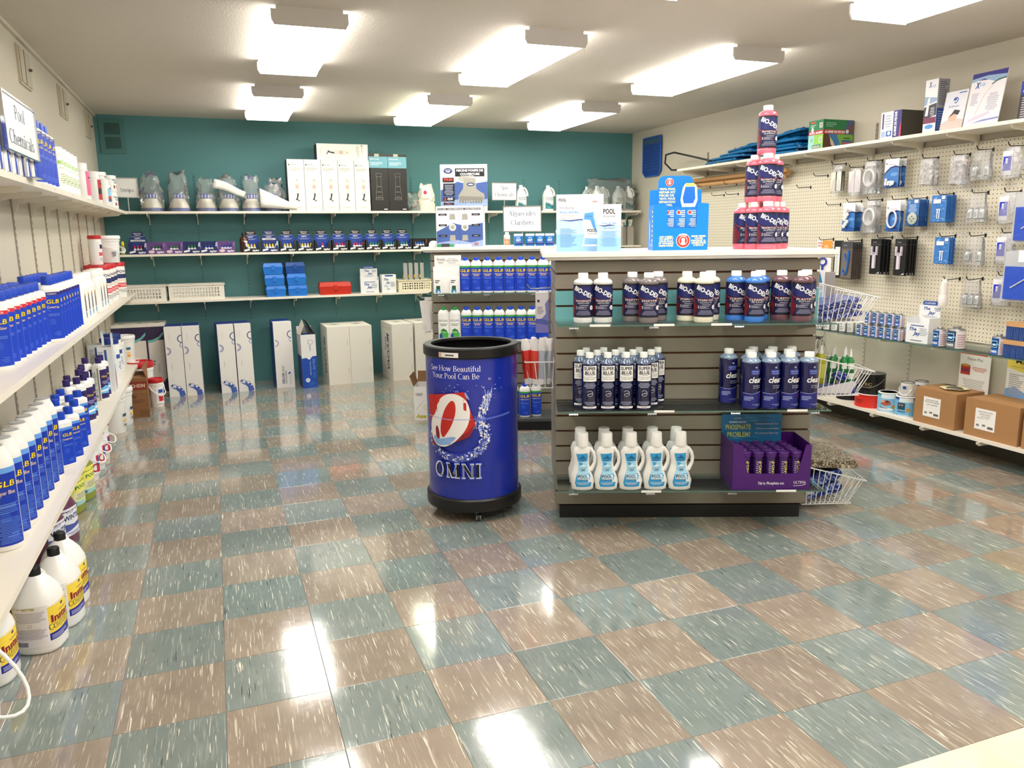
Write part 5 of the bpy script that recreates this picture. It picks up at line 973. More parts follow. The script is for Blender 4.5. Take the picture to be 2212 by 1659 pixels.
def opened():
    r = root('vacuum_carton'); w, dp, h = .135, .22, .50; M = mat('EFEFF0', .5); N_ = '1C4FB4'; b = MB(); t = .004
    b.box(-w/2, w/2, -dp/2, -dp/2+t, 0, h, M).box(-w/2, w/2, dp/2-t, dp/2, 0, h+.06, mat('D8D8DC', .5)).box(-w/2, -w/2+t, -dp/2+t, dp/2-t, 0, h, M).box(w/2-t, w/2, -dp/2+t, dp/2-t, 0, h, M).box(-w/2, w/2, -dp/2, dp/2, -.0, t, M)
    d = D().poly([(0, 0), (w, 0), (w, .30), (.095, .295), (.07, .265), (.04, .285), (0, .28)], N_).text('DELUXE', .098, .27, .018, '8FB2F0', w=.1, rot=rad(-90), al='L').text('VACS', .098, .155, .018, '5F8CE0', w=.06, rot=rad(-90), al='L').text('POOL VACUUM HEAD', .07, .25, .009, 'DDE8FA', w=.13, rot=rad(-90), al='L').circ(.045, .075, .02, 'F4F6FA').circ(.045, .075, .006, '8AA8E0').ring(.06, .03, .015, .003, '4F82E0').ring(.085, .05, .01, .003, '4F82E0').ring(.105, .025, .02, .003, '4F82E0')
    for k in range(9): a = .7*k; d.circ(.085+.022*cos(a), .43+.022*sin(a), .0035, '26262E' if k % 2 else '8A8A94')
    d.text('BLANC', .075, .40, .011, '3A4A7A', w=.05, rot=rad(-90), al='L'); d.wrap(b, face((-w/2, -dp/2, 0), (1, 0, 0))); D().rect(0, 0, dp, .3, '17408F').rect(0, .3, dp, h, 'D8DAE0').wrap(b, face((-w/2, dp/2, 0), (0, -1, 0)))
    b.build('carton', r, smooth=0)
    f = MB(); f.add([(w/2, -dp/2, h), (w/2, dp/2, h), (w/2-.075, dp/2+.0, h+.13), (w/2-.075, -dp/2+.03, h+.13), (w/2+.003, -dp/2, h), (w/2+.003, dp/2, h), (w/2-.072, dp/2, h+.132), (w/2-.072, -dp/2+.03, h+.132)], [(0, 1, 2, 3), (7, 6, 5, 4), (0, 3, 7, 4), (1, 5, 6, 2), (2, 6, 7, 3)], mat('5A564E', .7)); f.build('flap', r, smooth=0)
    g = MB(); g.add([(-w/2, -dp/2, h), (-w/2, dp/2, h), (w/2-.08, dp/2, h+.12), (-w/2+.035, -dp/2-.02, h+.09), (-w/2-.003, -dp/2, h), (-w/2-.003, dp/2, h), (w/2-.083, dp/2, h+.122), (-w/2+.032, -dp/2-.02, h+.092)], [(0, 1, 2, 3), (7, 6, 5, 4), (0, 3, 7, 4), (1, 5, 6, 2), (2, 6, 7, 3)], mat('E9E4D8', .6)); g.build('flap', r, smooth=0)
    MB().lathe([(.05, .004), (.05, .45), (.04, .5), (.0, .5)], mat('1A4FA8', .3), 16).build('hose', r); return r
put('opn', opened, (.812, 4.60, 0), .06, 'opened blue and white floor carton with its flaps up', 'carton')
def vacuum():
    s = D().rect(0, 0, .42, .55, 'EFEAE0').stroke([(.05, .05), (.38, .05), (.38, .5), (.05, .5), (.05, .05)], .003, 'B0AAA0').text('VACUUM', .29, .09, .075, '1B2A66', w=.36, rot=rad(90), al='L', off=.03, shear=.2).text('POOL', .19, .28, .05, '6A80C0', w=.14, rot=rad(90), al='L', off=.04).stroke([(.31, .08), (.31, .46)], .004, '1B2A66')
    return D().rect(0, 0, .205, .55, 'EFEBE2').rect(.185, .37, .187, .42, '6A665E').rect(.188, .1, .190, .15, '6A665E').lines(.02, .4, .12, .403, 1, 'DDD8CC'), s
F_, S2 = vacuum()
def vbox():
    r = carton('cleaner_carton', .21, .42, .55, 'EEE9DE', {'F': F_, 'L': S2}); b = MB().lathe([(.035, .5503), (.035, .552), (0, .552)], mat('CFCBC2', .3), 20, 1.4, 1).lathe([(.016, .5523), (.016, .5528), (0, .5528)], mat('2A2A30', .4), 16, 1.4, 1); b.build('handle', r); return r
for i, (x, y) in enumerate([(1.10, 4.765), (1.311, 4.765), (1.70, 4.73), (1.93, 4.75)]): put('vb', vbox, (x, y, 0), .02 if i < 2 else .05, f'plain white floor carton with round top handle, {NUM[i]} from left', 'carton', 'plain white vacuum cartons on the floor')
put('rr1', lambda: pail(.105, .36, D().rect(-.06, .06, .06, .2, 'F4F4F8').rect(0, .16, .05, .18, '4A8AC0').rect(.01, .1, .05, .13, 'E8E048'), 'C8202C', False), (-.60, 4.42, 0), .5, 'white pail with red lid behind the brown acid carton', 'pail')
put('rr2', lambda: pail(.06, .24, D().rect(-.03, .03, .04, .16, 'F4F4F8').rect(-.01, .12, .03, .15, '2A4FB0').rect(-.01, .05, .03, .1, 'D8303C'), 'C8202C', True), (-.475, 4.2, 0), .5, 'small white jug-like pail with red lid right of the brown carton', 'pail')
def acid():
    r = root('open_carton'); M = mat('8A5E38', .75, var=.05, bscale=25); K = mat('6F4828', .8); w, dp, h, t = .17, .38, .315, .004; b = MB()
    b.box(-w/2, w/2, -dp/2, -dp/2+t, 0, h, M).box(-w/2, w/2, dp/2-t, dp/2, 0, h, M).box(-w/2, -w/2+t, -dp/2+t, dp/2-t, 0, h, M).box(w/2-t, w/2, -dp/2+t, dp/2-t, 0, h, M).box(-w/2+t, w/2-t, -dp/2+t, dp/2-t, 0, t, K)
    d = D().rect(0, .225, w, .29, '8A2A1A').text('CHEM', .10, .243, .027, 'D8B8A0', w=.11, off=.03).text('ACID', .05, .16, .022, '2A1A10', w=.07, off=.03).stroke([(.02, .21), (.16, .205)], .003, 'A8744A').lines(.02, .12, .15, .15, 3, '6A4526').rect(.10, .02, .16, .06, '5E3C20').rect(.103, .023, .157, .057, '8A5E38').bars(.108, .028, .152, .052, '6A4526'); d.wrap(b, face((-w/2, -dp/2, 0), (1, 0, 0))); b.build('carton', r, smooth=0)
    for p, a in (([(-w/2, -dp/2, h), (w/2, -dp/2, h), (w/2-.01, -dp/2+.09, h+.012), (-w/2+.03, -dp/2+.09, h+.004)], 0), ([(w/2, -dp/2, h), (w/2, dp/2, h), (w/2+.01, dp/2-.02, h+.09), (w/2-.03, -dp/2+.05, h+.075)], 0)):
        f = MB(); q = [Vector(v)+Vector((0, 0, .003)) for v in p]; f.add([*map(Vector, p), *q], [(0, 1, 2, 3), (7, 6, 5, 4), (0, 4, 5, 1), (1, 5, 6, 2), (2, 6, 7, 3), (3, 7, 4, 0)], M); f.build('flap', r, smooth=0)
    return r
put('acid', acid, (-.600, 3.965, 0), .06, 'open brown acid carton on the floor at the end of the left shelves', 'carton')
# ---------------- barrel ----------------
def barrel():
    r = root('promo_barrel'); R = .228; H = .862; M_B = mat('1A2FA6', .22, coat=.3, name='blue printed wrap'); K = mat('121214', .4)
    MB().lathe([(R, .115), (R, H-.05)], M_B, 64, close=False).build('drum', r)
    MB().lathe([(R-.012, .118), (R-.012, H-.03)], K, 48, close=False).build('inner_wall', r)
    MB().lathe([(R-.012, .14), (0, .14)], K, 48, close=False).build('inner_floor', r)
    MB().lathe([(R-.014, H-.05), (R+.004, H-.052), (R+.010, H-.045), (R+.010, H-.006), (R+.004, H), (R-.028, H), (R-.03, H-.012), (R-.016, H-.03), (R-.014, H-.05)], K, 64, close=False).build('rim', r)
    MB().lathe([(R-.02, .055), (R+.012, .058), (R+.014, .068), (R+.013, .112), (R+.004, .12), (R-.01, .12)], K, 64).build('base_ring', r)
    c = MB(); c.lathe([(.011, .03), (.011, .056)], M_CHR, 10).box(-.012, -.008, -.014, .03, .012, .034, M_CHR).box(.008, .012, -.014, .03, .012, .034, M_CHR)
    c.lathe([(.019, -.007), (.02, -.006), (.02, .006), (.019, .007)], mat('3A3A3E', .5), 18, M=Matrix.Translation((0, .012, .02)) @ Matrix.Rotation(pi/2, 4, 'Y'))
    p = None
    for a in (-pi/2+.08, -pi/2+.08+2*pi/4, -pi/2+.08-2*pi/4, pi/2+.08):
        o = c.build('caster', r, smooth=40) if p is None else p.copy()
        if p is not None: COL.objects.link(o)
        p = p or o; o.location = (.185*cos(a), .185*sin(a), 0); o.rotation_euler = (0, 0, a*2)
    d = D(); rn = random.Random(4)
    d.text('See How Beautiful', -.092, .752, .026, 'F4F6FC', w=.275, face='serif', T=.085).text('Your Pool Can Be', -.090, .716, .026, 'F4F6FC', w=.255, face='serif', T=.085)
    # splash
    def blob(x, y, r0, c): d.circ(x, y, r0, c, r0*rn.uniform(.35, .8), 7, rn.uniform(0, 3))
    WT = ('E8EEFC', 'B4C2F2', '8094E6', 'FFFFFF', '5066CC')
    for k in range(70):       # crown of water rising at the right of the emblem
        t = rn.random(); x = .03+.05*t+rn.uniform(-.025, .025)*(1-t*.4); y = .49+.16*t; d.stroke([(x, y-.02), (x+rn.uniform(-.006, .010), y+rn.uniform(.005, .03))], [.006*(1-t*.5), .0015], rn.choice(WT)); blob(x, y, rn.uniform(.002, .008), rn.choice(WT))
    for k in range(34): blob(rn.uniform(-.15, .15), rn.uniform(.62, .73), rn.uniform(.0010, .0032), rn.choice(('A8B8F0', 'DDE4FA')))
    for x, y, q in ((.085, .715, .007), (-.07, .655, .008), (.055, .675, .005), (.11, .665, .004)): d.ring(x, y, q, .0022, 'C8D4F8', ry=q*.7)
    d.poly([(-.045, .64), (-.03, .655), (-.02, .64), (-.01, .615), (-.03, .63)], 'A8B8F0')
    d.poly([(-.23, .522), (-.1, .532), (.05, .524), (.2, .54), (.2, .531), (.05, .515), (-.1, .523), (-.23, .512)], '5A70DC')
    for r0_, c_ in ((.155, '3348BC'), (.150, '5A74DC'), (.145, '2A3CB0')): d.L.append(([[(-.085+(r0_+w_*.5)*cos(rad(a)), .46+(r0_-.02+w_*.5)*sin(rad(a))), (-.085+(r0_+w_*.5)*cos(rad(a+9)), .46+(r0_-.02+w_*.5)*sin(rad(a+9))), (-.085+(r0_-w_*.5)*cos(rad(a+9)), .46+(r0_-.02-w_*.5)*sin(rad(a+9))), (-.085+(r0_-w_*.5)*cos(rad(a)), .46+(r0_-.02-w_*.5)*sin(rad(a)))] for a in range(200, 350, 9) for w_ in [.034*sin(pi*(a-195)/160)+.004]], c_))
    for k in range(260):      # bubbles wrapping below the waterline
        a = rad(rn.uniform(185, 355)); q = rn.uniform(.86, 1.1); x = -.085+.155*cos(a)*q; y = .46+.135*sin(a)*q; blob(x, y, rn.uniform(.0015, .008), rn.choice(WT+('3A50C8',)))
    for k in range(60): blob(.06+rn.uniform(-.03, .02), .45+rn.uniform(-.05, .05), rn.uniform(.003, .009), rn.choice(WT))
    for k in range(34): blob(-.212+rn.uniform(-.01, .018), rn.uniform(.40, .60), rn.uniform(.002, .007), rn.choice(WT))
    base_, d = d, D()
    d.poly([(-.205, .628), (-.03, .658), (.012, .50), (-.012, .44), (-.10, .395), (-.18, .38), (-.192, .50)], 'C8261C').poly([(.010, .505), (-.012, .44), (-.10, .395), (-.18, .38), (-.188, .44), (-.08, .43), (-.02, .46)], '8E1E28')
    d.poly(smooth([(-.160, .545), (-.140, .605), (-.105, .640), (-.060, .645), (-.022, .615), (-.008, .555), (-.022, .485), (-.060, .425), (-.105, .388), (-.150, .385), (-.180, .420), (-.188, .480), (-.178, .520)]), 'F6F4F2')
    d.poly(smooth([(-.128, .515), (-.108, .575), (-.082, .612), (-.066, .600), (-.066, .550), (-.084, .490), (-.108, .445), (-.124, .430), (-.134, .460)]), 'C8261C').poly(smooth([(-.158, .430), (-.160, .470), (-.150, .482), (-.140, .450), (-.142, .418)]), '8E1E28')
    d.poly(smooth([(-.172, .415), (-.166, .435), (-.150, .420), (-.120, .425), (-.085, .436), (-.066, .432), (-.098, .398), (-.150, .390)]), '8CB8F0')
    d.stroke([(-.150, .55), (-.152, .585), (-.135, .61)], [.002, .006, .002], 'C8261C').stroke([(-.2, .528), (-.1, .52), (-.005, .525)], .0035, 'A8B4EC')
    for P, c in d.L: base_.L.append(([[(-.238+(p[0]+.205)*1.16, p[1]) for p in q] for q in P], c))
    d = base_
    def word(x, y, h, c, T, t, grow=0): d.text('OMNI', x, y-grow, h+2*grow, c, w=.225+2*grow, face='serif', T=T, t=t)
    for g_, c_ in ((.0075, '5A76EC'), (.0045, 'C4D0FA'), (.0028, 'FFFFFF')): word(-.075, .236, .066, c_, .15+g_*7, .03+g_*9, g_)
    word(-.075, .236, .066, '0A0A10', .15, .032)
    d.ring(.05, .295, .007, .0016, '0A0A10').text('R', .05, .2915, .006, '0A0A10')
    m = MB(); d.wrap(m, on_cyl(R, R, 0), .02, h0=.0006, dh=.00003); m.build('printed_artwork', r, smooth=0)
    m = MB(); D().rect(-.165, H-.043, -.06, H-.02, 'F2EFEA').rect(-.163, H-.041, -.15, H-.022, 'E8A890').lines(-.14, H-.036, -.07, H-.027, 1, '5A5A60', 'C', .8).wrap(m, on_cyl(R+.0102, R+.0102, 0), .02); m.build('sticker', r, smooth=0)
    return r
put('barrel', barrel, (1.232, .80, 0), rad(-18), 'waist-high blue printed promotional barrel with black rim on casters', 'barrel')
# ---------------- things on top of the stands ----------------
def pump_box(top):
    d = D(); w, h = .335, .285
    d.rect(0, 0, w, h, 'F0F1F4').poly([(0, .02), (w, .03), (w, .17), (.2, .15), (.12, .17), (0, .11)], '4A66A8').poly([(0, 0), (w, 0), (w, .05), (.25, .03), (.15, .05), (0, .03)], '9AB0D8')
    if top:
        d.circ(.055, .245, .032, '1A2A66', .02).circ(.055, .25, .027, 'B8C8E8', .007).text('SUPERIOR', .055, .246, .008, '10183A', w=.05, off=.03).text('PUMP', .055, .234, .008, 'FFFFFF', w=.03, off=.03).rect(.105, .205, .315, .262, '1A1A22').text('PISCINE POMPE DE', .21, .24, .015, 'FFFFFF', w=.19, off=.04).text('COUVERTURE', .21, .215, .015, 'FFFFFF', w=.14, off=.04)
        d.rect(.015, .165, .095, .198, '1A1A22').text('7949', .055, .176, .016, 'F04A3A', w=.065, off=.05).rect(.018, .07, .1, .158, '1E2230').lines(.023, .078, .094, .152, 7, 'A8B0C8').rect(.018, .032, .1, .062, '1A1A22').text('3', .03, .038, .018, 'F04A3A', off=.05).text('ANS', .065, .044, .014, 'FFFFFF', w=.04, off=.04).rect(.018, .008, .095, .024, '2A1A20').lines(.024, .013, .09, .02, 1, 'D86050')
        G_ = 'A9A79C'; d.poly([(.125, .07), (.13, .03), (.3, .025), (.315, .06), (.31, .085), (.28, .1), (.255, .12), (.25, .195), (.165, .2), (.16, .12), (.145, .1)], G_).poly([(.13, .2), (.125, .19), (.165, .17), (.165, .2), (.24, .203), (.24, .212), (.15, .21)], 'B8B6AC').poly([(.13, .07), (.305, .062), (.3, .035), (.135, .04)], '8E8C82').circ(.215, .15, .028, '1A2A66', .013).circ(.215, .15, .02, 'D0D8F0', .006)
        for k in range(9): d.rect(.135+.019*k, .02, .141+.019*k, .04, '6A6860')
        for k in range(60): rr = random.Random(k); d.circ(.03+rr.random()*.3, .01+rr.random()*.03, .003, 'DDE6F4', .0015, 6)
        s = D().rect(0, 0, .3, h, 'ECEEF2')
        for i in range(2):
            for j in range(4): s.rect(.05+.14*i, .09+.042*j, .10+.14*i, .12+.042*j, '5A6070')
        s.rect(.12, .1, .17, .25, '8A90A0').rect(.04, .01, .24, .07, '4A5A88').circ(.03, .25, .02, '8A90A0')
    else:
        d.rect(.01, .262, .32, .276, '1A1A22').text('FEATURES  CARACTERISTIQUES  CARACTERISTICAS', .165, .265, .008, 'FFFFFF', w=.3, off=.02)
        for i in range(2):
            for j in range(3):
                x, y = .115+.09*i, .215-.075*j; d.poly([(x-.022, y-.02), (x+.022, y-.02), (x+.018, y+.02), (x-.018, y+.02)], 'A9A79C') if j != 1 else d.circ(x, y, .026, 'D8DAD4').circ(x, y, .014, 'A9A79C'); d.rect(.015 if i == 0 else .255, y+.008, .075 if i == 0 else .315, y+.022, '1A1A22').lines(.02 if i == 0 else .26, y+.013, .07 if i == 0 else .31, y+.018, 1, 'DDDDE4')
        d.rect(0, 0, .12, .02, '3A9A5A').rect(.03, 0, .09, .024, '3A3A42').bars(.27, .01, .3, .03, 'C86A3A').rect(.13, .0, .25, .02, 'E8E0DC').stroke([(.165, 0), (.165, .26)], .0012, '3A4A7A'); s = D().rect(0, 0, .3, h, 'D8DCE6')
    return carton('pump_carton', .335, .27, .29, 'F0F1F4', {'F': d, 'L': s})
put('pb1', lambda: pump_box(0), GON(-.402, -.155, 1.3), TH, 'lower of two stacked pump cartons showing six small product pictures', 'carton'); put('pb2', lambda: pump_box(1), GON(-.372, -.165, 1.5902), TH+.05, 'upper stacked pump carton picturing a grey cover pump', 'carton')
put('dome', lambda: bottle('white_jar', [(.033, 0), (.036, .004), (.036, .02), (.03, .034), (.018, .044), (0, .047)], None, WH, None, D().rect(-.001, .002, .001, .003, 'F0F0F0'), 0), GON(-.60, -.06, 1.3), 0, 'small white domed lid at the left end of the far stand top', 'lid')
put('or', lambda: bottle('spa_bottle', [(.021, 0), (.023, .004), (.023, .078), (.012, .086)], [(.0135, .084), (.0135, .1), (0, .101)], WH, M_WC, D().rect(-.022, .008, .022, .06, 'E86A30').rect(-.012, .05, .02, .072, 'F0E8DC').lines(-.016, .015, .018, .045, 4, 'F8D0B0'), 0), GON(-.065, -.13, 1.3), TH, 'small white and orange bottle on the far stand under the framed sign', 'bottle')
def blue_can(h=.088): return bottle('blue_canister', [(.031, 0), (.033, .003), (.033, h*.86), (.03, h*.9)], [(.033, h*.8), (.0335, h*.97), (.032, h), (0, h)], mat('0E74C0', .35), M_WC, D().text('OUT', 0, h*.4, .014, 'F4F4F8', w=.036, off=.04).text('OXY', 0, h*.62, .009, 'F4F4F8', w=.024).rect(-.03, h*.12, .03, h*.22, '1A2A5A').poly([(-.03, h*.3), (.03, h*.26), (.03, h*.32)], 'B8489A'), 0)
for i, s in enumerate((.02, .105, .178, .25)): put('bcan', blue_can, GON(s, -.11, 1.3), TH, f'blue canister with white lid on the far stand, {NUM[i]} from left', 'canister', 'blue canisters on the far stand top')
put('bcan2', lambda: blue_can(.112), GON(.33, -.2, 1.3), TH, 'taller blue canister with white lid at the right of the row on the far stand', 'canister'); put('bcan2', None, GON(.40, -.12, 1.3), TH, 'taller blue canister with white lid, behind the near stand corner', 'canister')
# easel cards on near stand
def pool_card(w, h, small):
    d = D().rect(0, 0, w, h, 'FDFBFB').rect(0, 0, w, h*.56, 'BDE0FA').rect(0, 0, w, h*.3, '9CCDF6').poly([(0, h*.55), (w*.2, h*.57), (w*.45, h*.54), (w*.7, h*.57), (w, h*.55), (w, h*.5), (0, h*.5)], 'BDE0FA').stroke([(w*.05, h*.555), (w*.3, h*.54), (w*.5, h*.56), (w*.75, h*.555)], [.001, .006, .006, .001], '3A4A9A')
    if small: d.text('POOL', w*.5, h*.80, h*.10, '0E0E2A', w=w*.5, off=.03).text('marvel', w*.5, h*.725, h*.05, '3A3A5A', w=w*.5).text('The ALL NATURAL', w*.5, h*.58, h*.035, '2A9AE0', w=w*.6, off=.03).text('Swimming Pool', w*.5, h*.53, h*.03, '3A6AA0', w=w*.44).text('Water Treatment', w*.5, h*.48, h*.03, '3A6AA0', w=w*.5).lines(w*.12, h*.1, w*.88, h*.44, 16, '7FB0E4', 'C', .45)
    else:
        d.text('POOL', w*.13, h*.88, h*.05, '101030', w=w*.16, off=.03).text('marvel', w*.13, h*.845, h*.025, '8A8AAA', w=w*.16).text('NEW!', w*.82, h*.855, h*.03, 'E04A50', w=w*.1, off=.03).text('Introducing...', w*.24, h*.75, h*.045, '5A5A90', w=w*.34).text('The ALL NATURAL', w*.27, h*.67, h*.04, '3A9AE4', w=w*.42, off=.02).text('Swimming Pool', w*.27, h*.62, h*.032, 'B08A9A', w=w*.34).text('Water Treatment', w*.27, h*.57, h*.032, 'B08A9A', w=w*.36).lines(w*.08, h*.08, w*.46, h*.42, 14, '6AA0D8', 'L', .35)
        d.poly([(w*.55, h*.09), (w*.95, h*.09), (w*.92, h*.3), (w*.8, h*.45), (w*.8, h*.68), (w*.58, h*.66), (w*.56, h*.5), (w*.6, h*.3)], 'FFFFFF').poly([(w*.6, h*.67), (w*.79, h*.69), (w*.79, h*.62), (w*.84, h*.4), (w*.92, h*.28), (w*.78, h*.42), (w*.72, h*.55), (w*.58, h*.56)], '5AA8EE').poly([(w*.59, h*.12), (w*.92, h*.12), (w*.91, h*.22), (w*.6, h*.24)], '8CC4F4').text('POOL', w*.76, h*.34, h*.055, '0E0E2A', w=w*.2, off=.03).text('marvel', w*.76, h*.3, h*.028, '3A3A5A', w=w*.2).text('ALL NATURAL', w*.68, h*.605, h*.022, '1C3A7A', w=w*.15)
    r = root('easel_card'); M = mat('F8F6F6', .35); b = MB().prism([(0, 0), (w, 0), (w, h*.97), (w*.97, h), (w*.02, h), (0, h*.98)], 1, 0, .003, M); dd = MB()
    D.wrap(d, b, face((0, 0, 0), (1, 0, 0))); b.build('printed_card', r, smooth=0); MB().add([], [], M) if 0 else None
    f = MB(); f.add([(w*.3, .003, h*.7), (w*.7, .003, h*.7), (w*.7, .09, 0), (w*.3, .09, 0), (w*.3, .006, h*.7), (w*.7, .006, h*.7), (w*.7, .093, 0), (w*.3, .093, 0)], [(0, 1, 2, 3), (7, 6, 5, 4), (0, 3, 7, 4), (1, 5, 6, 2)], M); f.build('easel_back', r, smooth=0); return r
put('pc1', lambda: pool_card(.225, .268, 0), ISL(-.012, -.135, 1.3), TH, 'large white and sky-blue advertising card at the left of the near stand top', 'card'); put('pc2', lambda: pool_card(.112, .218, 1), ISL(.177, -.06, 1.3), TH, 'narrow white and sky-blue card in a clear holder, overlapping the large one', 'card')
def repair_kit():
    r = root('countertop_display'); C_ = '0C86EE'; M = mat(C_, .35); w, dp = .262, .16; b = MB()
    pr = [(0, 0), (w, 0), (w, .218), (w*.82, .222), (w*.79, .205), (w*.79, .125), (w*.76, .105), (w*.28, .105), (w*.25, .125), (w*.25, .205), (w*.22, .222), (0, .214)]
    b.prism(pr, 1, 0, .003, M).box(0, .003, .003, dp, 0, .214, M).box(w-.003, w, .003, dp, 0, .216, M).box(.003, w-.003, .003, dp-.003, 0, .003, M)
    b.prism([(.003, .003), (w-.003, .003), (w-.003, .29), (.215, .292), (.215, .335), (.205, .352), (.19, .358), (.07, .358), (.055, .352), (.045, .335), (.045, .292), (.003, .29)], 1, dp-.003, dp, M); b.build('tray', r, smooth=0)
    def seal(d, x, y, R): d.circ(x, y, R, 'F6F4F4').circ(x, y, R*.93, 'E0382E').circ(x, y, R*.62, 'F6F4F4').circ(x, y, R*.55, 'E0382E').circ(x, y+R*.12, R*.26, 'F8F4F0').poly([(x-R*.3, y-R*.5), (x+R*.3, y-R*.5), (x+R*.2, y), (x-R*.2, y)], 'F8F4F0').text('BOYER', x, y+R*.66, R*.26, 'F8F4F0', w=R*1.1, off=.04)
    d = D(); seal(d, w*.55, .045, .034)
    for k, t in enumerate(('NO NEED', 'TO EMPTY', 'YOUR POOL', 'IT WORKS', 'UNDER WATER')): d.text(t, w*.24, .060-.0105*k, .0075, 'F2F4B0', w=min(.07, .009*len(t)), off=.05, fit=1)
    for k, t in enumerate(('SANS VIDER', 'VOTRE', 'PISCINE, IL', 'ADHERE SOUS', "L'EAU!")): d.text(t, w*.83, .062-.0105*k, .0075, 'F2F4B0', w=min(.07, .008*len(t)), off=.05)
    d.wrap(b2 := MB(), face((0, 0, 0), (1, 0, 0))); s = D().stroke([(.03, .03), (.08, .02), (.13, .04), (.12, .1)], .01, '8CC4F8').circ(.05, .09, .01, 'DDEBFA', .06).lines(.12, .02, .15, .2, 8, 'F2F4B0').wrap(b2, face((0, dp, 0), (0, -1, 0)))
    e = D(); seal(e, .10, .328, .02); [e.text(t, .05, .29-.0155*k, .010, 'F2F4B0', al='L', w=.0068*len(t)+.012, off=.05) for k, t in enumerate(('VINYL POOL', 'REPAIR KIT', 'PIECES DE', 'VINYL POUR', 'REPARATION', 'DE VINYL'))]
    e.poly([(.165, .2), (.225, .2), (.24, .24), (.235, .3), (.225, .318), (.175, .318), (.165, .3), (.155, .24)], 'F4F8FC').poly([(.172, .225), (.218, .225), (.228, .25), (.224, .305), (.178, .305), (.166, .25)], '1A7ADE').rect(.178, .308, .222, .322, 'F0EC70'); e.wrap(b2, face((0, dp-.003, 0), (1, 0, 0))); b2.build('print', r, smooth=0)
    return r
put('rk', repair_kit, ISL(.452, .03-.17, 1.3), TH, 'bright blue countertop display of vinyl repair kits on the near stand', 'display tray')
kit = lambda: carton('repair_kit_box', .052, .02, .20, '1480E4', {'F': D().circ(.018, .175, .011, 'F4F0F0').circ(.018, .175, .008, 'E0382E').lines(.022, .155, .048, .19, 4, 'EEF0C0', 'R').lines(.012, .108, .048, .15, 6, 'EEF0C0', 'R')})
for i in range(3): put('kit', kit, ISL(.452+.078+.053*i, -.168, 1.3031), TH, f'small blue repair kit box in the countertop display, {NUM[i]} from left', 'box', 'repair kit boxes in the blue display'); put('kit', kit, ISL(.452+.078+.053*i, -.205, 1.3031), TH, f'small blue repair kit box in the rear row of the display, {NUM[i]} from left', 'box', 'repair kit boxes in the blue display')
# purple tablet display
def purple_box():
    r = root('countertop_display'); w, dp, h = .35, .24, .21; M = mat('4A1472', .35); I = mat('8A7A9A', .5); b = MB(); t = .003
    pr = [(0, 0), (w, 0), (w, h), (w-.025, h), (w-.045, .13), (w-.055, .085), (w-.065, .075), (.075, .075), (.065, .085), (.058, .13), (.04, h), (0, h)]
    b.prism(pr, 1, 0, t, M).box(t, w-t, dp-t, dp, 0, h, M).box(0, t, t, dp, 0, h, M).box(w-t, w, t, dp, 0, h, M).box(t, w-t, t, dp-t, 0, .036, M); b.build('tray', r, smooth=0)
    m = MB(); d = D().text('Tab in. Phosphate out.', w*.5, .025, .012, 'F0ECF6', w=.12, off=.02).text('ULTIMA', w*.87, .028, .013, 'F0ECF6', w=.055).stroke([(w*.79, .018), (w*.9, .02), (w*.95, .026)], .002, 'F0ECF6'); d.wrap(m, face((0, 0, 0), (1, 0, 0))); m.build('print', r, smooth=0)
    k = MB().box(0, .285, dp-.006, dp-.0035, .15, .300, mat('1F78B8', .4)); e = D().rect(0, 0, .285, .145, '1F78B8')
    rn = random.Random(2)
    for q in range(22): x = rn.random()*.2; y = rn.random()*.14; e.stroke([(x, y), (x+.03, y+.004), (x+.07, y-.002)], [.001, .004, .001], rn.choice(('3A96D0', '165E98', '4FA8DC')))
    e.text('ULTIMA', .075, .123, .008, 'E8F2FA', w=.035).text('NANO-PHOS', .075, .104, .010, 'E8F4FA', w=.08, off=.02).text('PHOSPHATE', .078, .072, .024, 'D8E070', w=.12, off=.02).text('PROBLEM?', .082, .036, .024, 'D8E070', w=.11, off=.02)
    for q, tx in enumerate(('- Removes more per dose', '- Maximum concentration', '- No measuring. Easy to use')): e.text(tx, .155, .096-.023*q, .009, 'F0F6FA', al='L', w=.115)
    e.wrap(k, face((0, dp-.006, .153), (1, 0, 0))); k.build('header_card', r, smooth=0); return r
put('ppb', purple_box, ISL(.775, -.0+.255, .226), TH, 'purple counter display box with blue header card on the bottom glass shelf', 'display tray')
def tube():
    r = root('tablet_tube'); M = mat('3A1262', .25, coat=.4); MB().lathe([(.022, 0), (.0235, .002), (.0235, .112)], M, 20).build('tube_body', r); MB().lathe([(.0235, .112), (.0265, .114), (.0265, .134), (.024, .137), (.018, .137), (.017, .135), (0, .135)], mat('4A1A70', .35), 20).build('cap', r)
    m = MB(); D().text('NANO-P', .013, .012, .013, 'D8D060', w=.085, rot=rad(90), off=.03, al='L').lines(-.012, .02, .0, .1, 8, 'A890C0', 'L').wrap(m, on_cyl(.0235, .0235, 0), .006); m.build('label', r, smooth=0); return r
for j in range(4):
    for i in range(5):
        if j and i == 9: continue
        put('tube', tube, ISL(.775+.062+.0575*i-.006*j, .255-.032-.054*j, .226+.0362), TH, f'purple tablet tube, {NUM[i]} from left in {("front", "second", "third", "rear")[j]} row of the purple box', 'tube', 'purple tablet tubes in the display box')
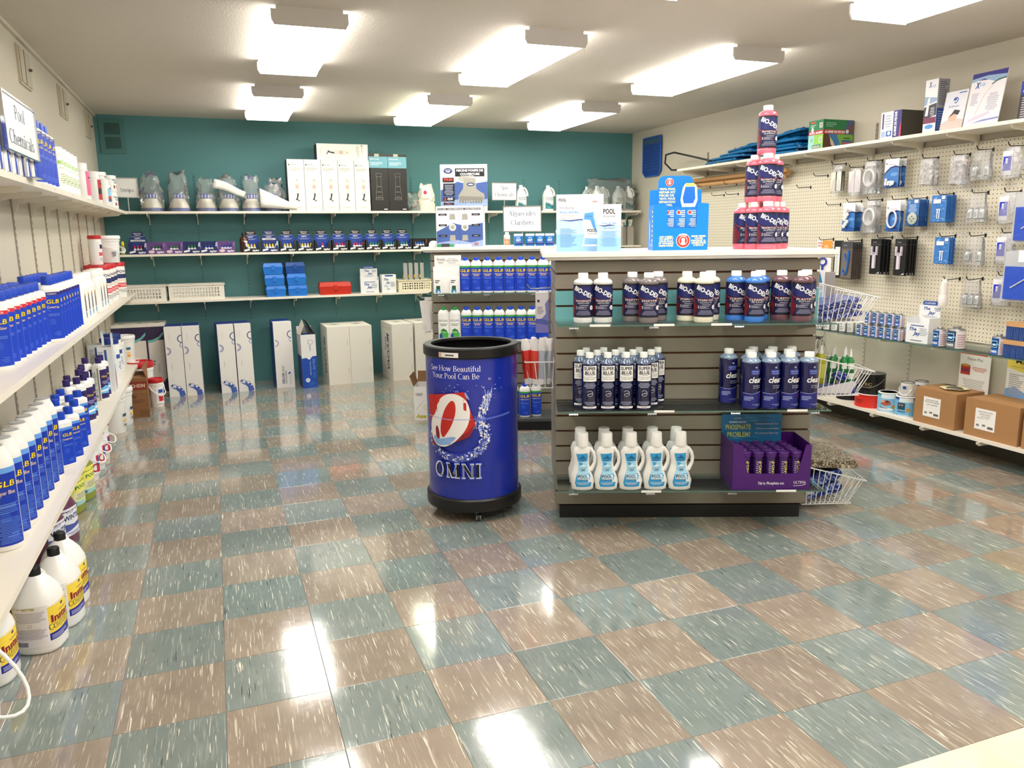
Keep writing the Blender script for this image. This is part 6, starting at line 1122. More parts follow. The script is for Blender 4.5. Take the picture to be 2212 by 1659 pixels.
# test strip display on far stand upper shelf
def strips():
    r = root('countertop_display'); w = .185; M = mat('F4F3F0', .4); K = mat('26262A', .6)
    MB().box(0, w, 0, .003, 0, .115, M).box(0, .003, .003, .10, 0, .185, M).box(w-.003, w, .003, .10, 0, .185, M).box(.003, w-.003, .0, .10, 0, .003, M).box(.003, w-.003, .05, .0525, .003, .185, M).box(.003, w-.003, .0975, .10, .003, .19, M).box(0, w, .055, .0975, .172, .182, K).build('tray', r, smooth=0)
    k = MB().box(.0, .19, .0975, .0995, .19, .262, M); D().text('Insta', .045, .035, .02, '1E1E24', w=.055, shear=.25).text('TEST', .045, .014, .012, '1E1E24', w=.042).text('TEST STRIPS', .125, .028, .010, '5A4A4A', w=.085).lines(.085, .018, .165, .024, 1, '8A8A90').lines(.085, .045, .165, .05, 1, '8A8A90').wrap(k, face((0, .0975, .19), (1, 0, 0))); k.build('header_card', r, smooth=0); return r
put('strp', strips, GON(-.575, .235, .983), TH, 'white counter display of test strips on the upper shelf of the far stand', 'display tray')
sp = lambda: carton('test_strip_pack', .05, .022, .11, 'F6F6F4', {'F': D().rect(.008, .005, .042, .03, '2A8AB8').circ(.028, .012, .008, 'DDEEF4').rect(.012, .03, .04, .055, '1E5A3A').lines(.006, .075, .04, .1, 2, '3A2A2A', 'L')})
for i, s in enumerate((.035, .145)): put('sp', sp, GON(-.575+s, .248, .983), TH, f'white and green test strip pack standing before the strip display, {("left", "right")[i]}', 'pack', 'test strip packs')
vp = lambda: bottle('test_strip_vial', [(.014, 0), (.015, .004), (.015, .075)], [(.0165, .075), (.0165, .094), (.015, .096), (0, .096)], WH, M_WC, D().rect(-.012, .04, .012, .065, 'F0E8B0').circ(0, .055, .007, 'E8C84A').rect(-.012, .01, .012, .03, 'DDE4EC'), 0, n=14)
for i in range(4): put('vp', vp, GON(-.575+.028+.041*i, .155, 1.075-.0 if 0 else .983+.0031), TH, f'white test strip vial in the strip display, {NUM[i]} from left', 'vial', 'test strip vials')
# ---------------- hooks, hanging boxes and wire baskets on the stands ----------------
M_WR = mat('ECECEC', .35); M_HK = mat('2A2A2C', .35, .6)
def wire_basket(w, prof, m=M_WR, step=.028, r0=.0022, name='wire_basket'):
    """profile [(x, z)] from back top, back bottom, outer bottom, outer top; open on top; width along y"""
    r = root(name); (a, b_, c, e) = prof; R_ = MB()
    R_.tube([(a[0], 0, a[1]), (e[0], 0, e[1]), (e[0], w, e[1]), (a[0], w, a[1])], r0*1.5, m, 8, closed=True).tube([(b_[0], 0, b_[1]), (c[0], 0, c[1]), (c[0], w, c[1]), (b_[0], w, b_[1])], r0*1.2, m, 8, closed=True); R_.build('rim', r)
    S = MB(); n = max(2, int(abs(e[0]-a[0])/step))
    for k in range(1, n):
        t = k/n; xt = a[0]+(e[0]-a[0])*t; zt_ = a[1]+(e[1]-a[1])*t; xb = b_[0]+(c[0]-b_[0])*t; zb = b_[1]+(c[1]-b_[1])*t
        S.tube([(xt, 0, zt_), (xb, 0, zb), (xb, w, zb), (xt, w, zt_)], r0, m, 5)
    n = max(2, int(w/step))
    for k in range(1, n):
        y = w*k/n; S.tube([(a[0], y, a[1]), (b_[0], y, b_[1]), (c[0], y, c[1]), (e[0], y, e[1])], r0, m, 5)
    S.build('wires', r)['kind'] = 'stuff'; return r
BP = [(0, .20), (.006, 0), (.25, .006), (.32, .12)]
for z, t in ((.945, 'upper'), (.588, 'middle'), (.035, 'lowest')): put('wb', lambda: wire_basket(.40, BP), ISL(1.208, -.08-.40, z) if 0 else ISL(1.208, -.08, z), TH, f'{t} white wire basket on the right side of the near stand', 'basket')
def vinyl(name, col, w, L, h, seed, label, cat='vinyl sheet', loc=None, rz=TH, pat=None, n=3, lift=.0):
    """folded vinyl sample: a stack of rounded folds"""
    m = pat or mat(col, .3, var=.6, bscale=45, coat=.3); b = MB(); t = h/n
    for k in range(n):
        rr = t*.46; P = []
        for q in range(9): a = -pi/2+pi*q/8; P.append((L-rr+rr*cos(a)-.006*k, t*(k+.5)+rr*sin(a)+lift*0))
        P = [(0, t*(k+.5)-rr)]+P+[(0, t*(k+.5)+rr)]
        b.prism([(p[0], p[1]+lift*max(0, p[0])*(1+.3*k)) for p in P], 1, 0, w, m)
    o = b.build(name, smooth=40); o.location = loc; o.rotation_euler = (0, 0, rz); tag(o, label, cat); return o
def mottle(c1, c2, c3, sc=40):
    k = ('mot', c1, c2, c3, sc)
    if k in MC: return MC[k]
    m = bpy.data.materials.new('printed vinyl'); m.use_nodes = True; nt = m.node_tree; b = nt.nodes['Principled BSDF']; v = nt.nodes.new('ShaderNodeTexNoise'); v.inputs['Scale'].default_value = sc; v.inputs['Distortion'].default_value = 2.5; v.inputs['Detail'].default_value = 3; t = nt.nodes.new('ShaderNodeTexCoord'); r = nt.nodes.new('ShaderNodeValToRGB')
    r.color_ramp.elements[0].position = .42; r.color_ramp.elements[0].color = lin(c1); r.color_ramp.elements[1].position = .52; r.color_ramp.elements[1].color = lin(c2); e = r.color_ramp.elements.new(.62); e.color = lin(c3)
    nt.links.new(t.outputs['Object'], v.inputs['Vector']); nt.links.new(v.outputs['Fac'], r.inputs[0]); nt.links.new(r.outputs[0], b.inputs['Base Color']); b.inputs['Roughness'].default_value = .25; MC[k] = m; return m
VB = mottle('14226A', '1E3690', 'A8C0F0', 30); VB2 = mottle('1A2A6E', '3A4FA0', 'B8BCE0', 50); VG = mottle('3A342C', '8A7A64', 'D8CCB4', 60)
vinyl('vinyl_sheet', '', .34, .24, .075, 1, 'folded blue patterned vinyl sheets in the upper wire basket', loc=ISL(1.222, -.11, .950), pat=VB2, n=3, lift=.12)
vinyl('vinyl_sheet', '', .34, .245, .04, 2, 'folded glossy blue vinyl at the bottom of the middle wire basket', loc=ISL(1.222, -.11, .594), pat=VB, n=2)
o = MB().lathe([(.028, 0), (.034, .01), (.034, .03), (.034, .12), (.028, .13)], VB, 18, 1, .6).build('vinyl_roll'); o.location = ISL(1.40, -.145, .672); o.rotation_euler = (rad(-90), 0, TH); tag(o, 'rolled blue vinyl sample lying at the outer side of the middle wire basket', 'vinyl roll')
o = MB().prism([(0, 0), (.2, .0), (.225, .05), (.21, .06), (.06, .03)], 1, 0, .006, mat('D8D4DC', .4)).build('vinyl_backing', smooth=0); o.location = ISL(1.222, -.088, .601); o.rotation_euler = (0, 0, TH); tag(o, 'pale folded backing sheet against the front wires of the middle basket', 'sheet')
gt = lambda: bottle('glue_tube', [(.018, 0), (.02, .01), (.02, .11), (.008, .13)], [(.008, .128), (.003, .17), (0, .171)], mat('2A8A4A', .35), M_WC, D().rect(-.016, .02, .016, .1, 'E8F0E4').rect(-.016, .05, .016, .07, '1A6A3A'), 0, n=14)
for i, (s, o_) in enumerate(((1.375, -.22), (1.405, -.28), (1.425, -.20), (1.455, -.26), (1.452, -.19))): put('gt', gt, ISL(s, o_, .6355), TH, f'glue tube with pointed white nozzle in the middle wire basket, {NUM[i]} from left', 'tube', 'glue tubes in the middle basket')
put('ygt', lambda: bottle('chemical_bottle', [(.026, 0), (.028, .005), (.028, .13), (.018, .15)], [(.012, .15), (.006, .19), (0, .19)], mat('A8A81E', .3), M_WC, D().rect(-.02, .03, .02, .1, 'C8C84A'), 0, n=14), ISL(1.30, -.18, .6355), TH, 'olive-yellow bottle in the middle wire basket', 'bottle')
vinyl('vinyl_sheet', '', .34, .20, .11, 3, 'folded dark blue glossy vinyl in the lowest wire basket', loc=ISL(1.222, -.11, .041), pat=VB, n=2, lift=.25)
vinyl('vinyl_sheet', '', .36, .285, .042, 4, 'folded pebble-print vinyl sheet on top in the lowest wire basket', loc=ISL(1.212, -.10, .222), pat=VG, n=2, lift=-.03)
# left side of near stand: hook box and pouch basket
def hook(L, m=M_CHR, wall=True):
    """peg hook: back plate at x=0 pointing +x (length L), turned up tip"""
    r = root('peg_hook'); b = MB(); b.box(-.001, .003, -.006, .006, -.014, .008, m).tube([(.004, 0, 0), (L*.5, 0, -.004), (L-.02, 0, -.006), (L-.008, 0, .002), (L, 0, .018)], .0028, m, 7); b.build('hook_wire', r); return r
put('hk_c', lambda: hook(.13), ISL(-.024, -.42, 1.11), TH+pi, 'chrome hook on the left side of the near stand holding a lilac box', 'hook')
lil = D().rect(0, 0, .07, .2, 'F2EEF4').poly([(.0, 0), (.07, 0), (.07, .18), (.05, .15), (.055, .1), (.03, .07), (0, .075)], '8A8AD4').rect(.01, .16, .022, .172, '22226A').lines(.01, .1, .045, .14, 5, '8A8AA0', 'L').poly([(0, .07), (.035, .075), (.07, .06), (.07, .04), (0, .05)], '5A6AC0')
put('lil', lambda: carton('hanging_box', .07, .045, .21, 'F0ECF4', {'F': lil, 'L': D().rect(0, 0, .045, .21, 'DEDAEC')}), ISL(-.075, -.42, .875), TH-.15, 'white and lilac box hanging from the hook on the left of the near stand', 'box')
put('wb2', lambda: wire_basket(.20, [(0, .07), (.006, -.06), (.12, -.06), (.145, .07)], step=.04), ISL(-.024, -.34, .69), TH+pi, 'small white wire basket of pouches on the left side of the near stand', 'basket')
def pouch(c1, c2, seed):
    b = MB(); rn = random.Random(seed); from_ = []
    M = mat(c1, .3); M2 = mat(c2, .35); k = 8
    for j in range(k+1):
        t = j/k; hw = .024*(1-.5*abs(t-.5)**2*2)+rn.uniform(-.003, .003); th = .012*sin(pi*min(1, max(.06, t)))+.002
        for (x, y) in ((-hw, 0), (-hw*.5, -th), (hw*.5, -th), (hw, 0), (hw*.5, th), (-hw*.5, th)): b.v.append((x+rn.uniform(-.002, .002), y, .23*t+rn.uniform(-.003, .003)))
    for j in range(k):
        mi = b.mi(M if 0 < j < 6 else M2)
        for i in range(6): b.f.append([j*6+i, j*6+(i+1) % 6, (j+1)*6+(i+1) % 6, (j+1)*6+i]); b.m.append(mi)
    b.f.append(list(range(6))[::-1]); b.m.append(0); b.f.append([k*6+i for i in range(6)]); b.m.append(0)
    return b
for i, (s, o_, c1, c2, tl) in enumerate([(-.150, -.19, 'D8352A', 'F4F0F2', -.08), (-.118, -.175, 'E04A3A', 'F0ECEE', 0), (-.128, -.25, 'D8352A', 'F4F0F2', .02), (-.075, -.25, 'D8352A', 'F4F0F2', 0), (-.085, -.175, 'B8C4D8', 'F4F2F4', .02), (-.060, -.20, 'C8CCD8', 'F4F2F4', .06)]):
    o = pouch(c1, c2, i).build('foil_pouch', smooth=30); o.location = ISL(s, o_, .64); o.rotation_euler = (0, tl, TH); tag(o, ('red and white foil pouch at the front left of the small wire basket', 'red and white foil pouch in the front middle of the small basket', 'red foil pouch at the rear left of the small wire basket', 'red foil pouch at the rear right of the small wire basket', 'silver-blue foil pouch at the front of the small wire basket', 'silvery foil pouch at the right of the small wire basket')[i], 'pouch')
for i, (o_, z) in enumerate(((-.10, .91), (-.22, .925), (-.34, .91))): put('hk_f', lambda: hook(.12), GON(-.622, o_, z), TH+pi, f'chrome hook on the left side of the far stand, {NUM[i]} from the front', 'hook', 'chrome hooks on the far stand side')
hb = D().rect(0, 0, .06, .25, 'F1EEEC').lines(.012, .03, .018, .12, 1, 'B8B0B0').rect(.01, .012, .05, .016, '5A5258')
hbx = lambda: carton('hanging_box', .055, .035, .24, 'F1EEEC', {'F': hb})
for i, (s, o_, tl, z) in enumerate([(-.665, -.10, -.12, .66), (-.70, -.22, .12, .675), (-.665, -.34, -.05, .66)]): put('hbx', hbx, GON(s, o_, z), TH, f'narrow white box hanging on the far stand side, {NUM[i]} from the front', 'box', 'white hanging boxes', tilt=(0, tl))
def aqua():
    r = root('open_carton'); w, dp, h, t = .12, .22, .26, .004; M = mat('EFEDEA', .5); K = mat('8A6440', .75); b = MB()
    b.box(0, w, 0, t, 0, h, M).box(0, w, dp-t, dp, 0, h, M).box(0, t, t, dp-t, 0, h, M).box(w-t, w, t, dp-t, 0, h, M).box(t, w-t, t, dp-t, 0, t, K)
    D().text('Aqua', .05, .02, .026, 'C8C020', w=.085, shear=.3, off=.05).lines(.01, .19, .07, .215, 3, '5A5A60').stroke([(.01, .08), (.08, .16)], .0015, '6A6A70').ring(.09, .1, .02, .004, 'D8D040').wrap(b, face((0, 0, 0), (1, 0, 0))); b.build('carton', r, smooth=0)
    for P in ([(0, 0, h), (0, dp, h), (-.03, dp, h+.08), (-.03, 0, h+.08)], [(0, dp, h), (w, dp, h), (w, dp+.03, h+.08), (0, dp+.03, h+.08)]):
        f = MB(); q = [Vector(v)+Vector((.002, .002, .001)) for v in P]; f.add([*map(Vector, P), *q], [(0, 1, 2, 3), (7, 6, 5, 4), (0, 4, 5, 1), (1, 5, 6, 2), (2, 6, 7, 3), (3, 7, 4, 0)], K); f.build('flap', r, smooth=0)
    return r
put('aqua', aqua, (1.405, 2.825, 0), TH, 'open white carton with yellow lettering on the floor behind the barrel', 'carton')

def side_pail():
    r = pail(.11, .24, None, None, False); MB().tube([(.113*cos(a), -.03-.17*sin(a), .2-.13*sin(a)) for a in [pi*k/14 for k in range(15)]], .0055, M_WC, 8).build('handle', r); return r
put('spl', side_pail, (-.715, -.415, 0), rad(62), 'white pail with drooping bail handle at the lower left picture edge', 'pail')
# ---------------- right wall ----------------
RF = rad(-90)
def RP(x, y, z): return (x, y, z)
# top shelf (z 1.965)
ZR = 1.965
ga = D().rect(0, 0, .15, .1, '1E7A4A').rect(0, 0, .15, .028, 'B81E3A').text('POOL ALARM', .075, .006, .014, 'F4F4F0', w=.135, off=.04, shear=.15).rect(.11, .045, .14, .08, 'F0F0EA').bars(.114, .048, .137, .077).circ(.04, .035, .011, 'F4F4F0', .018).rect(.02, .08, .07, .092, 'C8503A').lines(.02, .055, .08, .075, 2, 'A8D8B8', 'L')
gf = D().rect(0, 0, .27, .1, '1E7A4A').rect(0, 0, .27, .03, 'B81E3A').text('ALARME DE PISCINE', .105, .007, .017, 'F4F4F0', w=.19, off=.04, shear=.15).poly([(.19, 0), (.27, 0), (.27, .1), (.22, .1), (.2, .05)], '4A5A8A').poly([(.225, .02), (.25, .08), (.265, .06), (.26, .0)], '8A4A3A').circ(.215, .02, .014, 'E8E0E0').lines(.02, .05, .12, .085, 3, '8AC8A0', 'L')
lb = D().rect(0, 0, .15, .1, '8CC850').rect(0, 0, .06, .1, '9AD0C8').rect(.04, .005, .13, .03, '2A6AA8').text('RAYDOUX', .085, .009, .014, 'F0E040', w=.075, off=.03).rect(.11, .045, .14, .08, 'F0F0EA').bars(.114, .048, .137, .077).text('10', .035, .055, .018, '1A3A2A', w=.02)
lf = D().rect(0, 0, .27, .1, '7CB848').poly([(0, 0), (.09, 0), (.05, .1), (0, .1)], '5A3A2A').poly([(.05, .1), (.12, 0), (.17, 0), (.12, .1)], '3A7AB8').poly([(.06, .08), (.09, .05), (.12, .0), (.1, .0), (.07, .03)], 'E0C8A8').rect(.17, .02, .26, .06, '2A6AA8').text('RAYDOUX', .215, .03, .018, 'E86030', w=.08, off=.04).lines(.17, .07, .26, .085, 1, '2A4A2A')
put('ra', lambda: carton('alarm_box', .15, .27, .1, '1E7A4A', {'F': ga, 'R': gf}), (4.352, 1.868, ZR+.1002), RF, 'green and red pool alarm box stacked on a light green one, right top shelf', 'box')
put('rb', lambda: carton('alarm_box', .15, .27, .1, '7CB848', {'F': lb, 'R': lf}), (4.352, 1.868, ZR), RF, 'light green box with family picture under the pool alarm box', 'box')
al = D().rect(0, 0, .165, .165, 'E8EAF0').rect(.1, 0, .165, .165, '2A2080').poly([(.15, 0), (.165, 0), (.165, .1), (.155, .06)], 'D83A5A').text('ALARME DE PISCINE', .128, .008, .018, 'FFFFFF', w=.15, rot=rad(90), al='L', off=.04).rect(.012, .06, .024, .155, '2A2A80').rect(.008, .01, .04, .045, 'A8C0E0').rect(.048, .012, .09, .045, '2A5AB0').circ(.07, .03, .012, 'E8F0FA').lines(.03, .07, .09, .15, 5, 'B8BCC8')
a2 = D()
put('rc2', lambda: carton('alarm_box', .165, .25, .165, '4A463E', {'F': al}), (4.335, 1.177, ZR), RF, 'white and purple pool alarm box with a dark olive side, right top shelf', 'box')
xb = D().rect(0, 0, .09, .31, 'F2F2F6').text('X', .035, .265, .03, '1A3A8A', w=.022, shear=.25, off=.04).text('10', .06, .262, .018, '5A9AD8', w=.026).poly([(0, .16), (.09, .18), (.09, .2), (0, .215)], '9AB0D0').poly([(0, .08), (.09, .1), (.09, .17), (.03, .16), (0, .15)], '2A2A3A').poly([(.01, .1), (.025, .2), (.04, .21), (.03, .1)], 'F4F4F4').rect(0, .055, .09, .09, '7A1A4A').circ(.045, .035, .036, '4A9AE0', .018).ring(.045, .035, .036, .005, 'E8E8F0', ry=.018).lines(.045, .1, .08, .15, 5, 'C8C8D0')
xs = D().rect(0, 0, .09, .31, '9A9AA4').rect(0, 0, .09, .14, '2A4A9A').lines(.01, .16, .08, .3, 12, '5A5A66', 'L').lines(.01, .02, .08, .13, 8, '8AA0D8', 'L')
put('x10', lambda: carton('chemical_carton', .092, .09, .31, 'C8C8D0', {'F': xb, 'R': xs}), (4.275, .90, ZR), RF, 'tall white and purple carton with a small pool picture, right top shelf', 'carton')
def leancard(w, h, d, name, label, loc, lean, rz=RF):
    r = root(name); b = MB().box(0, w, 0, .004, 0, h, mat('F2F0F4', .4)); d.wrap(b, face((0, 0, 0), (1, 0, 0))); b.build('printed_card', r, smooth=0); r.location = loc; r.rotation_euler = (-lean, 0, rz); tag(r, label, 'brochure'); return r
d1 = D().rect(0, 0, .15, .225, 'E8EAF4').poly([(0, 0), (.15, 0), (.15, .05), (.07, .07), (0, .04)], 'D8C8C0').circ(.075, .07, .03, 'E0B8A0', .024).poly([(.05, .07), (.08, .115), (.12, .105), (.11, .08), (.08, .09)], '2A2224').ring(.075, .17, .018, .006, '2A5AB0', -120, 180).circ(.072, .175, .008, '2A5AB0').text('Bodyware', .07, .13, .012, '4A5A9A', w=.07, shear=.3).rect(.09, .208, .14, .214, '4A6AA8')
leancard(.15, .225, d1, 'brochure_holder', 'white brochure stack picturing a bather, leaning on the right top shelf', (4.232, .825, ZR+.001), rad(10))
d2 = D().rect(0, 0, .22, .30, 'F3EFF4').poly([(0, .26), (.22, .25), (.22, .30), (0, .30)], '3A3A8A').poly([(0, .25), (.08, .265), (.16, .235), (.22, .25), (.22, .27), (.1, .28), (0, .27)], '9AB8D8').text('X', .045, .215, .034, '1A4A9A', w=.03, shear=.2, off=.04).text('10', .075, .222, .02, '5A9AD8', w=.03).stroke([(.06, .05), (.1, .17), (.14, .22)], .002, 'C89A8A').stroke([(.135, .225), (.17, .245), (.22, .25)], .007, '3A5A3A').lines(.12, .08, .2, .18, 10, 'B8B4C4').lines(.02, .12, .07, .19, 8, 'B8B4C4', 'L').poly([(.02, .02), (.03, .04), (.15, .075), (.16, .06), (.12, .045)], 'DCD4E4').poly([(.05, .015), (.12, .03), (.22, .035), (.22, .025), (.12, .02)], '8A90C8')
leancard(.22, .30, d2, 'brochure_holder', 'wide white brochure stack with blue top edge, leaning on the right top shelf', (4.232, .665, ZR+.001), rad(10))
d3 = D().rect(0, 0, .2, .2, '2A2430').rect(0, .13, .2, .2, '2238A0').text('POOL', .05, .165, .026, 'FFFFFF', w=.07, off=.03).text('marvel', .05, .14, .018, 'FFFFFF', w=.07).lines(.015, .01, .18, .12, 9, 'B8B0B8', 'L')
leancard(.2, .2, d3, 'brochure_holder', 'dark blue and black advertising card at the right edge of the top shelf', (4.232, .33, ZR+.001), rad(5))
# leaf nets
M_NET = mat('1470A8', .4, name='blue net frame'); M_MESH = film('2A90D8', .35, .15, .3, 'blue net mesh')
def leafnet(L=.55, wd=.22):
    r = root('leaf_net'); b = MB(); b.tube([(0, 0, 0), (0, -.16, 0)], .012, mat('123A66', .4), 12).tube([(0, -.155, 0), (0, -.163, 0)], .009, mat('0A0A10', .6), 10); b.tube([(0, 0, 0), (wd*.45, .05, 0), (wd*.5, L*.5, 0), (wd*.4, L*.85, 0), (0, L*.92, 0), (-wd*.4, L*.85, 0), (-wd*.5, L*.5, 0), (-wd*.45, .05, 0)], .009, M_NET, 8, closed=True); b.build('frame', r)
    m = MB(); n = 8; vs = []
    for i in range(n+1):
        for j in range(n+1):
            u, v = i/n, j/n; m.v.append(((u-.5)*wd*.9*(1-.25*abs(v-.5)), .05+v*L*.82, .004+.03*sin(u*pi)*sin(v*pi)+.012*sin(u*17+v*9)))
    for i in range(n):
        for j in range(n): m.f.append([i*(n+1)+j, (i+1)*(n+1)+j, (i+1)*(n+1)+j+1, i*(n+1)+j+1]); m.m.append(m.mi(M_MESH))
    m.build('mesh', r); return r
M_MESH = film('1E84CC', .25, .15, .3, 'blue net mesh')
for i, (x, y, z, rz, tx, t) in enumerate([(4.33, 3.28, ZR+.0135, pi-.1, 0, 'lowest of the far bundle'), (4.31, 3.18, ZR+.038, pi-.06, 0, 'middle of the far bundle'), (4.35, 3.1, ZR+.062, pi-.12, .01, 'top of the far bundle'), (4.36, 3.02, ZR+.088, pi, .06, 'upper far net tilted up'), (4.32, 2.60, ZR+.0135, pi+.03, 0, 'lowest of the near bundle'), (4.33, 2.56, ZR+.04, pi-.02, 0, 'second of the near bundle'), (4.34, 2.60, ZR+.065, pi, 0, 'third of the near bundle'), (4.32, 2.57, ZR+.09, pi+.02, .02, 'fourth of the near bundle'), (4.35, 2.55, ZR+.12, pi, .10, 'top of the near bundle')]):
    put('net', leafnet, (x, y-.0, z), rz, f'blue leaf net on the far right top shelf, {t}', 'net', 'blue leaf nets on the right top shelf', tilt=(tx, 0))
o = MB().tube([(4.27, 3.24, ZR+.04), (4.25, 3.5, ZR+.10), (4.24, 3.8, ZR+.165), (4.26, 3.98, ZR+.16), (4.30, 4.06, ZR+.09), (4.34, 4.0, ZR+.02), (4.35, 3.8, ZR-.012+.02), (4.36, 3.55, ZR+.0085), (4.36, 3.3, ZR+.0085)], .0085, mat('14141A', .4), 10).build('rubber_hose'); tag(o, 'black rubber hoop curving off the far end of the right top shelf', 'hose')
o = MB().lathe([(0, 0), (.001, 0)], 'FFFFFF', 3) if 0 else None
# flat blue net hanging on the wall
r = root('skimmer_net', (XR-.022, 4.62, 2.02)); b = MB(); P = [(.02, -.05), (.17, .0), (.185, .10), (.175, .33), (-.175, .35), (-.185, .1), (-.17, -.01), (-.15, -.04)]
r.rotation_euler = (0, 0, RF); b.tube([(p[0], 0, p[1]) for p in [(-.18, .0), (-.13, -.045), (.13, -.045), (.18, 0), (.18, .34), (.175, .35), (-.175, .35), (-.18, .34)]], .008, mat('1E5AB8', .35), 8, closed=True).build('frame', r)
m = MB().prism([(-.175, 0), (-.13, -.04), (.13, -.04), (.175, 0), (.175, .345), (-.175, .345)], 1, -.003, .003, mat('173C86', .5, bump=.4, bscale=400)); e = D(); rn = random.Random(9)
for k in range(9): y = .02+.032*k; e.stroke([(-.16+.32*q/10, y+.008*sin(q*1.3+k)) for q in range(11)], .0016, '5A84C8')
e.rect(-.17, .285, .17, .34, '3A5470'); e.wrap(m, face((0, -.003, 0), (1, 0, 0))); m.build('mesh_panel', r, smooth=0); tag(r, 'flat blue skimmer net hanging on the far right wall above the blue kit display', 'net')
# wooden dowels
for i, (x, z) in enumerate(((4.40, 1.815), (4.435, 1.845), (4.40, 1.862))):
    o = MB().lathe([(.017, 0), (.018, .002), (.018, 1.345), (.017, 1.35)], mat('C89A68', .5, var=.1, bscale=20, name='wood'), 16).build('wooden_pole'); o.location = (x, 3.76-.02*i, z); o.rotation_euler = (rad(90), 0, 0); tag(o, f'round wooden pole lying on hooks below the far right shelf, {("front lower", "rear", "front upper")[i]} one', 'pole')
hkm = lambda: hook(.14, M_HK)
for i, y in enumerate((3.55, 3.15, 2.75)): put('hkb', hkm, (PX, y, 1.805), pi, f'black peg hook carrying the wooden poles, {NUM[i]} from the far end', 'hook', 'black peg hooks')
for y, z, t in ((2.02, 1.795, 'right of the wooden poles'), (2.2, 1.72, 'below the end of the wooden poles'), (3.33, 1.715, 'by the blue kit display, left one'), (3.12, 1.715, 'by the blue kit display, right one'), (1.87, 1.575, 'left of the carded fittings in the second row'), (1.92, 1.32, 'above the orange toy card')): put('hkb', hkm, (PX, y, z), pi, f'empty black peg hook {t}' if 'orange' not in t else f'black peg hook {t}', 'hook', 'black peg hooks')
# hanging goods
def hcard(w, h, d, th=.0015, ex=None, c='F2F2F4', name='blister_card', depth=.012):
    r = root(name); b = MB().box(-w/2, w/2, 0, th, -h, 0, mat(c, .4)); d.wrap(b, face((-w/2, 0, -h), (1, 0, 0))); b.build('card', r, smooth=0)
    if ex: ex(r)
    return r
def blister(w, z0, z1, depth, m=None):
    def f(r):
        b = MB().box(-w/2, w/2, -depth, 0, z0, z1, m or film('F0F4F8', .82, .25, .08), tx=-.001); b.build('blister', r, smooth=0)
    return f
def goods(y, zt, key, fn, n, dx, label, x0=4.372, cat='pack', grp=None, hk=True, names=None, jig=.012):
    """n packs of one kind on one hook, front pack first"""
    if hk: put('hkb', hkm, (PX, y, zt-.012), pi, f'black peg hook holding the {label}', 'hook', 'black peg hooks')
    rn = random.Random(int(y*1000+zt*100))
    for i in range(n):
        put(key, fn, (x0+dx*i, y+(rn.uniform(-jig, jig) if i else 0), zt-.022-(rn.uniform(0, .006) if i else 0)), RF+(rn.uniform(-.12, .12) if i else 0), f'{label}, {NUM[i]} from the front of its hook' if n > 1 else label, cat, grp or (f'{label} on one hook' if n > 1 else None))
CW = .118
def swoosh(kind):
    d = D(); w, h = CW, .185; d.rect(0, 0, w, h, 'F4F4F6').poly([(0, 0), (w, 0), (w, h*.66), (w*.8, h*.7), (w*.45, h*.66), (w*.15, h*.52), (0, h*.42)], '3E7AC4').poly([(0, h*.42), (w*.15, h*.52), (w*.45, h*.66), (w*.8, h*.7), (w, h*.66), (w, h*.72), (w*.75, h*.755), (w*.4, h*.71), (w*.12, h*.58), (0, h*.5)], '1A2A6E').circ(w*.12, h*.84, .005, '1A2A6E').text('E-Z Accessories', w*.45, h*.78, .007, '2A2A3A', w=w*.6).poly([(0, 0), (w, 0), (w, h*.12), (w*.4, h*.2), (0, h*.1)], '1E52A0').circ(w*.7, h*.45, .03, '6AA0DC', .012)
    return d
def ex_nuts(r):
    b = MB(); rn = random.Random(3)
    for k in range(9): b.tube([(rn.uniform(-.03, .03), -.006, -.15+rn.uniform(-.015, .015)+.009*cos(a)) for a in (0,)]+[(0, 0, 0)][:0] or [(0, -.006, -.15), (.004, -.006, -.15)], .009, WH, 8) if 0 else b.lathe([(.004, 0), (.0095, 0), (.0095, .008), (.004, .008)], WH, 8, M=Matrix.Translation((-.03+.02*(k % 4)+rn.uniform(-.003, .003), -.009, -.165+.014*(k//4)+rn.uniform(-.003, .003))) @ Matrix.Rotation(pi/2, 4, 'X'))
    b.build('white_fittings', r, smooth=0)['kind'] = 'stuff'
def ex_chain(r):
    b = MB(); rn = random.Random(5)
    for k in range(8): b.lathe([(.004, 0), (.014, .003), (.014, .01), (.006, .012)], WH, 10, M=Matrix.Translation((-.018+.014*(k % 3), -.013, -.165+.017*k)) @ Matrix.Rotation(pi/2+.3, 4, 'X'))
    b.build('white_fittings', r, smooth=0)['kind'] = 'stuff'
def ex_ring(r):
    b = MB()
    for q in (0, .006): b.tube([(.038*cos(a)+q, -.010-q, -.125+.055*sin(a)) for a in [2*pi*k/20 for k in range(20)]], .006, mat('E8E4EA', .3), 8, closed=True)
    b.build('hose_ring', r)
goods(1.30, 1.872, 'cn', lambda: hcard(CW, .185, swoosh(0), ex=ex_nuts), 3, .03, 'swoosh card with white nuts')
goods(1.665, 1.60, 'cc', lambda: hcard(CW*.9, .2, swoosh(1), ex=ex_chain), 3, .028, 'swoosh card with a white chain part')
goods(1.26, 1.60, 'cr', lambda: hcard(CW, .205, swoosh(2), ex=ex_ring), 2, .04, 'swoosh card with coiled white ring')
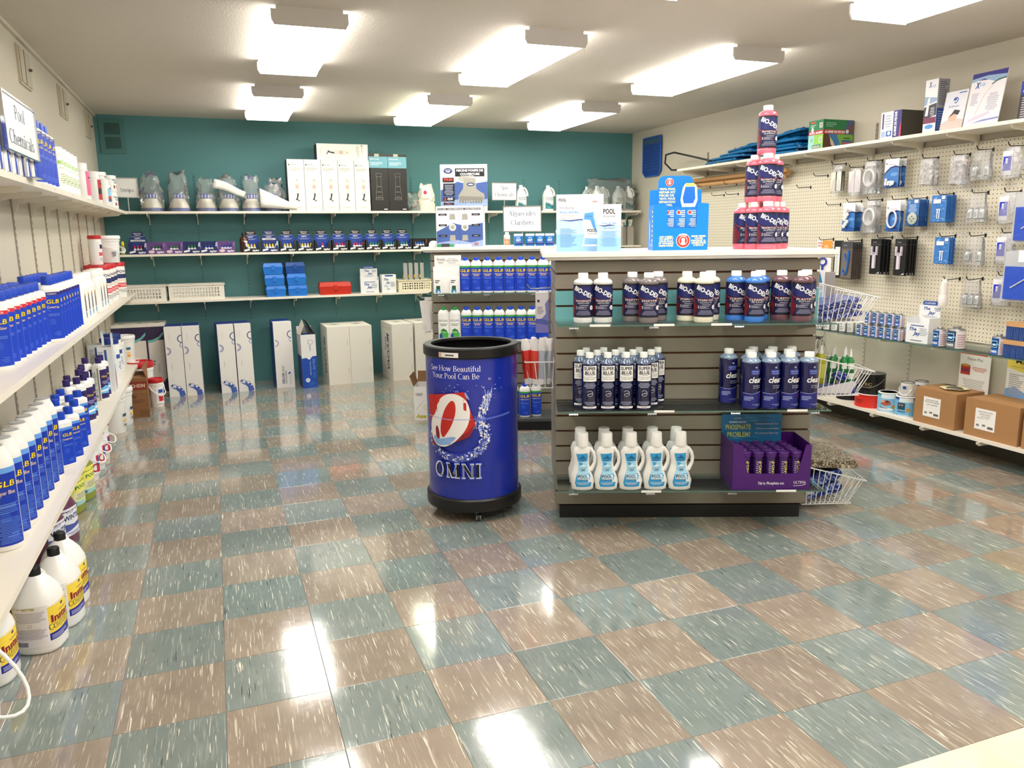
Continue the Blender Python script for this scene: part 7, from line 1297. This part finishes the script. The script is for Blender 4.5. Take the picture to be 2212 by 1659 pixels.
def disc():
    r = root('blister_card'); d = D().rect(0, 0, .1, .17, '3E72B8').poly([(0, 0), (.1, 0), (.1, .06), (0, .09)], '2A5494').rect(.06, .145, .09, .165, 'F0F0F4').ring(.02, .15, .008, .002, 'F0F0F4').lines(.015, .085, .085, .14, 6, 'B8D0F0'); b = MB().box(-.05, .05, 0, .002, -.17, 0, mat('3E72B8', .4)); d.wrap(b, face((-.05, 0, -.17), (1, 0, 0))); b.build('card', r, smooth=0)
    m = MB().lathe([(.036, 0), (.038, .002), (.038, .006), (.034, .008), (0, .008)], mat('B4C0B4', .35), 24, M=Matrix.Translation((.006, -.002, -.125)) @ Matrix.Rotation(pi/2, 4, 'X'))
    for k in range(4): a = pi/2*k; m.lathe([(.005, .008), (.004, .0085), (0, .0085)], mat('3A3A40', .5), 8, M=Matrix.Translation((.006+.014*cos(a), -.002, -.125+.014*sin(a))) @ Matrix.Rotation(pi/2, 4, 'X'))
    m.build('disc', r); return r
goods(1.10, 1.60, 'disc', disc, 7, .013, 'blue card with a grey-green disc', x0=4.37, jig=.004)
def wavy():
    d = D().rect(0, 0, .11, .165, '3A7CC8'); rn = random.Random(8)
    for k in range(34): x, y = rn.random()*.09, rn.random()*.15; d.stroke([(x, y), (x+.008, y+.004), (x+.018, y+.001)], [.001, .0035, .001], rn.choice(('8AC0F0', '1E5298', 'B8DAF6')))
    d.rect(.015, .115, .07, .14, 'F4F4F6').rect(.075, .14, .1, .16, 'EEF0F4').rect(.045, .02, .052, .08, 'F4F4F8').rect(.06, .02, .067, .08, 'F4F4F8').rect(.04, .074, .072, .08, 'F4F4F8'); return d
goods(.90, 1.615, 'wv', lambda: hcard(.11, .165, wavy(), .004, c='2A5AA0'), 7, .0135, 'wave-patterned blue card, second row', x0=4.37, jig=.003); goods(.86, 1.355, 'wv', None, 4, .014, 'wave-patterned blue card, third row', x0=4.38, jig=.003)
# clear bags with contents
def cbag(w, h, fill, name='hanging_bag', dp=.045, seed=1, header=True, clear=.8):
    r = root(name); rn = random.Random(seed); from mathutils import noise; b = MB(); n = 14; k = 8; m = film('F6F6F8', clear, .25, .14, 'hanging bag plastic')
    for j in range(k+1):
        t = j/k; z = -h*(1-t); pw = w/2*(1-.25*t*t); pd = dp/2*(1-t*.85)
        for i in range(n): a = 2*pi*i/n; q = 1+.16*noise.noise(Vector((cos(a)*1.7, sin(a)*1.7, t*4+seed*5))); b.v.append((pw*q*cos(a), pd*q*sin(a)-dp*.1, z+.01*noise.noise(Vector((a, t*3, seed)))))
    for j in range(k):
        for i in range(n): b.f.append([j*n+i, j*n+(i+1) % n, (j+1)*n+(i+1) % n, (j+1)*n+i]); b.m.append(b.mi(m))
    b.f.append(list(range(n))[::-1]); b.m.append(0); b.build('clear_bag', r, smooth=30)
    f = MB(); fill(f, rn); f.build('contents', r, smooth=35)['kind'] = 'stuff'
    if header: MB().box(-w*.28, w*.28, -.001, .001, -.03, 0, mat('F4F2F0', .5)).build('header', r, smooth=0)
    return r
def f_filters(b, rn):
    for x in (-.028, .028): b.box(x-.024, x+.024, -.016, .012, -.185, -.05, mat('EDE7D6', .7)).box(x+.022, x+.026, -.018, .012, -.187, -.048, mat('4A4440', .6))
def f_pads(b, rn):
    for x in (-.03, .03): b.box(x-.026, x+.026, -.012, .012, -.165, -.02, mat('EDE4E4', .8, bump=.4))
def f_coil(b, rn):
    for q in range(5): b.tube([((.045-.003*q)*cos(a), -.012+.006*q, -.11+(.055-.003*q)*sin(a)) for a in [2*pi*k/22 for k in range(22)]], .0095, mat('E6E4E2', .25), 8, closed=True)
def f_bits(c='EFE9E2'):
    def f(b, rn):
        for k in range(16): x, z = rn.uniform(-.04, .04), rn.uniform(-.14, -.035); a = rn.uniform(0, pi); b.tube([(x, rn.uniform(-.012, .008), z), (x+.022*cos(a), rn.uniform(-.012, .008), z+.022*sin(a))], rn.uniform(.004, .008), mat(c, .4), 7)
    return f
def f_cans(n_=2, c='E4E8E4'):
    def f(b, rn):
        for k in range(n_): x = -.04+.08*k/(n_-1); b.lathe([(.02, 0), (.021, .002), (.021, .055), (.018, .06), (.01, .062), (.01, .07), (0, .07)], [mat('B8BABC', .3, .8)]*2+[mat('B8BABC', .3, .8)]*5, 14, M=Matrix.Translation((x, 0, -.15))); D().rect(-.017, .008, .017, .05, c).lines(-.012, .015, .012, .045, 4, '7A8480').wrap(b, lambda u, v, h, x=x: (x+(.021+h)*sin(u/.021), -(.021+h)*cos(u/.021), -.15+v), .008)
    return f
def f_blue(b, rn):
    b.box(-.055, .005, -.012, -.006, -.155, -.02, mat('F0F0F4', .4)).box(-.05, 0, -.013, -.012, -.13, -.05, mat('2230C8', .35)).box(-.035, -.022, -.0135, -.013, -.09, -.06, mat('E8ECFA', .4))
    for k in range(9): x, z = rn.uniform(.01, .05), rn.uniform(-.14, -.03); a = rn.uniform(.6, 2.4); b.tube([(x, 0, z), (x+.028*cos(a), -.006, z+.028*sin(a))], .006, mat('F2F0F2', .35), 7)
goods(1.84, 1.878, 'b_f', lambda: cbag(.13, .20, f_filters, seed=1), 1, .04, 'clear bag with two cream filter pads', x0=4.42); goods(1.665, 1.84, 'b_p', lambda: cbag(.13, .19, f_pads, seed=2), 1, .04, 'clear bag with two pinkish white pads', x0=4.42)
for y, z, t in ((1.50, 1.872, 'top row'), (1.475, 1.605, 'second row')): goods(y, z, 'b_c', lambda: cbag(.14, .22, f_coil, seed=3, dp=.06, clear=.86), 2, .05, f'clear bag with a white coiled hose, {t}', x0=4.39)
goods(1.04, 1.848, 'b_b', lambda: cbag(.12, .16, f_bits(), seed=4), 2, .035, 'clear bag of small cream fittings', x0=4.40); goods(.81, 1.848, 'b_b2', lambda: cbag(.13, .17, f_bits('F2EAE6'), seed=5, clear=.82), 2, .035, 'frosted bag of small white fittings', x0=4.40)
for y, z, n_, t in ((.655, 1.862, 2, 'top row'), (.66, 1.612, 3, 'second row'), (.65, 1.358, 2, 'third row'), (.64, 1.095, 3, 'fourth row')): goods(y, z, f'b_k{n_}', lambda: cbag(.15, .17, f_cans(n_), seed=6+n_, dp=.055, header=False, clear=.86), 1, .04, f'clear bag with {("two", "three")[n_-2]} small glue cans, {t}', x0=4.41)
for y, z, t in ((.455, 1.862, 'top row'), (.45, 1.607, 'second row'), (.44, 1.375, 'third row'), (.435, 1.130, 'fourth row')): goods(y, z, 'b_u', lambda: cbag(.13, .175, f_blue, seed=11), 1, .035, f'clear bag of a blue strip and white fittings, {t}', x0=4.40)
def bigbag():
    r = root('hanging_bag'); MB().prism([(-.14, -.02), (-.15, -.3), (.15, -.3), (.14, -.02), (.02, 0), (-.02, 0)], 1, -.006, .004, film('F4F6FA', .6, .3, .1)).build('clear_bag', r, smooth=0)
    b = MB().box(-.125, .13, -.02, -.0065, -.285, -.10, mat('2A50C0', .45, bump=.8, bscale=25)); b.tube([(-.08, -.022, -.22), (.0, -.024, -.17), (.10, -.022, -.14)], .004, mat('C8CCD8', .3)); b.build('blue_bag', r, smooth=0); MB().box(-.06, .07, -.008, -.0065, -.075, -.01, mat('EEF2FA', .4)).build('header', r, smooth=0); return r
put('bigb', bigbag, (4.36, .235, 1.60), RF, 'large clear pack with a folded blue bag at the right picture edge, second row', 'pack'); put('bigb', bigbag, (4.33, .24, 1.27), RF, 'large clear pack with a folded blue bag at the right picture edge, third row', 'pack'); put('hkb', hkm, (PX, .235, 1.60), pi, 'black peg hook holding the large blue pack, second row', 'hook', 'black peg hooks'); put('hkb', hkm, (PX, .24, 1.27), pi, 'black peg hook holding the large blue pack, third row', 'hook', 'black peg hooks')
# third row cards
toy = D().rect(0, 0, .16, .40, 'F4F0EC').poly([(0, .3), (.16, .27), (.16, .40), (0, .40)], 'F0A040').poly([(0, .32), (.05, .31), (.06, .40), (0, .40)], 'F4F0EC').text('HANDI', .035, .375, .014, 'C8282A', w=.05, off=.04).text('HANDLE', .035, .355, .012, 'C8282A', w=.05, off=.04).circ(.1, .345, .024, 'E8B890').circ(.1, .31, .03, 'C8302A', .02).poly([(0, 0), (.16, 0), (.16, .13), (0, .15)], '6AC0E8').rect(.005, .01, .03, .05, 'E0B8C0')
for k in range(22): rr = random.Random(k+4); toy.circ(.09+rr.random()*.06, .04+rr.random()*.13, .004, rr.choice(['1A1A20', '2A6A3A', '1A2A5A']), .003, 6)
def ex_toy(r):
    M = mat('2230A8', .35); b = MB().tube([(.0+.038*cos(a)-.0, -.01, -.155+.026*sin(a)) for a in [2*pi*k/20 for k in range(20)]], .006, M, 8, closed=True).tube([(0, -.01, -.181), (0, -.01, -.38)], .007, M, 8).tube([(-.02, -.01, -.115), (.02, -.01, -.115)], .006, M, 8).tube([(0, -.01, -.13), (0, -.01, -.11)], .006, M, 8); b.build('blue_handle', r)
put('toy', lambda: hcard(.16, .40, toy, ex=ex_toy), (4.36, 1.87, 1.31), RF, 'tall orange and white card with a blue ring-handled tool, beside the near stand', 'pack')
th = D().rect(0, 0, .075, .27, '222226').rect(.012, .02, .06, .225, 'F0EEE8').lines(.02, .03, .052, .215, 24, '8A8A8A', 'L', .3)
put('therm', lambda: hcard(.075, .27, th, .014, c='222226', name='boxed_thermometer'), (4.36, 1.73, 1.31), RF, 'tall black box showing a white scale strip, left of the grey cards', 'pack')
gc = D().rect(0, 0, .105, .265, '6A5E56').rect(0, .215, .105, .265, '4A4A50').text('PENTAIR', .035, .235, .006, 'D8D8DC', w=.035).rect(.01, .01, .095, .2, '7A706A')
def ex_hk(r): MB().tube([(.03, -.012, -.06), (.028, -.012, -.14), (.02, -.012, -.21), (0, -.012, -.235), (-.02, -.012, -.22), (-.022, -.012, -.2)], .006, mat('1A6AC0', .3), 8).tube([(.028, -.012, -.14), (.01, -.012, -.13), (-.008, -.012, -.11), (-.012, -.012, -.085)], .0055, mat('1A6AC0', .3), 8).build('blue_hook_part', r)
goods(1.635, 1.325, 'gc', lambda: hcard(.105, .265, gc, .004, c='5A504A', ex=ex_hk), 6, .017, 'brown-grey card with a blue hook part', x0=4.355, jig=.004)
bc2 = D().rect(0, 0, .092, .24, '18181A').text('PENTAIR', .035, .215, .005, 'D8D8DC', w=.032).rect(0, .2, .092, .205, '4A4A4E').poly([(.06, .004), (.088, .004), (.088, .018)], 'C8C8CC')
def ex_wp(r): MB().box(-.014, .008, -.014, -.002, -.20, -.09, mat('DCD4E2', .4)).box(-.03, -.02, -.014, -.002, -.1, -.05, mat('DCD4E2', .4)).box(.012, .022, -.014, -.002, -.1, -.05, mat('DCD4E2', .4)).box(-.03, .022, -.014, -.002, -.11, -.09, mat('DCD4E2', .4)).build('white_clip_part', r, smooth=0)
goods(1.36, 1.345, 'bk', lambda: hcard(.092, .24, bc2, .006, c='141416', ex=ex_wp), 6, .0175, 'black clip card in the left cluster', x0=4.345, jig=.003); goods(1.15, 1.345, 'bk', None, 7, .0155, 'black clip card in the right cluster', x0=4.345, jig=.003)
def wpipe():
    r = root('pipe_fitting'); M = mat('F2ECEA', .35); MB().lathe([(.026, -.15), (.027, -.148), (.027, -.085), (.024, -.08)], M, 20).lathe([(.02, -.09), (.022, -.03), (.017, 0), (0, .0)], M, 20).build('pipe', r); MB().box(-.02, .02, -.002, .0, -.03, .02, mat('F4F2F0', .5)).build('tag_card', r, smooth=0); return r
put('wpp', wpipe, (4.36, .80, 1.055), RF-.2, 'white plastic pipe fitting hanging above the glass shelf', 'pipe fitting'); put('hkb', hkm, (PX, .80, 1.075), pi, 'black peg hook holding the white pipe fitting', 'hook', 'black peg hooks')
# glass shelf: primer cans
ZG = .668
def pcan(R=.027, H=.088, tall=0, style=0):
    r = root('primer_can'); MT = mat('A8AAAC', .3, .85); MB().lathe([(R*.98, 0), (R, .003), (R, H*.84), (R*.96, H*.87), (R*.8, H*.885), (R*.45, H*.9), (R*.45, H*.985), (R*.42, H), (0, H)], MT, 22).build('can_body', r)
    w = R*2.2; h = H*.78
    if style == 0:
        c0 = '2266C8' if not tall else '6A6E74'; d = D().rect(-w*.95, 0, w/2, h, c0).rect(w*.12+w*.1, 0, w*1.05, h, 'E6DFE2').rect(-w*.42, h*.36, w*.2, h*.93, '101A4A').rect(-w*.36, h*.42, w*.14, h*.87, '7AC4F4').rect(-w*.30, h*.48, w*.09, h*.8, '101A4A').rect(-w*.24, h*.6, w*.2, h*.68, '7AC4F4').rect(-w*.22, h*.55, w*.04, h*.62, 'F0F4FA').text('PRIMER', -w*.1, h*.12, h*.13, 'F4F6FA', w=w*.5, off=.03).lines(w*.3, h*.1, w*.95, h*.85, 6, 'C09AA4', 'L')
    else: d = D().rect(-w*.6, 0, w*.6, h, 'E4E6E2').text('P-68', 0, h*.7, h*.12, '2A2A2E', w=w*.4, off=.03).lines(-w*.4, h*.1, w*.4, h*.6, 5, '6A6E6A')
    m = MB(); d.wrap(m, on_cyl(R, R, H*.03), .008); m.build('label', r, smooth=0); return r
c1 = lambda: pcan()
lower = [(4.235, 1.33), (4.235, 1.262), (4.235, 1.196), (4.235, 1.13), (4.235, 1.068), (4.235, 1.006)]
for i, (x, y) in enumerate(lower+[(4.30, 1.30), (4.30, 1.235), (4.30, 1.17), (4.30, 1.105), (4.30, 1.04)]): put('c1', c1, (x, y, ZG), RF+.15, f'small blue primer can, {NUM[i if i < 6 else i-6]} from the far end, lower tier {"front" if i < 6 else "rear"} row', 'can', 'small blue primer cans on the glass shelf')
for i, (x, y) in enumerate([(4.262, 1.29), (4.262, 1.222), (4.262, 1.155), (4.262, 1.09), (4.262, 1.026)]): put('c1', c1, (x, y, ZG+.0882), RF+.15, f'small blue primer can, {NUM[i]} from the far end of the upper tier', 'can', 'small blue primer cans on the glass shelf')
for i, y in enumerate((1.74, 1.675, 1.61, 1.545, 1.48)): put('c2', lambda: pcan(style=1), (4.245+.012*i, y, ZG), RF, f'small pale-labelled glue can, {NUM[i]} from the far end of the glass shelf', 'can', 'pale glue cans on the glass shelf')
put('c3', lambda: pcan(.037, .12), (4.26, .715, ZG), RF+.15, 'medium blue primer can right of the white countertop display', 'can'); put('c3', None, (4.26, .315, ZG), RF+.15, 'medium blue primer can beside the blue-bristled brushes', 'can'); put('c4', lambda: pcan(.050, .135, 1), (4.27, .605, ZG), RF+.15, 'large grey and blue primer can on the glass shelf', 'can')
def jayright():
    r = cleaner_box(.155); return r
put('jayr', jayright, (4.31, .885, ZG), RF+.12, 'white countertop display with blue script lettering on the glass shelf', 'display tray')
for i in range(4): put('tube4', None, (4.33, .84+.032*i, ZG+.0031), RF, f'small white and blue tube in the glass shelf display, {NUM[i]} from right', 'tube', 'tubes in the glass shelf display')
def brush():
    r = root('deck_brush'); WM = mat('C89A6A', .55, var=.1); MB().box(-.09, .09, -.03, .03, .075, .1, WM).build('wooden_block', r, smooth=0); b = MB(); rn = random.Random(2)
    for i in range(16):
        for j in range(5): x, y = -.084+.0112*i, -.024+.012*j; b.add([(x-.004, y-.004, .075), (x+.004, y-.004, .075), (x+.004, y+.004, .075), (x-.004, y+.004, .075), (x-.006+rn.uniform(-.004, .004), y-.005, .001), (x+.006+rn.uniform(-.004, .004), y-.005, .001), (x+.006, y+.005, .001), (x-.006, y+.005, .001)], [(0, 1, 5, 4), (1, 2, 6, 5), (2, 3, 7, 6), (3, 0, 4, 7), (4, 5, 6, 7)], mat('2A4A8A', .6))
    b.build('bristles', r, smooth=0)['kind'] = 'stuff'; return r
put('brs', brush, (4.235, .16, ZG), RF, 'wooden deck brush with blue bristles on the near glass shelf, lower one', 'brush'); put('brs', brush, (4.245, .16, ZG+.1005), RF, 'wooden deck brush with blue bristles, stacked upper one', 'brush')
# bottom right shelf
ZS = .17
def paint(R, H, bodyc, d, lidc='F2F2F0', handle=False, metal=False):
    r = root('paint_can'); B = mat(bodyc, .35); L_ = mat(lidc, .35) if not metal else mat('9A9A9C', .35, .8)
    MB().lathe([(R, 0), (R*1.01, .002), (R, .004), (R, H-.006), (R*1.015, H-.004), (R*1.015, H)], B, 32).build('can_body', r); MB().lathe([(R*.98, H), (R*.95, H+.003), (R*.86, H+.003), (R*.84, H-.003), (0, H-.003)], L_, 32).build('lid', r)
    m = MB(); d.wrap(m, on_cyl(R, R, 0), .012); m.build('label', r, smooth=0)
    if handle: MB().tube([(R*1.01*cos(a), -.012-R*1.15*sin(a)*.9, H*.78-.10*sin(a)*.6) for a in [pi*k/12 for k in range(13)]], .0018, mat('C0C0C2', .3, .8), 6).lathe([(.016, 0), (.012, .004), (0, .004)], mat('C0C0C2', .3, .8), 12, M=Matrix.Translation((-R, -.012, H*.78)) @ Matrix.Rotation(-pi/2, 4, 'Y')).build('bail_handle', r)
    return r
def sky_lab(): 
    d = D().rect(-.1, .008, .1, .13, '8CCBEE').rect(-.1, .118, .1, .13, '2A8A7A').rect(-.03, .1, .06, .128, 'E8F4F8').poly([(-.035, .06), (-.01, .09), (.03, .085), (.035, .06), (0, .05)], 'B8604A').circ(-.015, .082, .01, 'E0B090').circ(.012, .08, .01, '6A3A2A').poly([(-.05, .03), (.0, .045), (.05, .03), (.05, .02), (-.05, .02)], 'F0F8FC').circ(.05, .045, .014, 'C8A050').text('Ramuc', -.01, .033, .01, '12285A', w=.05, off=.03).lines(-.05, .01, .05, .02, 1, 'F4FAFC'); return d
def sky_lab2():
    d = D().rect(-.1, .008, .1, .13, '7EC0EA').rect(-.1, .115, .1, .13, '2A2E88').rect(-.03, .1, .06, .128, 'E8F4F8').rect(-.04, .05, .01, .095, '2A4A5A').circ(-.025, .08, .006, 'C89070').circ(-.008, .08, .006, 'C89070').circ(.03, .05, .014, 'C8A050').text('Ramuc', -.01, .033, .01, '12285A', w=.05, off=.03).lines(-.05, .01, .05, .02, 1, 'F4FAFC'); return d
put('pt1', lambda: paint(.066, .135, 'F4F4F2', sky_lab()), (4.275, 1.085, ZS), RF+.5, 'white paint can with sky-blue label and teal band, beside the red tin', 'can'); put('pt2', lambda: paint(.066, .135, 'F4F4F2', sky_lab2()), (4.285, .945, ZS), RF+.5, 'white paint can with sky-blue label and navy band, foremost one', 'can'); put('pt2', None, (4.40, .94, ZS), RF+.5, 'white paint can with navy band, half behind the first cardboard box', 'can')
sm = lambda: paint(.043, .085, 'F2F0EC', D().lines(-.03, .01, .03, .07, 7, 'A8A4A0').circ(.0, .055, .012, '2A4A9A'), '2A1A1C', True)
put('sm', sm, (4.285, .945, ZS+.1385), RF+.3, 'small white can with dark rim stacked on the foremost sky-blue paint can', 'can'); put('sm', sm, (4.40, .94, ZS+.1385), RF+.3, 'small white can with dark rim stacked behind, by the first cardboard box', 'can')
put('rdt', lambda: paint(.105, .09, 'D83024', D().lines(-.06, .03, .03, .06, 3, '8A1A14')), (4.315, 1.275, ZS), RF, 'wide low red tin on the far bottom shelf', 'tin')
put('blp', lambda: paint(.085, .14, '141214', D().text('EC', .01, .06, .02, 'C8A86A', w=.045, face=None).lines(-.01, .045, .035, .05, 1, 'C8A86A'), 'C8C4BC', True, True), (4.385, 1.13-.0, ZS) if 0 else (4.315, 1.275, ZS+.0932), RF+.4, 'black paint can with gold letters and wire bail, standing on the red tin', 'can'); put('blp', None, (4.36, 1.53, ZS), RF+.4, 'black paint can standing on the shelf behind the middle wire basket', 'can')
put('blkbox', lambda: carton('black_box', .25, .06, .24, '1C1A1C', {'F': D().text('POOL BRUSH', .12, .19, .014, 'D8D4D0', w=.12).rect(.02, .2, .05, .21, 'A8A4A0')}), (4.41, 1.98, .30-.1299), RF, 'black box standing at the wall on the far bottom shelf', 'box')
def shipbox(w, dp, h, d):
    r = root('cardboard_box'); M = mat('AC7F52', .75, var=.05, bscale=25, name='cardboard'); b = MB().box(-w/2, w/2, -dp/2, dp/2, 0, h, M)
    D().rect(0, h*.35, .05, h*.75, 'A07244').wrap(b, face((w/2, dp*.1, 0), (0, 1, 0))); b.box(-w/2, w/2, -.0008, .0008, h, h+.0006, mat('7A5836', .8)); b.build('box', r, smooth=0)
    m = MB(); d.wrap(m, face((-w/2, -dp/2, 0), (1, 0, 0)), h0=.0006); m.build('shipping_label', r, smooth=0); return r
def slab(lines, x0, y0, w, h):
    d = D().rect(x0, y0, x0+w, y0+h, 'F8F6F2'); y = y0+h-.022
    for t, ww, hh in lines: d.text(t, x0+w/2, y, hh, '2A2624', w=ww, off=.01); y -= hh*1.7
    d.bars(x0+.012, y0+.018, x0+.03, y0+.03).bars(x0+.05, y0+.022, x0+.07, y0+.034).rect(x0+w-.045, y0+.012, x0+w-.01, y0+.026, '6A6460'); return d
s1 = slab([('2226-B-2240-67822', .09, .008), ('POXOLON 2  BLACK', .105, .010), ('CAT. B-07759', .08, .009), ('- - - - - - - - -', .10, .004)], .068, .05, .125, .125)
s2 = slab([('281 B-2010-07735', .09, .008), ('BRUSH BLUE KIT', .07, .007), ('CAT. B-07080', .06, .006), ('MUREXIN TEST - - - -', .10, .004)], .068, .05, .13, .125)
put('cb1', lambda: shipbox(.30, .25, .225, s1), (4.345, .672, ZS), RF, 'brown cardboard box with white shipping label and a paper plate on top', 'box')
put('cb2', lambda: shipbox(.34, .25, .225, s2), (4.345, .285, ZS), RF, 'brown cardboard box with white shipping label at the right picture edge', 'box')
put('cb2', None, (4.345, -.08, ZS), RF, 'brown cardboard box cut off by the right picture edge', 'box')
r = root('paper_plate', (4.35, .65, ZS+.2262)); b = MB().lathe([(.0, .001), (.06, .001), (.085, .008), (.086, .009), (.06, .003), (0, .003)], mat('F0E8B8', .6), 6, close=False); b.build('plate', r, smooth=0); MB().lathe([(.045, .004), (.047, .007), (.044, .011), (0, .010)], mat('8A8478', .4, .5), 24).build('metal_disc', r); MB().tube([(-.03, -.09, .016), (-.01, -.03, .018), (.0, 0, .02), (.005, .05, .022), (-.02, .055, .02), (0, 0, .022), (.03, .02, .02)], .002, mat('3A3834', .4, .6), 5).build('wire', r); tag(r, 'yellowish paper plate with a metal disc and wire on the cardboard box', 'plate')
def sheetcard(w, h, d, name, label, loc, rz):
    r = root(name, loc, rz); b = MB().box(0, w, 0, .002, 0, h, mat('F6F4F2', .5)); d.wrap(b, face((0, 0, 0), (1, 0, 0))); b.build('printed_card', r, smooth=0); tag(r, label, 'poster')
o1 = D().rect(0, 0, .22, .30, 'F6F2F0').rect(0, .25, .22, .30, 'E0582A').text('Olympic', .11, .268, .02, 'F8E4D8', w=.09, off=.02).text('Fusion Plus', .11, .215, .018, '2A2224', w=.11).rect(.01, .12, .08, .18, 'B83A28').circ(.045, .18, .035, 'C8A04A', .008).rect(.015, .135, .075, .16, '8A2A4A').lines(.09, .15, .2, .18, 3, 'D87A6A').lines(.02, .02, .2, .1, 8, 'B8B4B4')
sheetcard(.22, .30, o1, 'poster_card', 'white poster card with orange heading standing behind the first cardboard box', (4.462, .80-.08, .36), RF-.05)
o2 = D().rect(0, 0, .26, .32, 'F4F2EE').poly([(0, .22), (.1, .2), (.2, .225), (.26, .2), (.26, .32), (0, .32)], 'F0D860').poly([(0, 0), (.26, 0), (.26, .05), (.15, .07), (.06, .11), (0, .09)], '7AA8E0').text('prep', .13, .285, .018, '2A2A2A', w=.08, shear=.3).text('MAGIC', .14, .25, .026, '2A2624', w=.17, off=.005).stroke([(.03, .23), (.2, .222)], .0015, '3A3430').lines(.02, .06, .12, .19, 11, 'A8A8AC', 'L').lines(.14, .06, .24, .19, 11, 'A8A8AC', 'L')
sheetcard(.26, .32, o2, 'poster_card', 'yellow, white and blue poster card behind the second cardboard box', (4.462, .40, .35), RF-.05)
# far items visible under the glass shelf past the middle basket: small ring of clear pack
b = bag('plastic_bag', .13, .13, .22, 51); b.location = ISL(1.31, -.27, .6355); tag(b, 'crumpled clear bag standing at the back of the middle wire basket', 'plastic bag')
# flippers pack and card inside the upper basket
fp = D().rect(0, 0, .05, .16, 'EEF0F2').poly([(.012, .1), (.025, .15), (.038, .1), (.03, .09), (.02, .09)], '2A8AC8').rect(.01, .01, .04, .05, 'A8D4EC').lines(.008, .06, .042, .085, 3, '8AA0B4')
for i, s in enumerate((1.275, 1.335)): put('fp', lambda: carton('hanging_pack', .05, .02, .16, 'EEF0F2', {'F': fp}), ISL(s, -.36, 1.0255), TH, f'pale pack with a blue figure in the upper wire basket, {("left", "right")[i]} one', 'pack')
put('fp3', lambda: carton('grey_pack', .06, .02, .15, '9A9490'), ISL(1.39, -.38, 1.0255), TH, 'grey-brown flat pack at the rear of the upper wire basket', 'pack')
